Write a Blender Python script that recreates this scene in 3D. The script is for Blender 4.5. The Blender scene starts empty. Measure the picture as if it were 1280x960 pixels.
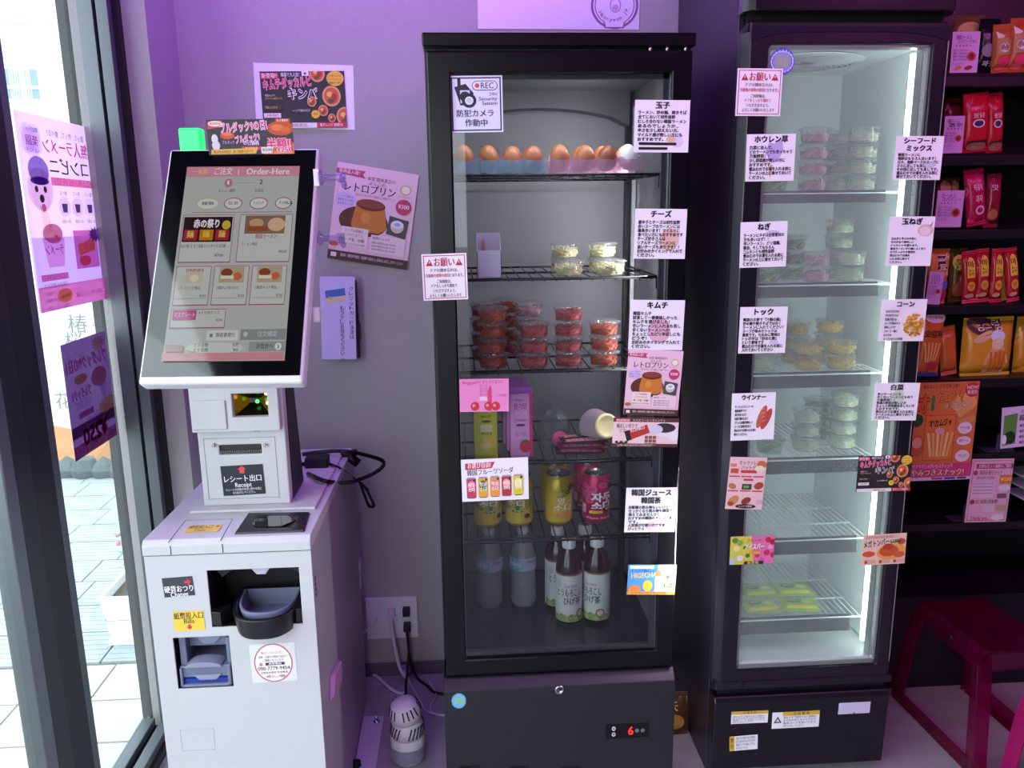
import bpy, bmesh, math, random
from mathutils import Vector, Matrix
random.seed(7)
SC = bpy.context.scene
COL = SC.collection
R = math.radians

# ------------------------------------------------------------------ camera
CAM_H, PITCH, YAW, ROLL, FPX = 1.45, R(12.34), R(3.5), R(-0.71), 1013.0
fw = Vector((math.sin(YAW)*math.cos(PITCH), math.cos(YAW)*math.cos(PITCH), -math.sin(PITCH)))
rt0 = Vector((math.cos(YAW), -math.sin(YAW), 0)); up0 = rt0.cross(fw)
rt = rt0*math.cos(ROLL) + up0*math.sin(ROLL); up = -rt0*math.sin(ROLL) + up0*math.cos(ROLL)
CP = Vector((0, 0, CAM_H))
cd = bpy.data.cameras.new('camera'); cam = bpy.data.objects.new('camera', cd); COL.objects.link(cam)
cd.sensor_width = 36; cd.lens = FPX/1280*36; cd.clip_start = 0.05; cd.clip_end = 200
mw = Matrix((rt, up, -fw)).transposed().to_4x4(); mw.translation = CP
cam.matrix_world = mw
SC.camera = cam

# ------------------------------------------------------------------ view, world, lights
SC.view_settings.view_transform = 'Standard'; SC.view_settings.look = 'None'
SC.view_settings.gamma = 1; SC.view_settings.use_curve_mapping = False
SC.view_settings.exposure = 0.12
SC.cycles.transparent_max_bounces = 32
SC.cycles.max_bounces = 10
w = bpy.data.worlds.new('sky'); SC.world = w; w.use_nodes = True
bg = w.node_tree.nodes['Background']; bg.inputs[0].default_value = (0.86, 0.93, 1.0, 1); bg.inputs[1].default_value = 4.2

def area(name, loc, target, sx, sy, power, color, spread=180):
    ld = bpy.data.lights.new(name, 'AREA'); ld.shape = 'RECTANGLE'; ld.size = sx; ld.size_y = sy
    ld.energy = power; ld.color = color; ld.spread = R(spread)
    o = bpy.data.objects.new(name, ld); COL.objects.link(o); o.location = loc
    o.rotation_euler = (Vector(target)-Vector(loc)).to_track_quat('-Z', 'Y').to_euler()
    return o
# daylight falling through the side window
area('window_daylight', (-1.25, 0.2, 1.35), (0.2, 1.2, 0.9), 2.6, 2.1, 30, (1.0, 0.98, 0.97))
# violet and magenta LED lamps under the ceiling
area('violet_led', (-0.25, 2.0, 2.52), (-0.3, 2.34, 1.5), 1.3, 0.05, 12, (0.40, 0.12, 1.0))
area('violet_led_front', (0.5, 0.7, 2.5), (0.4, 2.0, 0.9), 1.6, 0.08, 10, (0.75, 0.25, 1.0))
area('magenta_led', (1.9, 0.7, 2.4), (0.9, 2.1, 0.8), 1.2, 0.08, 7.5, (1.0, 0.16, 0.75))
# lamp strips inside the left cooler and the freezer
area('cooler_lamp', (0.21, 1.815, 1.735), (0.21, 2.05, 1.0), 0.42, 0.02, 1.5, (0.95, 0.93, 1.0))
area('cooler_side_lamp', (0.458, 1.815, 1.1), (0.15, 2.1, 1.0), 0.015, 1.2, 6.5, (1.0, 0.97, 1.0))

# ------------------------------------------------------------------ helpers
def at(px, py, ax, val):
    """the point where the sight line through a photo pixel meets the plane axis=val"""
    d = fw + rt*((px-640)/FPX) + up*((480-py)/FPX)
    return CP + d*((val-CP[ax])/d[ax])

def lin(h):
    h = h.lstrip('#'); o = []
    for i in (0, 2, 4):
        c = int(h[i:i+2], 16)/255
        o.append(c/12.92 if c <= 0.04045 else ((c+0.055)/1.055)**2.4)
    return tuple(o)+(1,)

MATS = {}
def mat(name, col='#808080', rough=0.5, metal=0.0, bump=0.0, bscale=200, emit=None, estr=1.0, spec=0.5, var=0.0, vscale=8, coat=0.0):
    if name in MATS: return MATS[name]
    m = bpy.data.materials.new(name); m.use_nodes = True; nt = m.node_tree; b = nt.nodes['Principled BSDF']
    b.inputs['Base Color'].default_value = lin(col); b.inputs['Roughness'].default_value = rough
    b.inputs['Metallic'].default_value = metal; b.inputs['Specular IOR Level'].default_value = spec
    b.inputs['Coat Weight'].default_value = coat; b.inputs['Coat Roughness'].default_value = 0.05
    if emit:
        b.inputs['Emission Color'].default_value = lin(emit); b.inputs['Emission Strength'].default_value = estr
    if bump or var:
        tc = nt.nodes.new('ShaderNodeTexCoord')
    if bump:
        n = nt.nodes.new('ShaderNodeTexNoise'); n.inputs['Scale'].default_value = bscale; n.inputs['Detail'].default_value = 4
        bp = nt.nodes.new('ShaderNodeBump'); bp.inputs['Strength'].default_value = bump; bp.inputs['Distance'].default_value = 0.002
        nt.links.new(tc.outputs['Object'], n.inputs['Vector']); nt.links.new(n.outputs['Fac'], bp.inputs['Height']); nt.links.new(bp.outputs['Normal'], b.inputs['Normal'])
    if var:
        n = nt.nodes.new('ShaderNodeTexNoise'); n.inputs['Scale'].default_value = vscale; n.inputs['Detail'].default_value = 5
        mx = nt.nodes.new('ShaderNodeMix'); mx.data_type = 'RGBA'; c = lin(col)
        mx.inputs[6].default_value = tuple(x*(1-var) for x in c[:3])+(1,); mx.inputs[7].default_value = tuple(min(1, x*(1+var)) for x in c[:3])+(1,)
        nt.links.new(tc.outputs['Object'], n.inputs['Vector']); nt.links.new(n.outputs['Fac'], mx.inputs[0]); nt.links.new(mx.outputs[2], b.inputs['Base Color'])
    MATS[name] = m; return m

def clear(name, tint='#ffffff', gloss=0.04, rough=0.02, haze=0.0, hcol='#ffffff', fres=1.5, crinkle=0):
    """thin clear sheet: sees straight through, mirrors by Fresnel, optional milky haze"""
    if name in MATS: return MATS[name]
    m = bpy.data.materials.new(name); m.use_nodes = True; nt = m.node_tree; nt.nodes.clear()
    out = nt.nodes.new('ShaderNodeOutputMaterial'); tr = nt.nodes.new('ShaderNodeBsdfTransparent'); tr.inputs[0].default_value = lin(tint)
    gl = nt.nodes.new('ShaderNodeBsdfGlossy'); gl.inputs['Roughness'].default_value = rough
    mx = nt.nodes.new('ShaderNodeMixShader'); lw = nt.nodes.new('ShaderNodeLayerWeight'); lw.inputs[0].default_value = 0.5
    pw_ = nt.nodes.new('ShaderNodeMath'); pw_.operation = 'POWER'; pw_.inputs[1].default_value = 5
    fr = nt.nodes.new('ShaderNodeMapRange'); f0 = ((fres-1)/(fres+1))**2; fr.inputs[3].default_value = f0; fr.inputs[4].default_value = 1
    nt.links.new(lw.outputs['Facing'], pw_.inputs[0]); nt.links.new(pw_.outputs[0], fr.inputs[0]); nt.links.new(fr.outputs[0], mx.inputs[0])
    src = tr
    if haze:
        df = nt.nodes.new('ShaderNodeBsdfDiffuse'); df.inputs[0].default_value = lin(hcol)
        tl = nt.nodes.new('ShaderNodeBsdfTranslucent'); tl.inputs[0].default_value = lin(hcol); m3 = nt.nodes.new('ShaderNodeMixShader'); m3.inputs[0].default_value = 0.5
        nt.links.new(df.outputs[0], m3.inputs[1]); nt.links.new(tl.outputs[0], m3.inputs[2])
        m2 = nt.nodes.new('ShaderNodeMixShader'); m2.inputs[0].default_value = haze
        nt.links.new(tr.outputs[0], m2.inputs[1]); nt.links.new(m3.outputs[0], m2.inputs[2]); src = m2
    if crinkle:
        tc = nt.nodes.new('ShaderNodeTexCoord'); no = nt.nodes.new('ShaderNodeTexNoise'); no.inputs['Scale'].default_value = crinkle; no.inputs['Distortion'].default_value = 2
        bp = nt.nodes.new('ShaderNodeBump'); bp.inputs['Strength'].default_value = 1; bp.inputs['Distance'].default_value = 0.01
        nt.links.new(tc.outputs['Object'], no.inputs['Vector']); nt.links.new(no.outputs['Fac'], bp.inputs['Height']); nt.links.new(bp.outputs[0], gl.inputs['Normal'])
    nt.links.new(src.outputs[0], mx.inputs[1]); nt.links.new(gl.outputs[0], mx.inputs[2]); nt.links.new(mx.outputs[0], out.inputs[0])
    MATS[name] = m; return m

def ink(h):
    return mat('print_'+h.lstrip('#'), h, 0.55)

def film(h):
    """printed film that light shines through"""
    n = 'film_'+h.lstrip('#')
    if n in MATS: return MATS[n]
    m = bpy.data.materials.new(n); m.use_nodes = True; nt = m.node_tree; nt.nodes.clear()
    out = nt.nodes.new('ShaderNodeOutputMaterial'); b = nt.nodes.new('ShaderNodeBsdfTranslucent'); a = nt.nodes.new('ShaderNodeBsdfTransparent')
    b.inputs[0].default_value = lin('#c4aacb' if h == '#fdfafe' else h)
    mx = nt.nodes.new('ShaderNodeMixShader'); mx.inputs[0].default_value = 0.7 if h == '#fdfafe' else (0.97 if sum(lin(h)[:3]) < .5 else 0.85)
    nt.links.new(a.outputs[0], mx.inputs[1]); nt.links.new(b.outputs[0], mx.inputs[2]); nt.links.new(mx.outputs[0], out.inputs[0])
    MATS[n] = m; return m

ORG = {}
def tag(o, label=None, cat=None, group=None, kind=None):
    if label: o['label'] = label
    if cat: o['category'] = cat
    if group: o['group'] = group
    if kind: o['kind'] = kind
    return o

def thing(name, label, cat, loc=(0, 0, 0), group=None):
    o = bpy.data.objects.new(name, None); COL.objects.link(o); o.location = loc; o.empty_display_size = 0.05
    ORG[o] = Vector(loc); return tag(o, label, cat, group)

class MB:
    def __init__(s): s.v = []; s.f = []; s.m = []; s.s = []; s.mats = []; s.xf = None
    def mi(s, mt):
        if mt not in s.mats: s.mats.append(mt)
        return s.mats.index(mt)
    def add(s, vs, fs, mt, smooth=False):
        b = len(s.v); k = s.mi(mt)
        for p in vs:
            p = Vector(p); s.v.append(s.xf @ p if s.xf else p)
        for f in fs: s.f.append([b+i for i in f]); s.m.append(k); s.s.append(smooth)
    def box(s, x0, x1, y0, y1, z0, z1, mt):
        s.add([(x0,y0,z0),(x1,y0,z0),(x1,y1,z0),(x0,y1,z0),(x0,y0,z1),(x1,y0,z1),(x1,y1,z1),(x0,y1,z1)],
              [(0,3,2,1),(4,5,6,7),(0,1,5,4),(1,2,6,5),(2,3,7,6),(3,0,4,7)], mt)
    def hexa(s, p, mt):   # 8 corners in the order of box()
        s.add(p, [(0,3,2,1),(4,5,6,7),(0,1,5,4),(1,2,6,5),(2,3,7,6),(3,0,4,7)], mt)
    def lathe(s, prof, c, mt, n=20, axis='z', cap=True, smooth=True, a0=0):
        vs = []; fs = []
        for (r, h) in prof:
            for i in range(n):
                a = a0+2*math.pi*i/n; x, y = r*math.cos(a), r*math.sin(a)
                p = (x, y, h) if axis == 'z' else ((x, -h, y) if axis == 'y' else (h, x, y))
                vs.append((c[0]+p[0], c[1]+p[1], c[2]+p[2]))
        for j in range(len(prof)-1):
            for i in range(n):
                k = (i+1) % n; fs.append((j*n+i, j*n+k, (j+1)*n+k, (j+1)*n+i))
        s.add(vs, fs, mt, smooth)
        if cap:
            b = len(s.v)-len(vs); k = s.mi(mt)
            if prof[0][0] > 1e-5: s.f.append([b+i for i in range(n)][::-1]); s.m.append(k); s.s.append(False)
            if prof[-1][0] > 1e-5: s.f.append([b+(len(prof)-1)*n+i for i in range(n)]); s.m.append(k); s.s.append(False)
    def tube(s, pts, r, mt, n=6, smooth=True):
        pts = [Vector(p) for p in pts]; vs = []; fs = []; N = len(pts)
        up_ = Vector((0.13, 0.21, 0.97))
        for i, p in enumerate(pts):
            d = (pts[min(i+1, N-1)]-pts[max(i-1, 0)]).normalized()
            a = d.cross(up_)
            if a.length < 0.05: a = d.cross(Vector((1, 0, 0)))
            a.normalize(); b = d.cross(a)
            rr = r[i] if isinstance(r, (list, tuple)) else r
            for j in range(n):
                t = 2*math.pi*j/n; vs.append(p+a*rr*math.cos(t)+b*rr*math.sin(t))
        for i in range(N-1):
            for j in range(n):
                k = (j+1) % n; fs.append((i*n+j, i*n+k, (i+1)*n+k, (i+1)*n+j))
        fs.append(tuple(range(n))[::-1]); fs.append(tuple((N-1)*n+j for j in range(n)))
        s.add(vs, fs, mt, smooth)
    def prism(s, poly, lo, hi, mt, axis='z', smooth=False):
        """poly: 2D outline; extruded along axis from lo to hi"""
        def P(a, b, h): return (a, b, h) if axis == 'z' else ((a, h, b) if axis == 'y' else (h, a, b))
        n = len(poly); vs = [P(a, b, lo) for a, b in poly]+[P(a, b, hi) for a, b in poly]
        fs = [(i, (i+1) % n, n+(i+1) % n, n+i) for i in range(n)]
        s.add(vs, fs, mt, smooth); b = len(s.v)-2*n; k = s.mi(mt)
        s.f.append([b+i for i in range(n)][::-1]); s.f.append([b+n+i for i in range(n)]); s.m += [k, k]; s.s += [False, False]
    def ball(s, c, r, mt, nu=14, nv=9, sz=1, prof=None):
        pr = [(max(1e-6, r*math.sin(math.pi*i/nv)), -r*sz*math.cos(math.pi*i/nv)) for i in range(nv+1)]
        s.lathe(pr, c, mt, nu, cap=False)
    def panel(s, x0, x1, z0, z1, holes, y0, y1, mt):
        """upright board facing -Y with rectangular openings (hx0,hx1,hz0,hz1)"""
        xs = sorted({x0, x1, *[h[0] for h in holes], *[h[1] for h in holes]}); zs = sorted({z0, z1, *[h[2] for h in holes], *[h[3] for h in holes]})
        def solid(i, j):
            if i < 0 or j < 0 or i >= len(xs)-1 or j >= len(zs)-1: return False
            cx, cz = (xs[i]+xs[i+1])/2, (zs[j]+zs[j+1])/2
            return not any(h[0] < cx < h[1] and h[2] < cz < h[3] for h in holes)
        nz = len(zs); N = len(xs)*nz
        vs = [(x, y0, z) for x in xs for z in zs]+[(x, y1, z) for x in xs for z in zs]; fs = []
        for i in range(len(xs)-1):
            for j in range(nz-1):
                if not solid(i, j): continue
                a, b, c, d = i*nz+j, (i+1)*nz+j, (i+1)*nz+j+1, i*nz+j+1
                fs += [(a, b, c, d), (d+N, c+N, b+N, a+N)]
                for (p, q, ii, jj) in ((a, b, i, j-1), (b, c, i+1, j), (c, d, i, j+1), (d, a, i-1, j)):
                    if not solid(ii, jj): fs.append((q, p, p+N, q+N))
        used = sorted({k for f in fs for k in f}); ix = {k: n for n, k in enumerate(used)}
        s.add([vs[k] for k in used], [tuple(ix[k] for k in f) for f in fs], mt)
    def build(s, name, parent=None, bev=0, seg=2, local=False, label=None, kind=None, fixn=True):
        me = bpy.data.meshes.new(name); off = Vector((0, 0, 0))
        if parent is not None and not local: off = ORG[parent]
        me.from_pydata([tuple(v-off) for v in s.v], [], s.f)
        for m in s.mats: me.materials.append(m)
        me.polygons.foreach_set('material_index', s.m); me.polygons.foreach_set('use_smooth', s.s); me.update()
        if fixn:
            bm = bmesh.new(); bm.from_mesh(me); bmesh.ops.recalc_face_normals(bm, faces=bm.faces); bm.to_mesh(me); bm.free()
        o = bpy.data.objects.new(name, me); COL.objects.link(o)
        if parent is not None: o.parent = parent
        ORG[o] = off
        if bev:
            b = o.modifiers.new('edge', 'BEVEL'); b.width = bev; b.segments = seg; b.limit_method = 'ANGLE'; b.angle_limit = R(40)
        if label: o['label'] = label
        if kind: o['kind'] = kind
        return o

def struct(name, mb, bev=0):
    return mb.build(name, None, bev, kind='structure')

def centre(o, loc):
    """move a top-level mesh's origin to loc"""
    loc = Vector(loc); o.data.transform(Matrix.Translation(-loc)); o.location = loc; ORG[o] = loc
    return o

def copy_tree(o, loc=None, label=None, name=None):
    c = o.copy(); COL.objects.link(c); ORG[c] = Vector(loc) if loc is not None else ORG.get(o, Vector())
    if loc is not None: c.location = loc
    if label: c['label'] = label
    for ch in list(o.children):
        d = ch.copy(); COL.objects.link(d); d.parent = c
        for g in list(ch.children):
            e = g.copy(); COL.objects.link(e); e.parent = d
    return c

# ------------------------------------------------------------------ flat print: shapes and lettering laid on a surface
GL = {}
def glyphs(t, bold):
    k = (t, bold)
    if k not in GL:
        cu = bpy.data.curves.new('t', 'FONT'); cu.body = t; cu.size = 1; cu.resolution_u = 2; cu.fill_mode = 'FRONT'
        o = bpy.data.objects.new('t', cu); m = o.to_mesh()
        V = [tuple(v.co) for v in m.vertices]; F = [tuple(p.vertices) for p in m.polygons]; b = bold*.55
        sh = [(0, 0)] if b < .004 else ([(-b, 0), (b, 0)] if b < .03 else ([(-b, -b), (b, -b), (b, b), (-b, b)] if b < .055 else [(b*math.cos(a*math.pi/4), b*math.sin(a*math.pi/4)) for a in range(8)]))
        GL[k] = ([(x+dx, y+dy, j) for j, (dx, dy) in enumerate(sh) for x, y, _ in V], [tuple(i+j*len(V) for i in f) for j in range(len(sh)) for f in F])
        o.to_mesh_clear(); bpy.data.objects.remove(o); bpy.data.curves.remove(cu)
    return GL[k]

class Print:
    """canvas W x H in photo pixels, v grows downward; fn(u, v, lift) gives the local 3D point"""
    def __init__(s, W, H, sc, fn=None, mirror=False, inkf=None, step=0.00006):
        s.W, s.H, s.sc, s.mirror, s.ink = W, H, sc, mirror, inkf or ink
        s.fn = fn or (lambda u, v, l: ((u-W/2)*sc[0], (H/2-v)*sc[1], l))
        s.clip = True; s.curved = fn is not None; s.L = 0.0003; s.step = step; s.b = {'picture': MB(), 'lettering': MB()}
    def P(s, u, v, l):
        if s.clip: u = min(s.W, max(0, u)); v = min(s.H, max(0, v))
        if s.mirror: u = s.W-u
        return s.fn(u, v, l)
    def add(s, pts, faces, col, to='picture'):
        s.L += s.step; s.b[to].add([s.P(u, v, s.L) for u, v in pts], faces, s.ink(col))
        return s
    def poly(s, pts, col): return s.add(pts, [tuple(range(len(pts)))], col)
    def rect(s, x, y, w, h, col, rot=0):
        n = 8 if s.curved else 1; nn = 4 if s.curved else 1; pts = []; fs = []
        for j in range(nn+1):
            for i in range(n+1): pts.append((x+w*i/n, y+h*j/nn))
        for j in range(nn):
            for i in range(n): a = j*(n+1)+i; fs.append((a, a+1, a+n+2, a+n+1))
        if rot: pts = s.rot(pts, x+w/2, y+h/2, rot)
        return s.add(pts, fs, col)
    def rot(s, pts, cx, cy, a):
        c, q = math.cos(R(a)), math.sin(R(a)); return [(cx+(u-cx)*c-(v-cy)*q, cy+(u-cx)*q+(v-cy)*c) for u, v in pts]
    def ell(s, cx, cy, rx, ry, col, n=20, rot=0):
        pts = [(cx+rx*math.cos(2*math.pi*i/n), cy+ry*math.sin(2*math.pi*i/n)) for i in range(n)]
        if rot: pts = s.rot(pts, cx, cy, rot)
        if s.curved:
            pts = pts+[(cx, cy)]; return s.add(pts, [(i, (i+1) % n, n) for i in range(n)], col)
        return s.poly(pts, col)
    def ring(s, cx, cy, r0, r1, col, n=28):
        pts = []
        for i in range(n):
            a = 2*math.pi*i/n; pts += [(cx+r0*math.cos(a), cy+r0*math.sin(a)), (cx+r1*math.cos(a), cy+r1*math.sin(a))]
        return s.add(pts, [(2*i, 2*i+1, (2*i+3) % (2*n), (2*i+2) % (2*n)) for i in range(n)], col)
    def star(s, cx, cy, r0, r1, n, col):
        return s.poly([(cx+(r0 if i % 2 else r1)*math.cos(math.pi*i/n), cy+(r0 if i % 2 else r1)*math.sin(math.pi*i/n)) for i in range(2*n)], col)
    def frame(s, x, y, w, h, t, col):
        s.L += s.step
        for a in ((x, y, w, t), (x, y+h-t, w, t), (x, y, t, h), (x+w-t, y, t, h)):
            s.L -= s.step; s.rect(*a, col)
        return s
    def text(s, t, x, y, w, h, col='#1a1416', bold=0.015, rot=0, vert=False, outline=None, ow=0.07):
        """x, y: top left of the line; w: width it fills (0 = natural); h: em height"""
        if outline: s.text(t, x, y, w, h, outline, bold+ow, rot, vert)
        if vert:
            for i, ch in enumerate(t): s.text(ch, x, y+i*w, 0, h, col, bold)
            return s
        vs, fs = glyphs(t, bold)
        if not vs: return s
        x0 = min(v[0] for v in vs); x1 = max(v[0] for v in vs)
        kx = (w/(x1-x0)) if w else h
        pts = [(x+(v[0]-x0)*kx, y+(0.86-v[1])*h) for v in vs]
        if rot: pts = s.rot(pts, x, y+h/2, rot)
        s.L += s.step; L0 = s.L; s.b['lettering'].add([s.P(u, v, L0+q[2]*1.2e-5) for (u, v), q in zip(pts, vs)], fs, s.ink(col)); s.L += vs[-1][2]*1.2e-5
        return s
    def lines(s, L, x, y, w, dy, h, col='#1a1416', bold=0.02):
        """left-aligned text lines; w = width of the longest"""
        ml = max(len(t) for t in L)
        for i, t in enumerate(L): s.text(t, x, y+i*dy, w*len(t)/ml, h, col, bold)
        return s
    def done(s, parent):
        for k in ('picture', 'lettering'):
            if s.b[k].v: s.b[k].build(k, parent, local=True, fixn=False)
        return s

def sign(name, label, cat, px, Y, draw=None, group=None, col='#f4f1f6', thick=0.0004, ax=1, mirror=False, inkf=None, matr=None):
    """a sheet standing on the plane axis=Y; px = (x0,y0,x1,y1) or four corner pixels tl,tr,br,bl"""
    if len(px) == 4 and not isinstance(px[0], tuple):
        x0, y0, x1, y1 = px; px = ((x0, y0), (x1, y0), (x1, y1), (x0, y1))
    c = [at(x, y, ax, Y) for x, y in px]
    ud = ((c[1]-c[0])+(c[2]-c[3]))/2; vd = ((c[0]-c[3])+(c[1]-c[2]))/2
    W3, H3 = ud.length, vd.length; X = ud.normalized(); Z = X.cross(vd).normalized(); Yv = Z.cross(X)
    m = Matrix((X, Yv, Z)).transposed().to_4x4(); m.translation = sum(c, Vector())/4
    W = (abs(px[1][0]-px[0][0])+abs(px[2][0]-px[3][0]))/2; H = (abs(px[3][1]-px[0][1])+abs(px[2][1]-px[1][1]))/2
    mb = MB()
    if inkf: mb.add([(-W3/2, -H3/2, 0), (W3/2, -H3/2, 0), (W3/2, H3/2, 0), (-W3/2, H3/2, 0)], [(0, 1, 2, 3)], inkf('#fdfafe'))
    else: mb.box(-W3/2, W3/2, -H3/2, H3/2, -thick/2, thick/2, ink(col))
    o = mb.build(name); o.matrix_world = m; tag(o, label, cat, group)
    p = Print(W, H, (W3/W, H3/H), mirror=mirror, inkf=inkf); p.L = thick/2+.0002
    if draw: draw(p, W, H); p.done(o)
    return o
# ------------------------------------------------------------------ the room
YW = 2.342; XW = -0.911
wallp = mat('wallpaper', '#a8a3a5', 0.8, bump=0.6, bscale=330, var=0.14, vscale=260)
def speckle(name, c0, c1, sc, rough=0.6):
    m = mat(name, c0, rough, bump=0.25, bscale=90, var=0.001); nt = m.node_tree
    for n in nt.nodes:
        if n.type == 'MIX': n.inputs[6].default_value = lin(c0); n.inputs[7].default_value = lin(c1)
    ns = [n for n in nt.nodes if n.type == 'TEX_NOISE']; ns[-1].inputs['Scale'].default_value = sc
    return m
floorm = speckle('vinyl_floor', '#8d8790', '#b3adb4', 14, 0.45)
blackm = mat('black_panel', '#0d0c0f', 0.35)
alu = mat('grey_aluminium', '#6d7478', 0.38, 0.55)
alud = mat('dark_aluminium', '#2b2d31', 0.4, 0.4)
rubber = mat('black_rubber', '#08080a', 0.7)
b = MB(); b.box(-0.95, 3.3, -2.0, 2.5, -0.05, 0, floorm); struct('floor', b)
b = MB(); b.box(-0.95, 3.3, -2.0, 2.5, 2.62, 2.7, mat('ceiling_paint', '#3a3640', 0.8)); struct('ceiling', b)
b = MB(); b.box(-0.95, 1.24, YW, 2.46, 0, 2.62, wallp); b.box(1.24, 3.3, 2.44, 2.5, 0, 2.62, blackm); struct('wall_back', b)
b = MB(); b.box(3.2, 3.3, -2.0, 2.44, 0, 2.62, mat('wall_paint_dark', '#4a404c', 0.8)); struct('wall_right', b)
b = MB(); b.panel(-0.95, 3.3, 0, 2.62, [(-0.80, 0.05, 0.0, 2.1)], -2.08, -2.0, mat('wall_paint_rear', '#4c4358', 0.8)); struct('wall_rear', b)
b = MB(); b.box(-1.02, XW, -2.0, 2.46, 2.25, 2.62, alud); struct('wall_left', b)
b = MB(); b.box(XW, -0.734, 2.125, YW, 0, 2.62, wallp); struct('pillar', b)
b = MB(); b.box(-0.734, 0.62, YW-0.006, YW, 0.0, 0.045, mat('baseboard_vinyl', '#5f5868', 0.5)); struct('baseboard_back', b, 0.002)
b = MB(); b.box(-0.80, -0.734, 2.119, 2.125, 0, 0.045, MATS['baseboard_vinyl']); b.box(-0.734, -0.728, 2.119, YW-0.006, 0, 0.045, MATS['baseboard_vinyl']); struct('baseboard_left', b, 0.002)

# fixed side window: jamb, stiles and panes
w1 = MB()
w1.box(-0.871, -0.836, 2.075, 2.12, 0, 2.25, alu); w1.box(-0.828, -0.802, 2.075, 2.12, 0, 2.25, alu)
w1.box(-0.840, -0.828, 2.09, 2.12, 0, 2.25, rubber); w1.box(-0.802, -0.789, 2.10, 2.124, 0, 2.25, rubber)
tanm = mat('weathered_strip', '#5e4e38', 0.9, bump=1, bscale=80, var=0.35, vscale=60); tA, tB = at(167, 640, 0, -.93).y, at(176, 640, 0, -.93).y
w1.box(-.945, -.93, tA, tB+.03, -.12, 2.25, tanm); w1.box(-.925, -.871, 2.135, 2.16, 0, 2.25, rubber)
pA, pB = at(147, 640, 0, -.965).y, at(163, 640, 0, -.938).y
w1.box(-.965, -.938, pA, pB, -.12, 2.25, mat('outer_post', '#3c3f42', 0.6, var=0.3, vscale=12)); w1.box(-.938, -.933, pB, tA, -.12, 2.25, mat('pale_seal', '#8a8c8a', 0.6))
wf = struct('window_1', w1, 0.002)
s = MB(); s.box(-0.93, -0.835, 1.0, 2.10, 0.0, 0.028, alud); s.box(-0.875, -0.845, 1.0, 2.10, 0.028, 0.05, alu); s.box(-0.93, -0.895, 1.0, 2.10, 0.028, 0.05, alu)
s.build('window_sill', wf, 0.002)
g = MB(); g.box(XW-0.003, XW+0.003, 1.77, 2.14, 0.04, 2.25, clear('window_glass', '#eef4f4', fres=1.25)); g.build('pane', wf)
# sliding door leaf beside it, its stiles overlapping
d1 = MB()
d1.box(-0.905, -0.865, 1.505, 1.545, 0, 2.25, alu); d1.box(-0.905, -0.875, 1.55, 1.62, 0, 2.25, alud)
d1.box(-0.925, -0.885, 1.62, 1.725, 0, 2.25, mat('stile_black', '#0e0e12', 0.45)); d1.box(-0.935, -0.898, 1.725, 1.778, 0, 2.25, alu)
d1.box(-0.905, -0.865, 0.10, 1.50, 0, 0.05, alud); d1.box(-0.905, -0.865, -2.0, 1.50, 2.15, 2.25, alud)
d1.box(-0.905, -0.865, -0.2, -0.1, 0, 2.25, alud)
door = struct('door_1', d1, 0.003)
g = MB(); g.box(-0.888, -0.882, -2.0, 1.51, 0.05, 2.2, MATS['window_glass']); g.build('pane', door)

# ------------------------------------------------------------------ outdoors
GZ = -0.12
tile_a = speckle('beige_paving', '#b5b0a6', '#d6d2c8', 9, 0.8); tile_b = speckle('grey_ribbed_paving', '#98a0a3', '#bcc3c5', 7, 0.8)
b = MB(); b.box(-60, XW-0.1, -30, 60, GZ-0.1, GZ-0.008, mat('paving_joint', '#7d7c79', 0.9)); b.box(XW-0.1, 3.3, -30, -2.1, GZ-0.1, GZ-0.008, MATS['paving_joint'])
walk = struct('pavement', b)
def tile_mesh(w, d, mt, ribs):
    t = MB(); t.box(0.004, w-0.004, 0.004, d-0.004, -0.01, 0, mt)
    if ribs:
        for k in range(6): y = d*(k+0.6)/6.4; t.box(0.012, w-0.012, y, y+0.012, 0, 0.0022, mt)
    return t
proto = tile_mesh(0.225, 0.222, tile_a, 0).build('paving_tile', None); proto.parent = walk
protob = tile_mesh(0.30, 0.222, tile_b, 1).build('paving_slab', None); protob.parent = walk
first = [1, 1]
for j in range(-6, 1):
    for i in range(0, 6):
        o = proto if first[0] else proto.copy()
        if not first[0]: COL.objects.link(o)
        first[0] = 0; o.location = (-1.03-0.225*(i+1), 2.685-0.222*(1-j), GZ+random.uniform(-.001, .001))
for j in range(0, 10):
    for i in range(0, 9):
        o = protob if first[1] else protob.copy()
        if not first[1]: COL.objects.link(o)
        first[1] = 0; o.location = (-1.02-0.30*(i+1)-(0.06 if j % 2 else 0), 2.70+0.224*j, GZ+random.uniform(-.001, .001))
b = MB(); b.box(-9, -1.0, 4.97, 5.1, GZ-0.01, GZ+0.02, mat('kerb_stone', '#a9a69c', 0.9, var=0.2)); tag(b.build('kerb', None), kind='structure')
b = MB(); b.box(-14, -1.0, 5.1, 16, GZ-0.02, GZ+0.005, mat('road', '#8f9091', 0.9, var=0.15)); tag(b.build('road', None), kind='structure')

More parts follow.
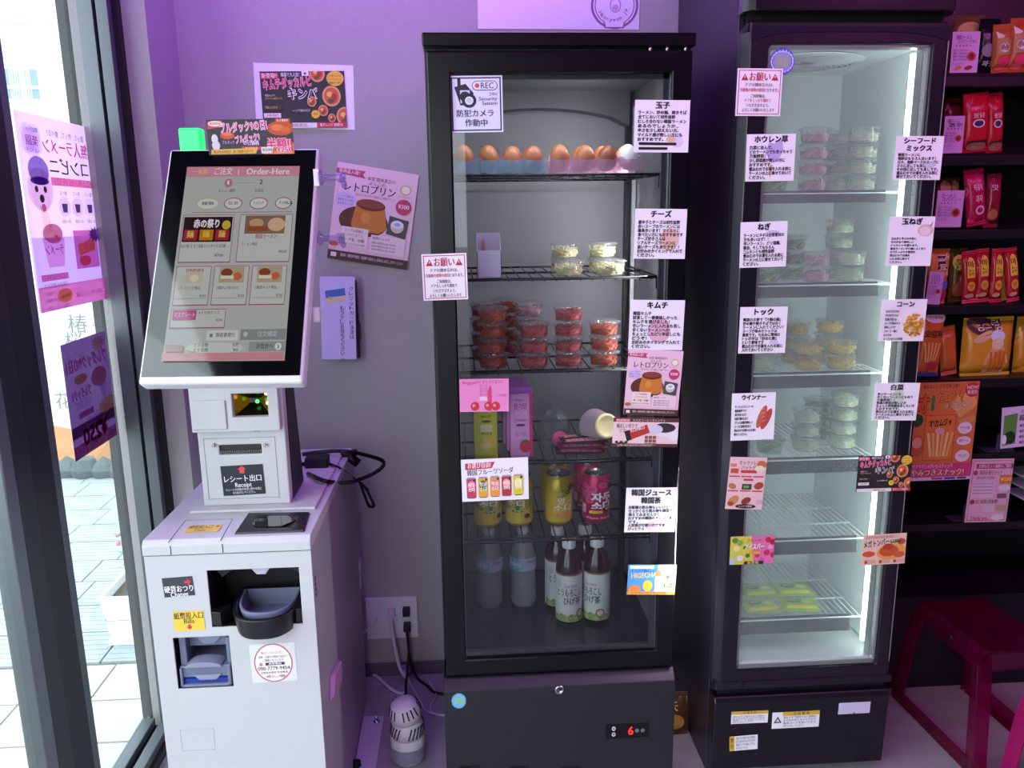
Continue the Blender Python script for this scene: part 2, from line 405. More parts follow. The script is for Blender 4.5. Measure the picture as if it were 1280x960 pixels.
# white rectangular planter with small pink flowers
pl = thing('flower_planter', 'white rectangular plastic planter of pink flowers standing outside on the pavement', 'planter', (-1.25, 2.95, GZ))
pw = mat('white_plastic_matte', '#eef1f2', 0.5)
x0, x1, y0, y1 = -1.345, -1.14, 2.80, 3.40
p = MB()
def tray(m, x0, x1, y0, y1, z0, z1, e, t, mt):
    o0 = [(x0+e, y0+e), (x1-e, y0+e), (x1-e, y1-e), (x0+e, y1-e)]; o1 = [(x0, y0), (x1, y0), (x1, y1), (x0, y1)]
    i1 = [(x0+t, y0+t), (x1-t, y0+t), (x1-t, y1-t), (x0+t, y1-t)]
    v = [(a, c, z0) for a, c in o0]+[(a, c, z1) for a, c in o1]+[(a, c, z1) for a, c in i1]+[(a, c, z0+0.03) for a, c in i1]
    f = [(3, 2, 1, 0), (12, 13, 14, 15)]
    for k in range(3):
        for i in range(4): j = (i+1) % 4; f.append((4*k+i, 4*k+j, 4*k+4+j, 4*k+4+i))
    m.add(v, f, mt)
tray(p, x0, x1, y0, y1, GZ+0.02, GZ+0.20, 0.022, 0.012, pw); p.build('pot', pl, 0.004)
p = MB(); p.box(x0+0.01, x1-0.01, y0+0.01, y1-0.01, GZ, GZ+0.022, pw); p.build('saucer', pl, 0.005)
p = MB(); p.box(x0+0.012, x1-0.012, y0+0.012, y1-0.012, GZ+0.10, GZ+0.165, mat('soil', '#5c5048', 1, bump=1, bscale=60, var=0.4, vscale=60)); p.build('soil', pl)
leafm = mat('leaf_green', '#7ba05a', 0.6); petal = mat('petal_pink', '#d8899c', 0.6)
p = MB(); q = MB(); st = MB()
for k in range(16):
    px, py = random.uniform(x0+.03, x1-.03), random.uniform(y0+.05, y1-.05); hz = random.uniform(.06, .26); z0 = GZ+0.16
    st.tube([(px, py, z0), (px+.01, py, z0+hz*.6), (px+random.uniform(-.03, .03), py+random.uniform(-.03, .03), z0+hz)], .002, leafm, 4)
    for l in range(7):
        a = random.uniform(0, 6.28); zz = z0+hz*random.uniform(.2, 1); L = random.uniform(.018, .035); c = Vector((px, py, zz)); dd = Vector((math.cos(a), math.sin(a), .3))*L; n = Vector((-math.sin(a), math.cos(a), 0))*L*.35
        p.add([c, c+dd*.5+n, c+dd, c+dd*.5-n], [(0, 1, 2, 3)], leafm)
    for l in range(4): q.ball((px+random.uniform(-.02, .02), py+random.uniform(-.02, .02), z0+hz+random.uniform(-.04, .02)), random.uniform(.006, .011), petal, 7, 5)
st.build('stems', pl); tag(p.build('leaves', pl, fixn=False), kind='stuff'); tag(q.build('blossoms', pl), kind='stuff')

# standing white board with brushed characters, low stone bed, facade
bd = thing('standing_sign_board', 'tall white notice board with brushed grey characters standing outside across the pavement', 'sign', (-2.6, 5.3, GZ))
wm = mat('board_white', '#f4f5f2', 0.6)
p = MB(); p.box(-2.80, -1.9, 5.30, 5.33, GZ, 1.02, wm); p.build('panel', bd, 0.003)
def board_text(mb, t, px, py, h):
    c = at(px, py, 1, 5.298); vs, fs = glyphs(t, 0.0); mb = MB()
    mb.add([(c.x+(v[0]-.5)*h, 5.297, c.z+(v[1]-.4)*h) for v in vs], fs, mat('brush_grey', '#8b9190', 0.8)); mb.build('character', bd)
p = None
for t, a, c_, h in [('椿', 97, 404, .13), ('桜', 92, 425, .12), ('み', 122, 402, .08), ('お', 78, 556, .13), ('た', 126, 560, .12), ('花', 80, 500, .12)]: board_text(p, t, a, c_, h)
sb = thing('stone_bed', 'low bed of dark rough stones with an orange brick slope across the pavement', 'stone bed', (-2.7, 4.9, GZ))
stone = speckle('dark_stone', '#4f5656', '#7c8485', 10, 0.9)
random.seed(11)
for k in range(16):
    m = MB(); px = -3.0+0.115*k; m.lathe([(.001, 0), (.075, .0), (.085, .05), (.06, .10+random.uniform(-.02, .03)), (.001, .125)], (px, 4.86+random.uniform(-.03, .03), GZ-0.004), stone, 7, cap=False, smooth=False, a0=random.random()); m.build('stone', sb)
m = MB(); m.hexa([(-3.2, 4.95, GZ), (-2.35, 4.95, GZ), (-2.2, 5.25, GZ), (-3.2, 5.25, GZ), (-3.2, 4.95, 0.10), (-2.62, 4.95, 0.0), (-2.3, 5.25, 0.02), (-3.2, 5.25, 0.22)], mat('brick_orange', '#c08a62', 0.9, var=0.2, vscale=30)); m.build('slope', sb)

fa = thing('white_building', 'white plastered building with curtained windows across the street', 'building', (-9, 12, GZ))
fwh = mat('facade_white', '#edeae2', 0.9, var=0.04, vscale=1); fgl = mat('far_glass', '#8fa3a8', 0.2); cur = mat('pale_curtain', '#d8e6ea', 0.9); trimw = mat('window_trim_white', '#f3f3ef', 0.6)
A = at(72, 250, 1, 12.0); ang = R(9)
X = Vector((math.cos(ang), math.sin(ang), 0)); Nn = Vector((math.sin(ang), -math.cos(ang), 0)); M4 = Matrix((X, -Nn, Vector((0, 0, 1)))).transposed().to_4x4(); M4.translation = Vector((A.x, 12, 0))
def fb(x0, x1, y0, y1, z0, z1, mt, mb): mb.xf = M4; mb.box(x0, x1, y0, y1, z0, z1, mt); mb.xf = None
def onf(px, py):
    d = fw + rt*((px-640)/FPX) + up*((480-py)/FPX); o = Vector((A.x, 12, 0)); t = (o-CP).dot(Nn)/d.dot(Nn); q = CP+d*t-o
    return q.dot(X), q.z
zt = onf(30, 30)[1]
m = MB(); fb(-9, 0, 0, 6, GZ, zt, fwh, m); m.build('wall', fa)
m = MB(); fb(-9, 0.06, -0.08, 6, zt, zt+0.07, trimw, m); m.build('ledge', fa)
m = MB(); fb(-9, -0.3, 1.2, 6, zt+0.07, zt+3.2, mat('upper_wall', '#d9d3c6', 0.9, var=0.1), m); m.build('upper_wall', fa)
def fwin(x0p, y0p, x1p, y1p, back=0.0):
    a = onf(x0p, y0p); c = onf(x1p, y1p); mid = (a[0]+c[0])/2
    m = MB(); fb(a[0]-.05, c[0]+.05, -0.05+back, 0.02+back, c[1]-.05, a[1]+.05, trimw, m); o = m.build('window_frame', fa)
    m = MB(); fb(a[0], c[0], -0.06+back, -0.052+back, c[1], a[1], fgl, m); fb(mid-.02, mid+.02, -0.075+back, -0.06+back, c[1], a[1], trimw, m); zz = c[1]+(a[1]-c[1])*.38; fb(a[0], c[0], -0.075+back, -0.06+back, zz-.02, zz+.02, trimw, m); m.build('pane', o)
    m = MB()
    n = 9
    for i in range(n): xx = a[0]+(c[0]-a[0])*(.1+.7*i/n); fb(xx, xx+(c[0]-a[0])*.05, -0.068+back, -0.061+back, c[1], a[1], cur, m)
    m.build('curtain', o)
fwin(8, 87, 52, 124); fwin(-60, 85, -20, 122); fwin(2, 0, 26, 7, 1.2)
m = MB(); fb(-0.14, 0.02, -0.03, 0.02, GZ, zt, trimw, m); m.build('corner_board', fa)
b = MB(); b.box(-40, -15, 26, 30, GZ, 9, mat('far_wall', '#cfc9bf', 0.9)); b.box(-5.2, -3.4, 14, 20, GZ, 3.0, MATS['far_wall']); o = b.build('far_buildings', None); tag(o, kind='structure')

# posters on the outside of the side window, seen from the back
def ramen_poster(p, W, H):   # canvas as read from the street; the mirror flag turns it round
    p.rect(0, 0, W, H, '#e6c2e6'); p.rect(2, H*.62, W-4, H*.26, '#c9b8e6')
    k = W/100
    p.text('買って、作って、食べる！', 10*k, 14, 52*k, 9, '#5d4a86', .02)
    p.text('無人ラーメン', 6*k, 24, 64*k, 21, '#c2368c', .05); p.text('コンビニ', 8*k, 47, 56*k, 23, '#403a5a', .05)
    p.rect(4*k, 72, 60*k, 10, '#d8468c'); p.text('24時間いつでも営業中！', 7*k, 73, 54*k, 8, '#fbe9f4', .02)
    for cx, t in ((12, '買って'), (31, '作って'), (50, '食べる')):
        p.text(t, (cx-5)*k, 88, 10*k, 6, '#5d4a86', .02); p.ell(cx*k, 108, 8.5*k, 13, '#efe4f6'); p.ell(cx*k, 108, 8*k, 12, '#f6effa'); p.poly([((cx-4)*k, 104), ((cx+4)*k, 104), ((cx+3)*k, 115), ((cx-3)*k, 115)], '#4a3c64'); p.text('選べる種類', (cx-6)*k, 124, 12*k, 5, '#5d4a86', 0)
    # speech cloud, dog in a cap slurping noodles from a cup
    for dx, dy, r in ((0, 0, 14), (-8, -8, 10), (8, -8, 10), (-9, 7, 10), (9, 7, 10), (0, 12, 10)): p.ell((84+dx*.6)*k, 30+dy, r*k*.8, r, '#eadff6')
    p.text('韓国ラーメン', 75*k, 16, 18*k, 6, '#5d4a86', .02); p.text('楽園', 76*k, 25, 15*k, 13, '#c2368c', .05); p.text('へようこそ！', 75*k, 40, 18*k, 6, '#5d4a86', .02)
    p.ell(80*k, 88, 16*k, 26, '#e6c6d6'); p.ell(80*k, 92, 12*k, 22, '#f4ecf2'); p.ell(80*k, 66, 13*k, 17, '#6a4ab0'); p.ell(80*k, 78, 12*k, 5, '#563a98')
    p.ell(74.5*k, 88, 2.2*k, 4, '#33283a'); p.ell(85.5*k, 88, 2.2*k, 4, '#33283a'); p.ell(80*k, 99, 3*k, 5, '#2a2230'); p.ell(79*k, 110, 3*k, 5, '#c25a9c')
    for i in range(4): p.poly([((77+2*i)*k, 108), ((78+2*i)*k, 108), ((72+3*i)*k, 140), ((71+3*i)*k, 140)], '#eab070')
    p.ell(72*k, 141, 15*k, 14, '#efe2ee'); p.ell(72*k, 141, 13*k, 12, '#c2607c'); p.ell(68*k, 145, 5*k, 5, '#f2dede'); p.ell(68*k, 145, 2*k, 2, '#c2607c')
    p.poly([(57*k, 146), (87*k, 146), (82*k, 182), (61*k, 182)], '#e6a8d2'); p.text('ラーメン', 60*k, 153, 24*k, 15, '#a83a8c', .04)
    p.rect(8*k, 138, 36*k, 50, '#c43c9c'); p.poly([(12*k, 148), (38*k, 156), (38*k, 172), (12*k, 164)], '#e8a84a'); p.text('辛ラーメン', 12*k, 152, 28*k, 14, '#f6d24a', .04, rot=8); p.ell(30*k, 178, 9*k, 7, '#d86a4a')
    p.star(10*k, 144, 7, 11, 12, '#5a4a8a')
    p.rect(58*k, 190, 36*k, 8, '#c8468f'); p.text('ご利用方法はとてもカンタン', 60*k, 191, 32*k, 6, '#fbe9f4', .01)
    for i, t in enumerate(('①商品を選びます', '②セルフレジでお会計', '③お湯を入れて待つ', '④楽しく召し上がれ')): p.text(t, 60*k, 201+i*9, 32*k, 6, '#5d4a86', .01)
    p.rect(0, H-30, W, 30, '#c3509e'); p.ell(66*k, H-16, 11*k, 9, '#e8c04a'); p.text('新商品続々', 58*k, H-19, 16*k, 6, '#7a2c60', .02); p.text('年中無休 営業時間', 30*k, H-24, 24*k, 7, '#f6dcea', .01); p.text('ご来店お待ちしてます', 6*k, H-15, 46*k, 7, '#f6dcea', .01)
    p.text('お湯・お箸・レンジ 完備', 10*k, 243-26, 40*k, 7, '#5d4a86', .01)
sign('window_poster', 'large lilac ramen poster with a capped dog, seen reversed on the side window', 'poster', ((13, 137), (109, 158), (134, 374), (52, 390)), XW+0.004, ramen_poster, ax=0, mirror=True, inkf=film, col='#dcb6de', thick=0.0006)
def night_poster(p, W, H):
    p.rect(0, 0, W, H, '#4a2c62'); p.rect(0, H*.72, W, H*.1, '#6e3a64'); p.rect(0, H-16, W, 16, '#b4557c')
    k = W/66
    p.star(13*k, 12, 7, 10, 12, '#e8c8a0'); p.text('毎月9日は', 6*k, 8, 15*k, 7, '#8a2c60', .03); p.text('お得情報', 48*k, 12, 14*k, 6, '#f3e6f0', .02)
    p.text('ブルダック9の日！', 3*k, 20, 60*k, 17, '#d86aa0', .05, outline='#f6e4ee'); p.ell(18*k, 52, 10, 12, '#c06a64'); p.ell(45*k, 46, 8, 6, '#d08a5c')
    p.text('ブルダック9', 32*k, 56, 28*k, 14, '#d86aa0', .04, outline='#f0d8e8'); p.text('の日は限定', 34*k, 70, 24*k, 11, '#c2b0e0', .04)
    p.rect(32*k, 84, 22*k, 8, '#b04084'); p.text('全品対象', 34*k, 85, 18*k, 6, '#f6e4ee', .01)
    p.text('通常価格の', 20*k, 94, 26*k, 8, '#c2b0e0', .02); p.text('¥250', 14*k, 101, 38*k, 28, '#c8508c', .06, outline='#f6e4ee'); p.star(10*k, 92, 10, 14, 14, '#e0c070'); p.text('ここだけ', 4*k, 88, 13*k, 7, '#6a3a2c', .03)
    p.text('一本堂よしこの楽園', 12*k, 132, 40*k, 8, '#e8d8c0', .02); p.text('全国おいしいラーメン専門店へようこそ', 3*k, H-13, 60*k, 8, '#f6e4ee', .01); p.ell(14*k, 70, 4, 10, '#d8cce6'); p.ell(8*k, 118, 4, 4, '#f0e8f4'); p.ell(8*k, 128, 4, 4, '#f0e8f4')
sign('window_poster', 'smaller dark purple sale poster lower on the side window, seen from the back', 'poster', ((73, 433), (130, 413), (147, 543), (96, 576)), XW+0.004, night_poster, ax=0, mirror=True, inkf=film, col='#5a3c6c', thick=0.0006)
# ------------------------------------------------------------------ change machine cabinet
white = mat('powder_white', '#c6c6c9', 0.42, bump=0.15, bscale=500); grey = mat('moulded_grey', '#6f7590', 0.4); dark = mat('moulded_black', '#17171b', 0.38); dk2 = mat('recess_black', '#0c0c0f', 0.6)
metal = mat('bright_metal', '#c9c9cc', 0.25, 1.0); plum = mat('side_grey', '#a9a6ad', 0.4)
FY = 1.553; KX0, KX1, KYB = -0.647, -0.317, 2.228
def fx(px, py): return at(px, py, 1, FY).x
def fz(px, py): return at(px, py, 1, FY).z
cab = thing('change_machine', 'white change machine cabinet with coin tray and bill slot, beside the window', 'machine', ((KX0+KX1)/2, 1.9, 0))
coin = (fx(262, 750), fx(376, 745), fz(320, 782), fz(320, 711)); bill = (fx(219, 825), fx(289, 825), fz(255, 860), fz(255, 796))
tz = fz(285, 691)   # top of the front panel
m = MB(); m.panel(KX0, KX1, 0.075, tz-0.002, [coin, bill], FY, FY+0.004, white); m.build('front_door', cab, 0.0008)
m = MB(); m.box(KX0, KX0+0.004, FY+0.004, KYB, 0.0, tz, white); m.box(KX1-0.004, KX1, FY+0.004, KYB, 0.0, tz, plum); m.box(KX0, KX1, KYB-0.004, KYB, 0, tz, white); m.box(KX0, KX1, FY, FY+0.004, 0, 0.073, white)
m.box(KX0, KX1, FY+0.12, FY+0.124, 0.0, tz, dk2); m.build('body', cab, 0.0015)
for px in (211+15, 262, 312, 371): m = MB(); m.lathe([(.003, 0), (.003, .0015), (.0005, .002)], (fx(px, 950), FY-0.001, 0.066), metal, 10, axis='y'); m.build('screw', cab)
def lidz(y): return 0.808-(y-FY)*0.025
m = MB(); prof = [(FY-0.003, tz), (FY-0.003, 0.798), (FY+0.006, 0.808), (FY+0.66, 0.793), (KYB, 0.782), (KYB, tz)]
m.prism([(y, z) for y, z in prof], KX0-0.001, KX1+0.001, white, axis='x'); m.build('lid', cab, 0.002)
m = MB()   # seams of the coin flap on the lid
def lz(px, py): return at(px, py, 2, 0.803)
sa = [lz(211, 681), lz(232, 652), lz(291, 650), lz(276, 679)]
for a, b_ in ((sa[0], sa[1]), (sa[1], sa[2]), (sa[2], sa[3])):
    d = (b_-a).normalized(); n = Vector((d.y, -d.x, 0))*0.0007; z = Vector((0, 0, 0.001))
    m.hexa([Vector((q.x, q.y, lidz(q.y)-0.0005)) for q in (a-n, b_-n, b_+n, a+n)]+[Vector((q.x, q.y, lidz(q.y)+0.0004)) for q in (a-n, b_-n, b_+n, a+n)], dk2)
m.box(sa[0].x-.0007, sa[0].x+.0007, FY-.0037, FY-.003, tz+.002, .798, dk2); m.box(sa[3].x-.0007, sa[3].x+.0007, FY-.0037, FY-.003, tz+.002, .798, dk2)
m.build('flap_seam', cab)
# coin hopper: black frame with a raised D-shaped mouth in the lid
hc = [lz(293, 671), lz(381, 668), lz(388, 643), lz(310, 644)]
m = MB(); ctr = sum(hc, Vector())/4
def inner(k): return [ctr+(q-ctr)*k for q in hc]
ou, i1 = hc, inner(0.72); i1 = [i1[0]+Vector((.012, .004, 0)), i1[1]+Vector((-.004, 0, 0)), i1[2], i1[3]]
v = [Vector((q.x, q.y, lidz(q.y)-.0005)) for q in ou]+[Vector((q.x, q.y, lidz(q.y)+.005)) for q in inner(.97)]+[Vector((q.x, q.y, lidz(q.y)+.0045)) for q in i1]+[Vector((q.x, q.y, lidz(q.y)+.001)) for q in inner(.45)]
f = [(12, 13, 14, 15)]
for k in range(3):
    for i in range(4): j = (i+1) % 4; f.append((4*k+i, 4*k+j, 4*k+4+j, 4*k+4+i))
m.add(v, f, dark); hop = m.build('coin_hopper', cab, 0.0015)
m = MB(); zz = lidz(ctr.y)+0.0054; pts = []
for t in range(13): a = math.pi*(0.5+t/12); pts.append((ctr.x-.012+0.034*math.cos(a), ctr.y+0.030*math.sin(a)))
m.prism(pts+[(ctr.x+.02, ctr.y-.03), (ctr.x+.045, ctr.y), (ctr.x+.02, ctr.y+.03)], zz-.004, zz+.0004, mat('glossy_black', '#020204', 0.08, coat=1)); m.build('mouth', hop)
# coin return: recess walls, funnel and cup
m = MB(); x0, x1, z0, z1 = coin
m.box(x0-.003, x0, FY+.004, FY+.12, z0, z1, dk2); m.box(x1, x1+.003, FY+.004, FY+.12, z0, z1, dk2); m.box(x0, x1, FY+.004, FY+.12, z0-.003, z0, dk2); m.box(x0, x1, FY+.004, FY+.12, z1, z1+.003, dk2); m.build('coin_recess', cab)
cx, cw = fx(328, 770), (x1-x0)
def dshape(cx, w, yb, yf, n=28, k=2.6):
    o = [(cx+w/2, yb), (cx-w/2, yb)]
    for t in range(n+1):
        a = math.pi+math.pi*t/n; c, s_ = math.cos(a), math.sin(a)
        o.append((cx+w/2*math.copysign(abs(c)**(2/k), c), (yb-.012)+(yf-yb+.012)*abs(s_)**(2/k)))
    return o
def cup(m, ou, inn, z0, zr, zf, mt, mt2, taper=0.92):
    n = len(ou); cxx = sum(p[0] for p in ou)/n; cyy = max(p[1] for p in ou)
    sc = lambda P, k: [((x-cxx)*k+cxx, (y-cyy)*k+cyy) for x, y in P]
    v = [(x, y, z0) for x, y in sc(ou, taper)]+[(x, y, zr) for x, y in ou]+[(x, y, zr) for x, y in inn]+[(x, y, zf) for x, y in sc(inn, .9)]
    f = [tuple(range(n))[::-1]]
    for k in range(2):
        for i in range(n): j = (i+1) % n; f.append((k*n+i, k*n+j, (k+1)*n+j, (k+1)*n+i))
    m.add(v, f, mt, True)
    v2 = v[2*n:]; f2 = [(i, (i+1) % n, n+(i+1) % n, n+i) for i in range(n)]+[tuple(range(n, 2*n))]
    m.add(v2, f2, mt2, True)
zb, zt_ = fz(330, 800)-.0, fz(330, 758)
zb, zt_ = z0-0.012, z0+0.030
m = MB(); cup(m, dshape(cx+.004, cw*.80, FY+.10, FY-.050), dshape(cx+.004, cw*.72, FY+.095, FY-.040), zb, zt_+.006, zb+.012, dark, grey); tr_ = m.build('coin_cup', cab, 0.003, 3)
m = MB(); cup(m, dshape(cx+.006, cw*.66, FY+.085, FY-.030), dshape(cx+.006, cw*.61, FY+.082, FY-.024), zb+.014, zt_+.012, zb+.018, grey, grey); m.build('inner_cup', tr_, 0.002)
m = MB(); m.prism([(x0+.0, FY+.03), (x0+.0, FY+.001), (x0+.02, FY-.004), (x0+.034, FY+.03)], zb+.016, zt_+.004, dark); m.prism([(x1, FY+.03), (x1, FY+.001), (x1-.012, FY-.002), (x1-.02, FY+.03)], zb+.016, zt_+.004, dark)
m.prism([(x0, z1-.002), (x1, z1-.002), (x1-.006, z1-.026), (x1-.03, z1-.014), (x0+.04, z1-.014), (x0+.02, z1-.03)], FY+.03, FY+.09, dark, axis='y'); m.build('funnel', cab, .001)
m = MB(); m.prism([(cx-.018, z1-.001), (cx+.022, z1-.001), (cx+.012, z1-.016), (cx-.006, z1-.016)], FY+.006, FY+.026, mat('lens_grey', '#b9b6cc', .3), axis='y'); m.build('sensor_lens', cab, .002)
# bill unit
x0, x1, z0, z1 = bill; h = z1-z0; wd = x1-x0
m = MB(); m.box(x0-.002, x0, FY+.004, FY+.11, z0, z1, dk2); m.box(x1, x1+.002, FY+.004, FY+.11, z0, z1, dk2); m.box(x0, x1, FY+.004, FY+.11, z1, z1+.002, dk2); m.box(x0, x1, FY+.004, FY+.11, z0-.002, z0, dk2); m.box(x0, x1, FY+.10, FY+.11, z0, z1, dk2); m.build('bill_recess', cab)
m = MB(); m.box(x0+.010, x1-.004, FY+.035, FY+.10, z0+h*.66, z1-.003, grey); m.box(x0+.006, x0+.020, FY+.012, FY+.09, z0+h*.35, z1-.006, grey); m.box(x1-.012, x1-.003, FY+.012, FY+.09, z0+h*.35, z1-.01, grey)
m.box(x0+.006, x1-.003, FY+.004, FY+.09, z0+h*.20, z0+h*.42, grey); m.box(x0+.006, x1-.003, FY-.001, FY+.09, z0+.003, z0+h*.08, grey); m.box(x0+.006, x0+.012, FY-.001, FY+.05, z0+.003, z0+h*.4, grey); m.box(x1-.010, x1-.003, FY-.001, FY+.05, z0+.003, z0+h*.4, grey)
bu = m.build('bill_unit', cab, .002)
m = MB(); pp = [(x0+wd*.5+wd*.33*math.cos(a*math.pi/12), z0+h*.42+h*.10*math.sin(a*math.pi/12)) for a in range(13)]; m.prism(pp, FY-.004, FY+.03, mat('moulded_grey_light', '#8a90a8', .35), axis='y')
m.prism([(x0+wd*.3, z1-h*.12), (x1-wd*.2, z1-h*.12), (x1-wd*.36, z1-h*.28), (x0+wd*.44, z1-h*.28)], FY+.030, FY+.036, MATS['moulded_grey_light'], axis='y')
m.prism([(x0+wd*.3, z0+h*.26), (x1-wd*.2, z0+h*.26), (x1-wd*.3, z0+h*.16), (x0+wd*.4, z0+h*.16)], FY-.001, FY+.004, MATS['moulded_grey_light'], axis='y'); m.build('bill_guide', bu, .001)
m = MB(); m.box(x0+.014, x1-.012, FY+.006, FY+.02, z0+h*.09, z0+h*.16, mat('blue_glow', '#1a2f80', .3, emit='#2a50d0', estr=.25)); m.build('bill_light', bu)
# service hatch outline, side details
m = MB(); a, b_, c_, d_ = fx(226, 925), fx(268, 925), fz(247, 938), fz(247, 911)
for q in ((a, b_, c_, c_+.001), (a, b_, d_-.001, d_), (a, a+.001, c_, d_), (b_-.001, b_, c_, d_)): m.box(q[0], q[1], FY-.0006, FY, q[2], q[3], mat('seam_grey', '#bfbfc4', .5))
m.build('service_hatch', cab)
m = MB(); zb = at(411, 835, 0, KX1)
m.hexa([(KX1, at(411, 878, 0, KX1).y, at(411, 878, 0, KX1).z), (KX1+.012, at(411, 878, 0, KX1).y+.006, at(411, 872, 0, KX1).z), (KX1+.012, at(420, 822, 0, KX1).y, at(420, 860, 0, KX1).z), (KX1, at(421, 830, 0, KX1).y, at(421, 850, 0, KX1).z),
        (KX1, at(412, 845, 0, KX1).y, at(412, 845, 0, KX1).z), (KX1+.012, at(412, 845, 0, KX1).y+.006, at(412, 845, 0, KX1).z), (KX1+.012, at(421, 826, 0, KX1).y, at(421, 826, 0, KX1).z), (KX1, at(421, 826, 0, KX1).y, at(421, 826, 0, KX1).z)], mat('clear_pink_plastic', '#c89ac8', .2)); m.build('side_handle', cab, .003)
m = MB(); q = at(450, 725, 0, KX1); m.box(KX1, KX1+.004, q.y-.012, q.y+.03, q.z-.02, q.z+.06, white); m.build('side_label', cab)
m = MB(); 
for k in range(4): m.box(KX1, KX1+.001, FY+.02, FY+.026, 0.70-.012*k, .708-.012*k, dk2)
m.build('side_vents', cab)

sign('cabinet_sticker', 'dark grey sticker reading change with a red arrow, left of the coin tray', 'sticker', ((203, 723), (241, 720), (243, 744), (205, 747)), FY-.0006, lambda p, W, H: (p.text('硬貨おつり', 1, 10, W-2, 9, '#f4f4f6', .04), p.text('Change', 8, 17, W-16, 8, '#f4f4f6', .02), p.poly([(W-11, 5), (W-7, 5), (W-7, 2), (W-2, 6.5), (W-7, 11), (W-7, 8), (W-11, 8)], '#d8304a')), 'stickers on the change machine', col='#3a3c45')
sign('cabinet_sticker', 'yellow sticker reading bills with a red arrow, above the bill slot', 'sticker', ((216, 765), (254, 763), (257, 787), (218, 789)), FY-.0006, lambda p, W, H: (p.text('紙幣投入口', 1, 1, W-2, 9, '#3a3024', .04), p.text('Bills', 13, 8, 13, 8, '#3a3024', .02), p.poly([(W/2-1.5, 16), (W/2+1.5, 16), (W/2+1.5, 19), (W/2+4, 19), (W/2, 23), (W/2-4, 19), (W/2-1.5, 19)], '#d8304a')), 'stickers on the change machine', col='#e8c945')
def phone(p, W, H):
    p.ell(W/2, H/2, 24, 22.5, '#f7eeee', 36); p.ring(W/2, H/2, 22.5, 24, '#c2606a', 36)
    p.text('無人ラーメンコンビニ', W/2-14, 9, 28, 4, '#b03a48', .03); p.text('故障・お困りの際は下記まで', W/2-18, 14.5, 36, 3.4, '#5a3a3a', .02); p.text('ご連絡くださいませ', W/2-13, 18.5, 26, 3.4, '#5a3a3a', .02)
    p.rect(W/2-10, 23, 24, 3.6, '#5a3038'); p.text('楽', W/2-18, 22.5, 5, 5, '#b03a48', .04); p.text('携帯電話', W/2-6, 23.2, 16, 3, '#ffffff', .02); p.text('090-7779-9454', W/2-20, 27, 40, 6.5, '#3a2a30', .02)
    p.text('お問合せ受付 年中無休', W/2-17, 34, 34, 3.4, '#5a3a3a', .01); p.text('一本堂 よしこの楽園', W/2-13, 38.5, 26, 4, '#b03a48', .03)
sign('contact_sticker', 'round white and red contact sticker on a clear backing, below the coin tray', 'sticker', ((312, 806), (369, 803), (371, 850), (315, 854)), FY-.0004, phone, col='#dedee0', thick=.0003)
q0 = lz(231, 669); q1 = lz(274, 667); q2 = lz(277, 658); q3 = lz(236, 660)
tk = MB(); zc = lidz(q0.y)+.0012; ow = (q1-q0).length; oh = (q3-q0).length
tk.box(-ow/2, ow/2, -oh/2, oh/2, 0, .0006, ink('#e0c05a')); o = tk.build('cabinet_sticker'); o.location = (sum((q.x for q in (q0, q1, q2, q3)))/4, sum((q.y for q in (q0, q1, q2, q3)))/4, lidz(q0.y)+.0006); o.rotation_euler.x = -0.022
tag(o, 'yellow coin slot sticker lying on the machine lid, left of the black hopper', 'sticker', 'stickers on the change machine')
pr = Print(43, 11, (ow/43, oh/11)); pr.L = .0007; pr.text('硬貨投入口', 2, 0, 30, 6, '#8a5a2a', .04).text('Coins', 12, 5.5, 14, 5, '#8a5a2a', .02).poly([(36, 2), (41, 2), (38.5, 5)], '#c04050'); pr.done(o)

# ------------------------------------------------------------------ order terminal: printer body on the lid and tilted screen
term = thing('order_terminal', 'order terminal with tilted portrait touch screen standing on the change machine', 'terminal', (-0.49, 1.8, 0.80))
TY = 1.735
def tx(px, py): return at(px, py, 1, TY).x
def tzz(px, py): return at(px, py, 1, TY).z
X0, X1 = tx(252, 600), tx(361, 600); Z0 = tzz(310, 631); Zt = 1.10
m = MB(); m.prism([(TY-.03, lidz(TY-.03)+.0006), (KYB-.05, lidz(KYB-.05)+.0006), (KYB-.05, lidz(KYB-.05)+.007), (TY-.03, lidz(TY-.03)+.007)], KX0+.045, KX1-.015, white, axis='x'); m.build('base_plate', term, .002)
sxa, sxb, zwa, zwb = tx(293, 505), tx(337, 505), tzz(300, 519), tzz(300, 490)
m = MB(); recz = (tzz(300, 556), tzz(300, 568)); 
m.panel(X0, X1, Z0, Zt, [(tx(274, 562), tx(327, 562), recz[1], recz[0]), (sxa, sxb, zwa, zwb)], TY, TY+.012, white)
m.panel(X0, X1, Z0, Zt, [(sxa, sxb, zwa, zwb)], TY+.012, TY+.020, white); m.build('front_cover', term, .003)
m = MB(); m.prism([(TY+.033, Z0-.001), (TY+.155, Z0-.001), (TY+.11, Zt), (TY+.033, Zt)], X0+.002, X1+.001, mat('terminal_dark', '#2c2a30', .5), axis='x'); m.box(X0+.001, sxa-.002, TY+.0201, TY+.033, Z0, Zt, white); m.box(sxb+.002, X1-.0005, TY+.0201, TY+.033, Z0, Zt, white); m.build('rear_shell', term, .003)
m = MB()   # lower printer door outline
a, b_, c_, d_ = tx(258, 590), tx(347, 590), tzz(300, 623), tzz(300, 547)
for q in ((a, b_, c_, c_+.001), (a, b_, d_-.001, d_), (a, a+.001, c_, d_), (b_-.001, b_, c_, d_)): m.box(q[0], q[1], TY-.0007, TY, q[2], q[3], mat('seam_dark', '#8d8d92', .5))
m.box(tx(274, 562), tx(327, 562), TY+.008, TY+.011, recz[1], recz[0], dark)
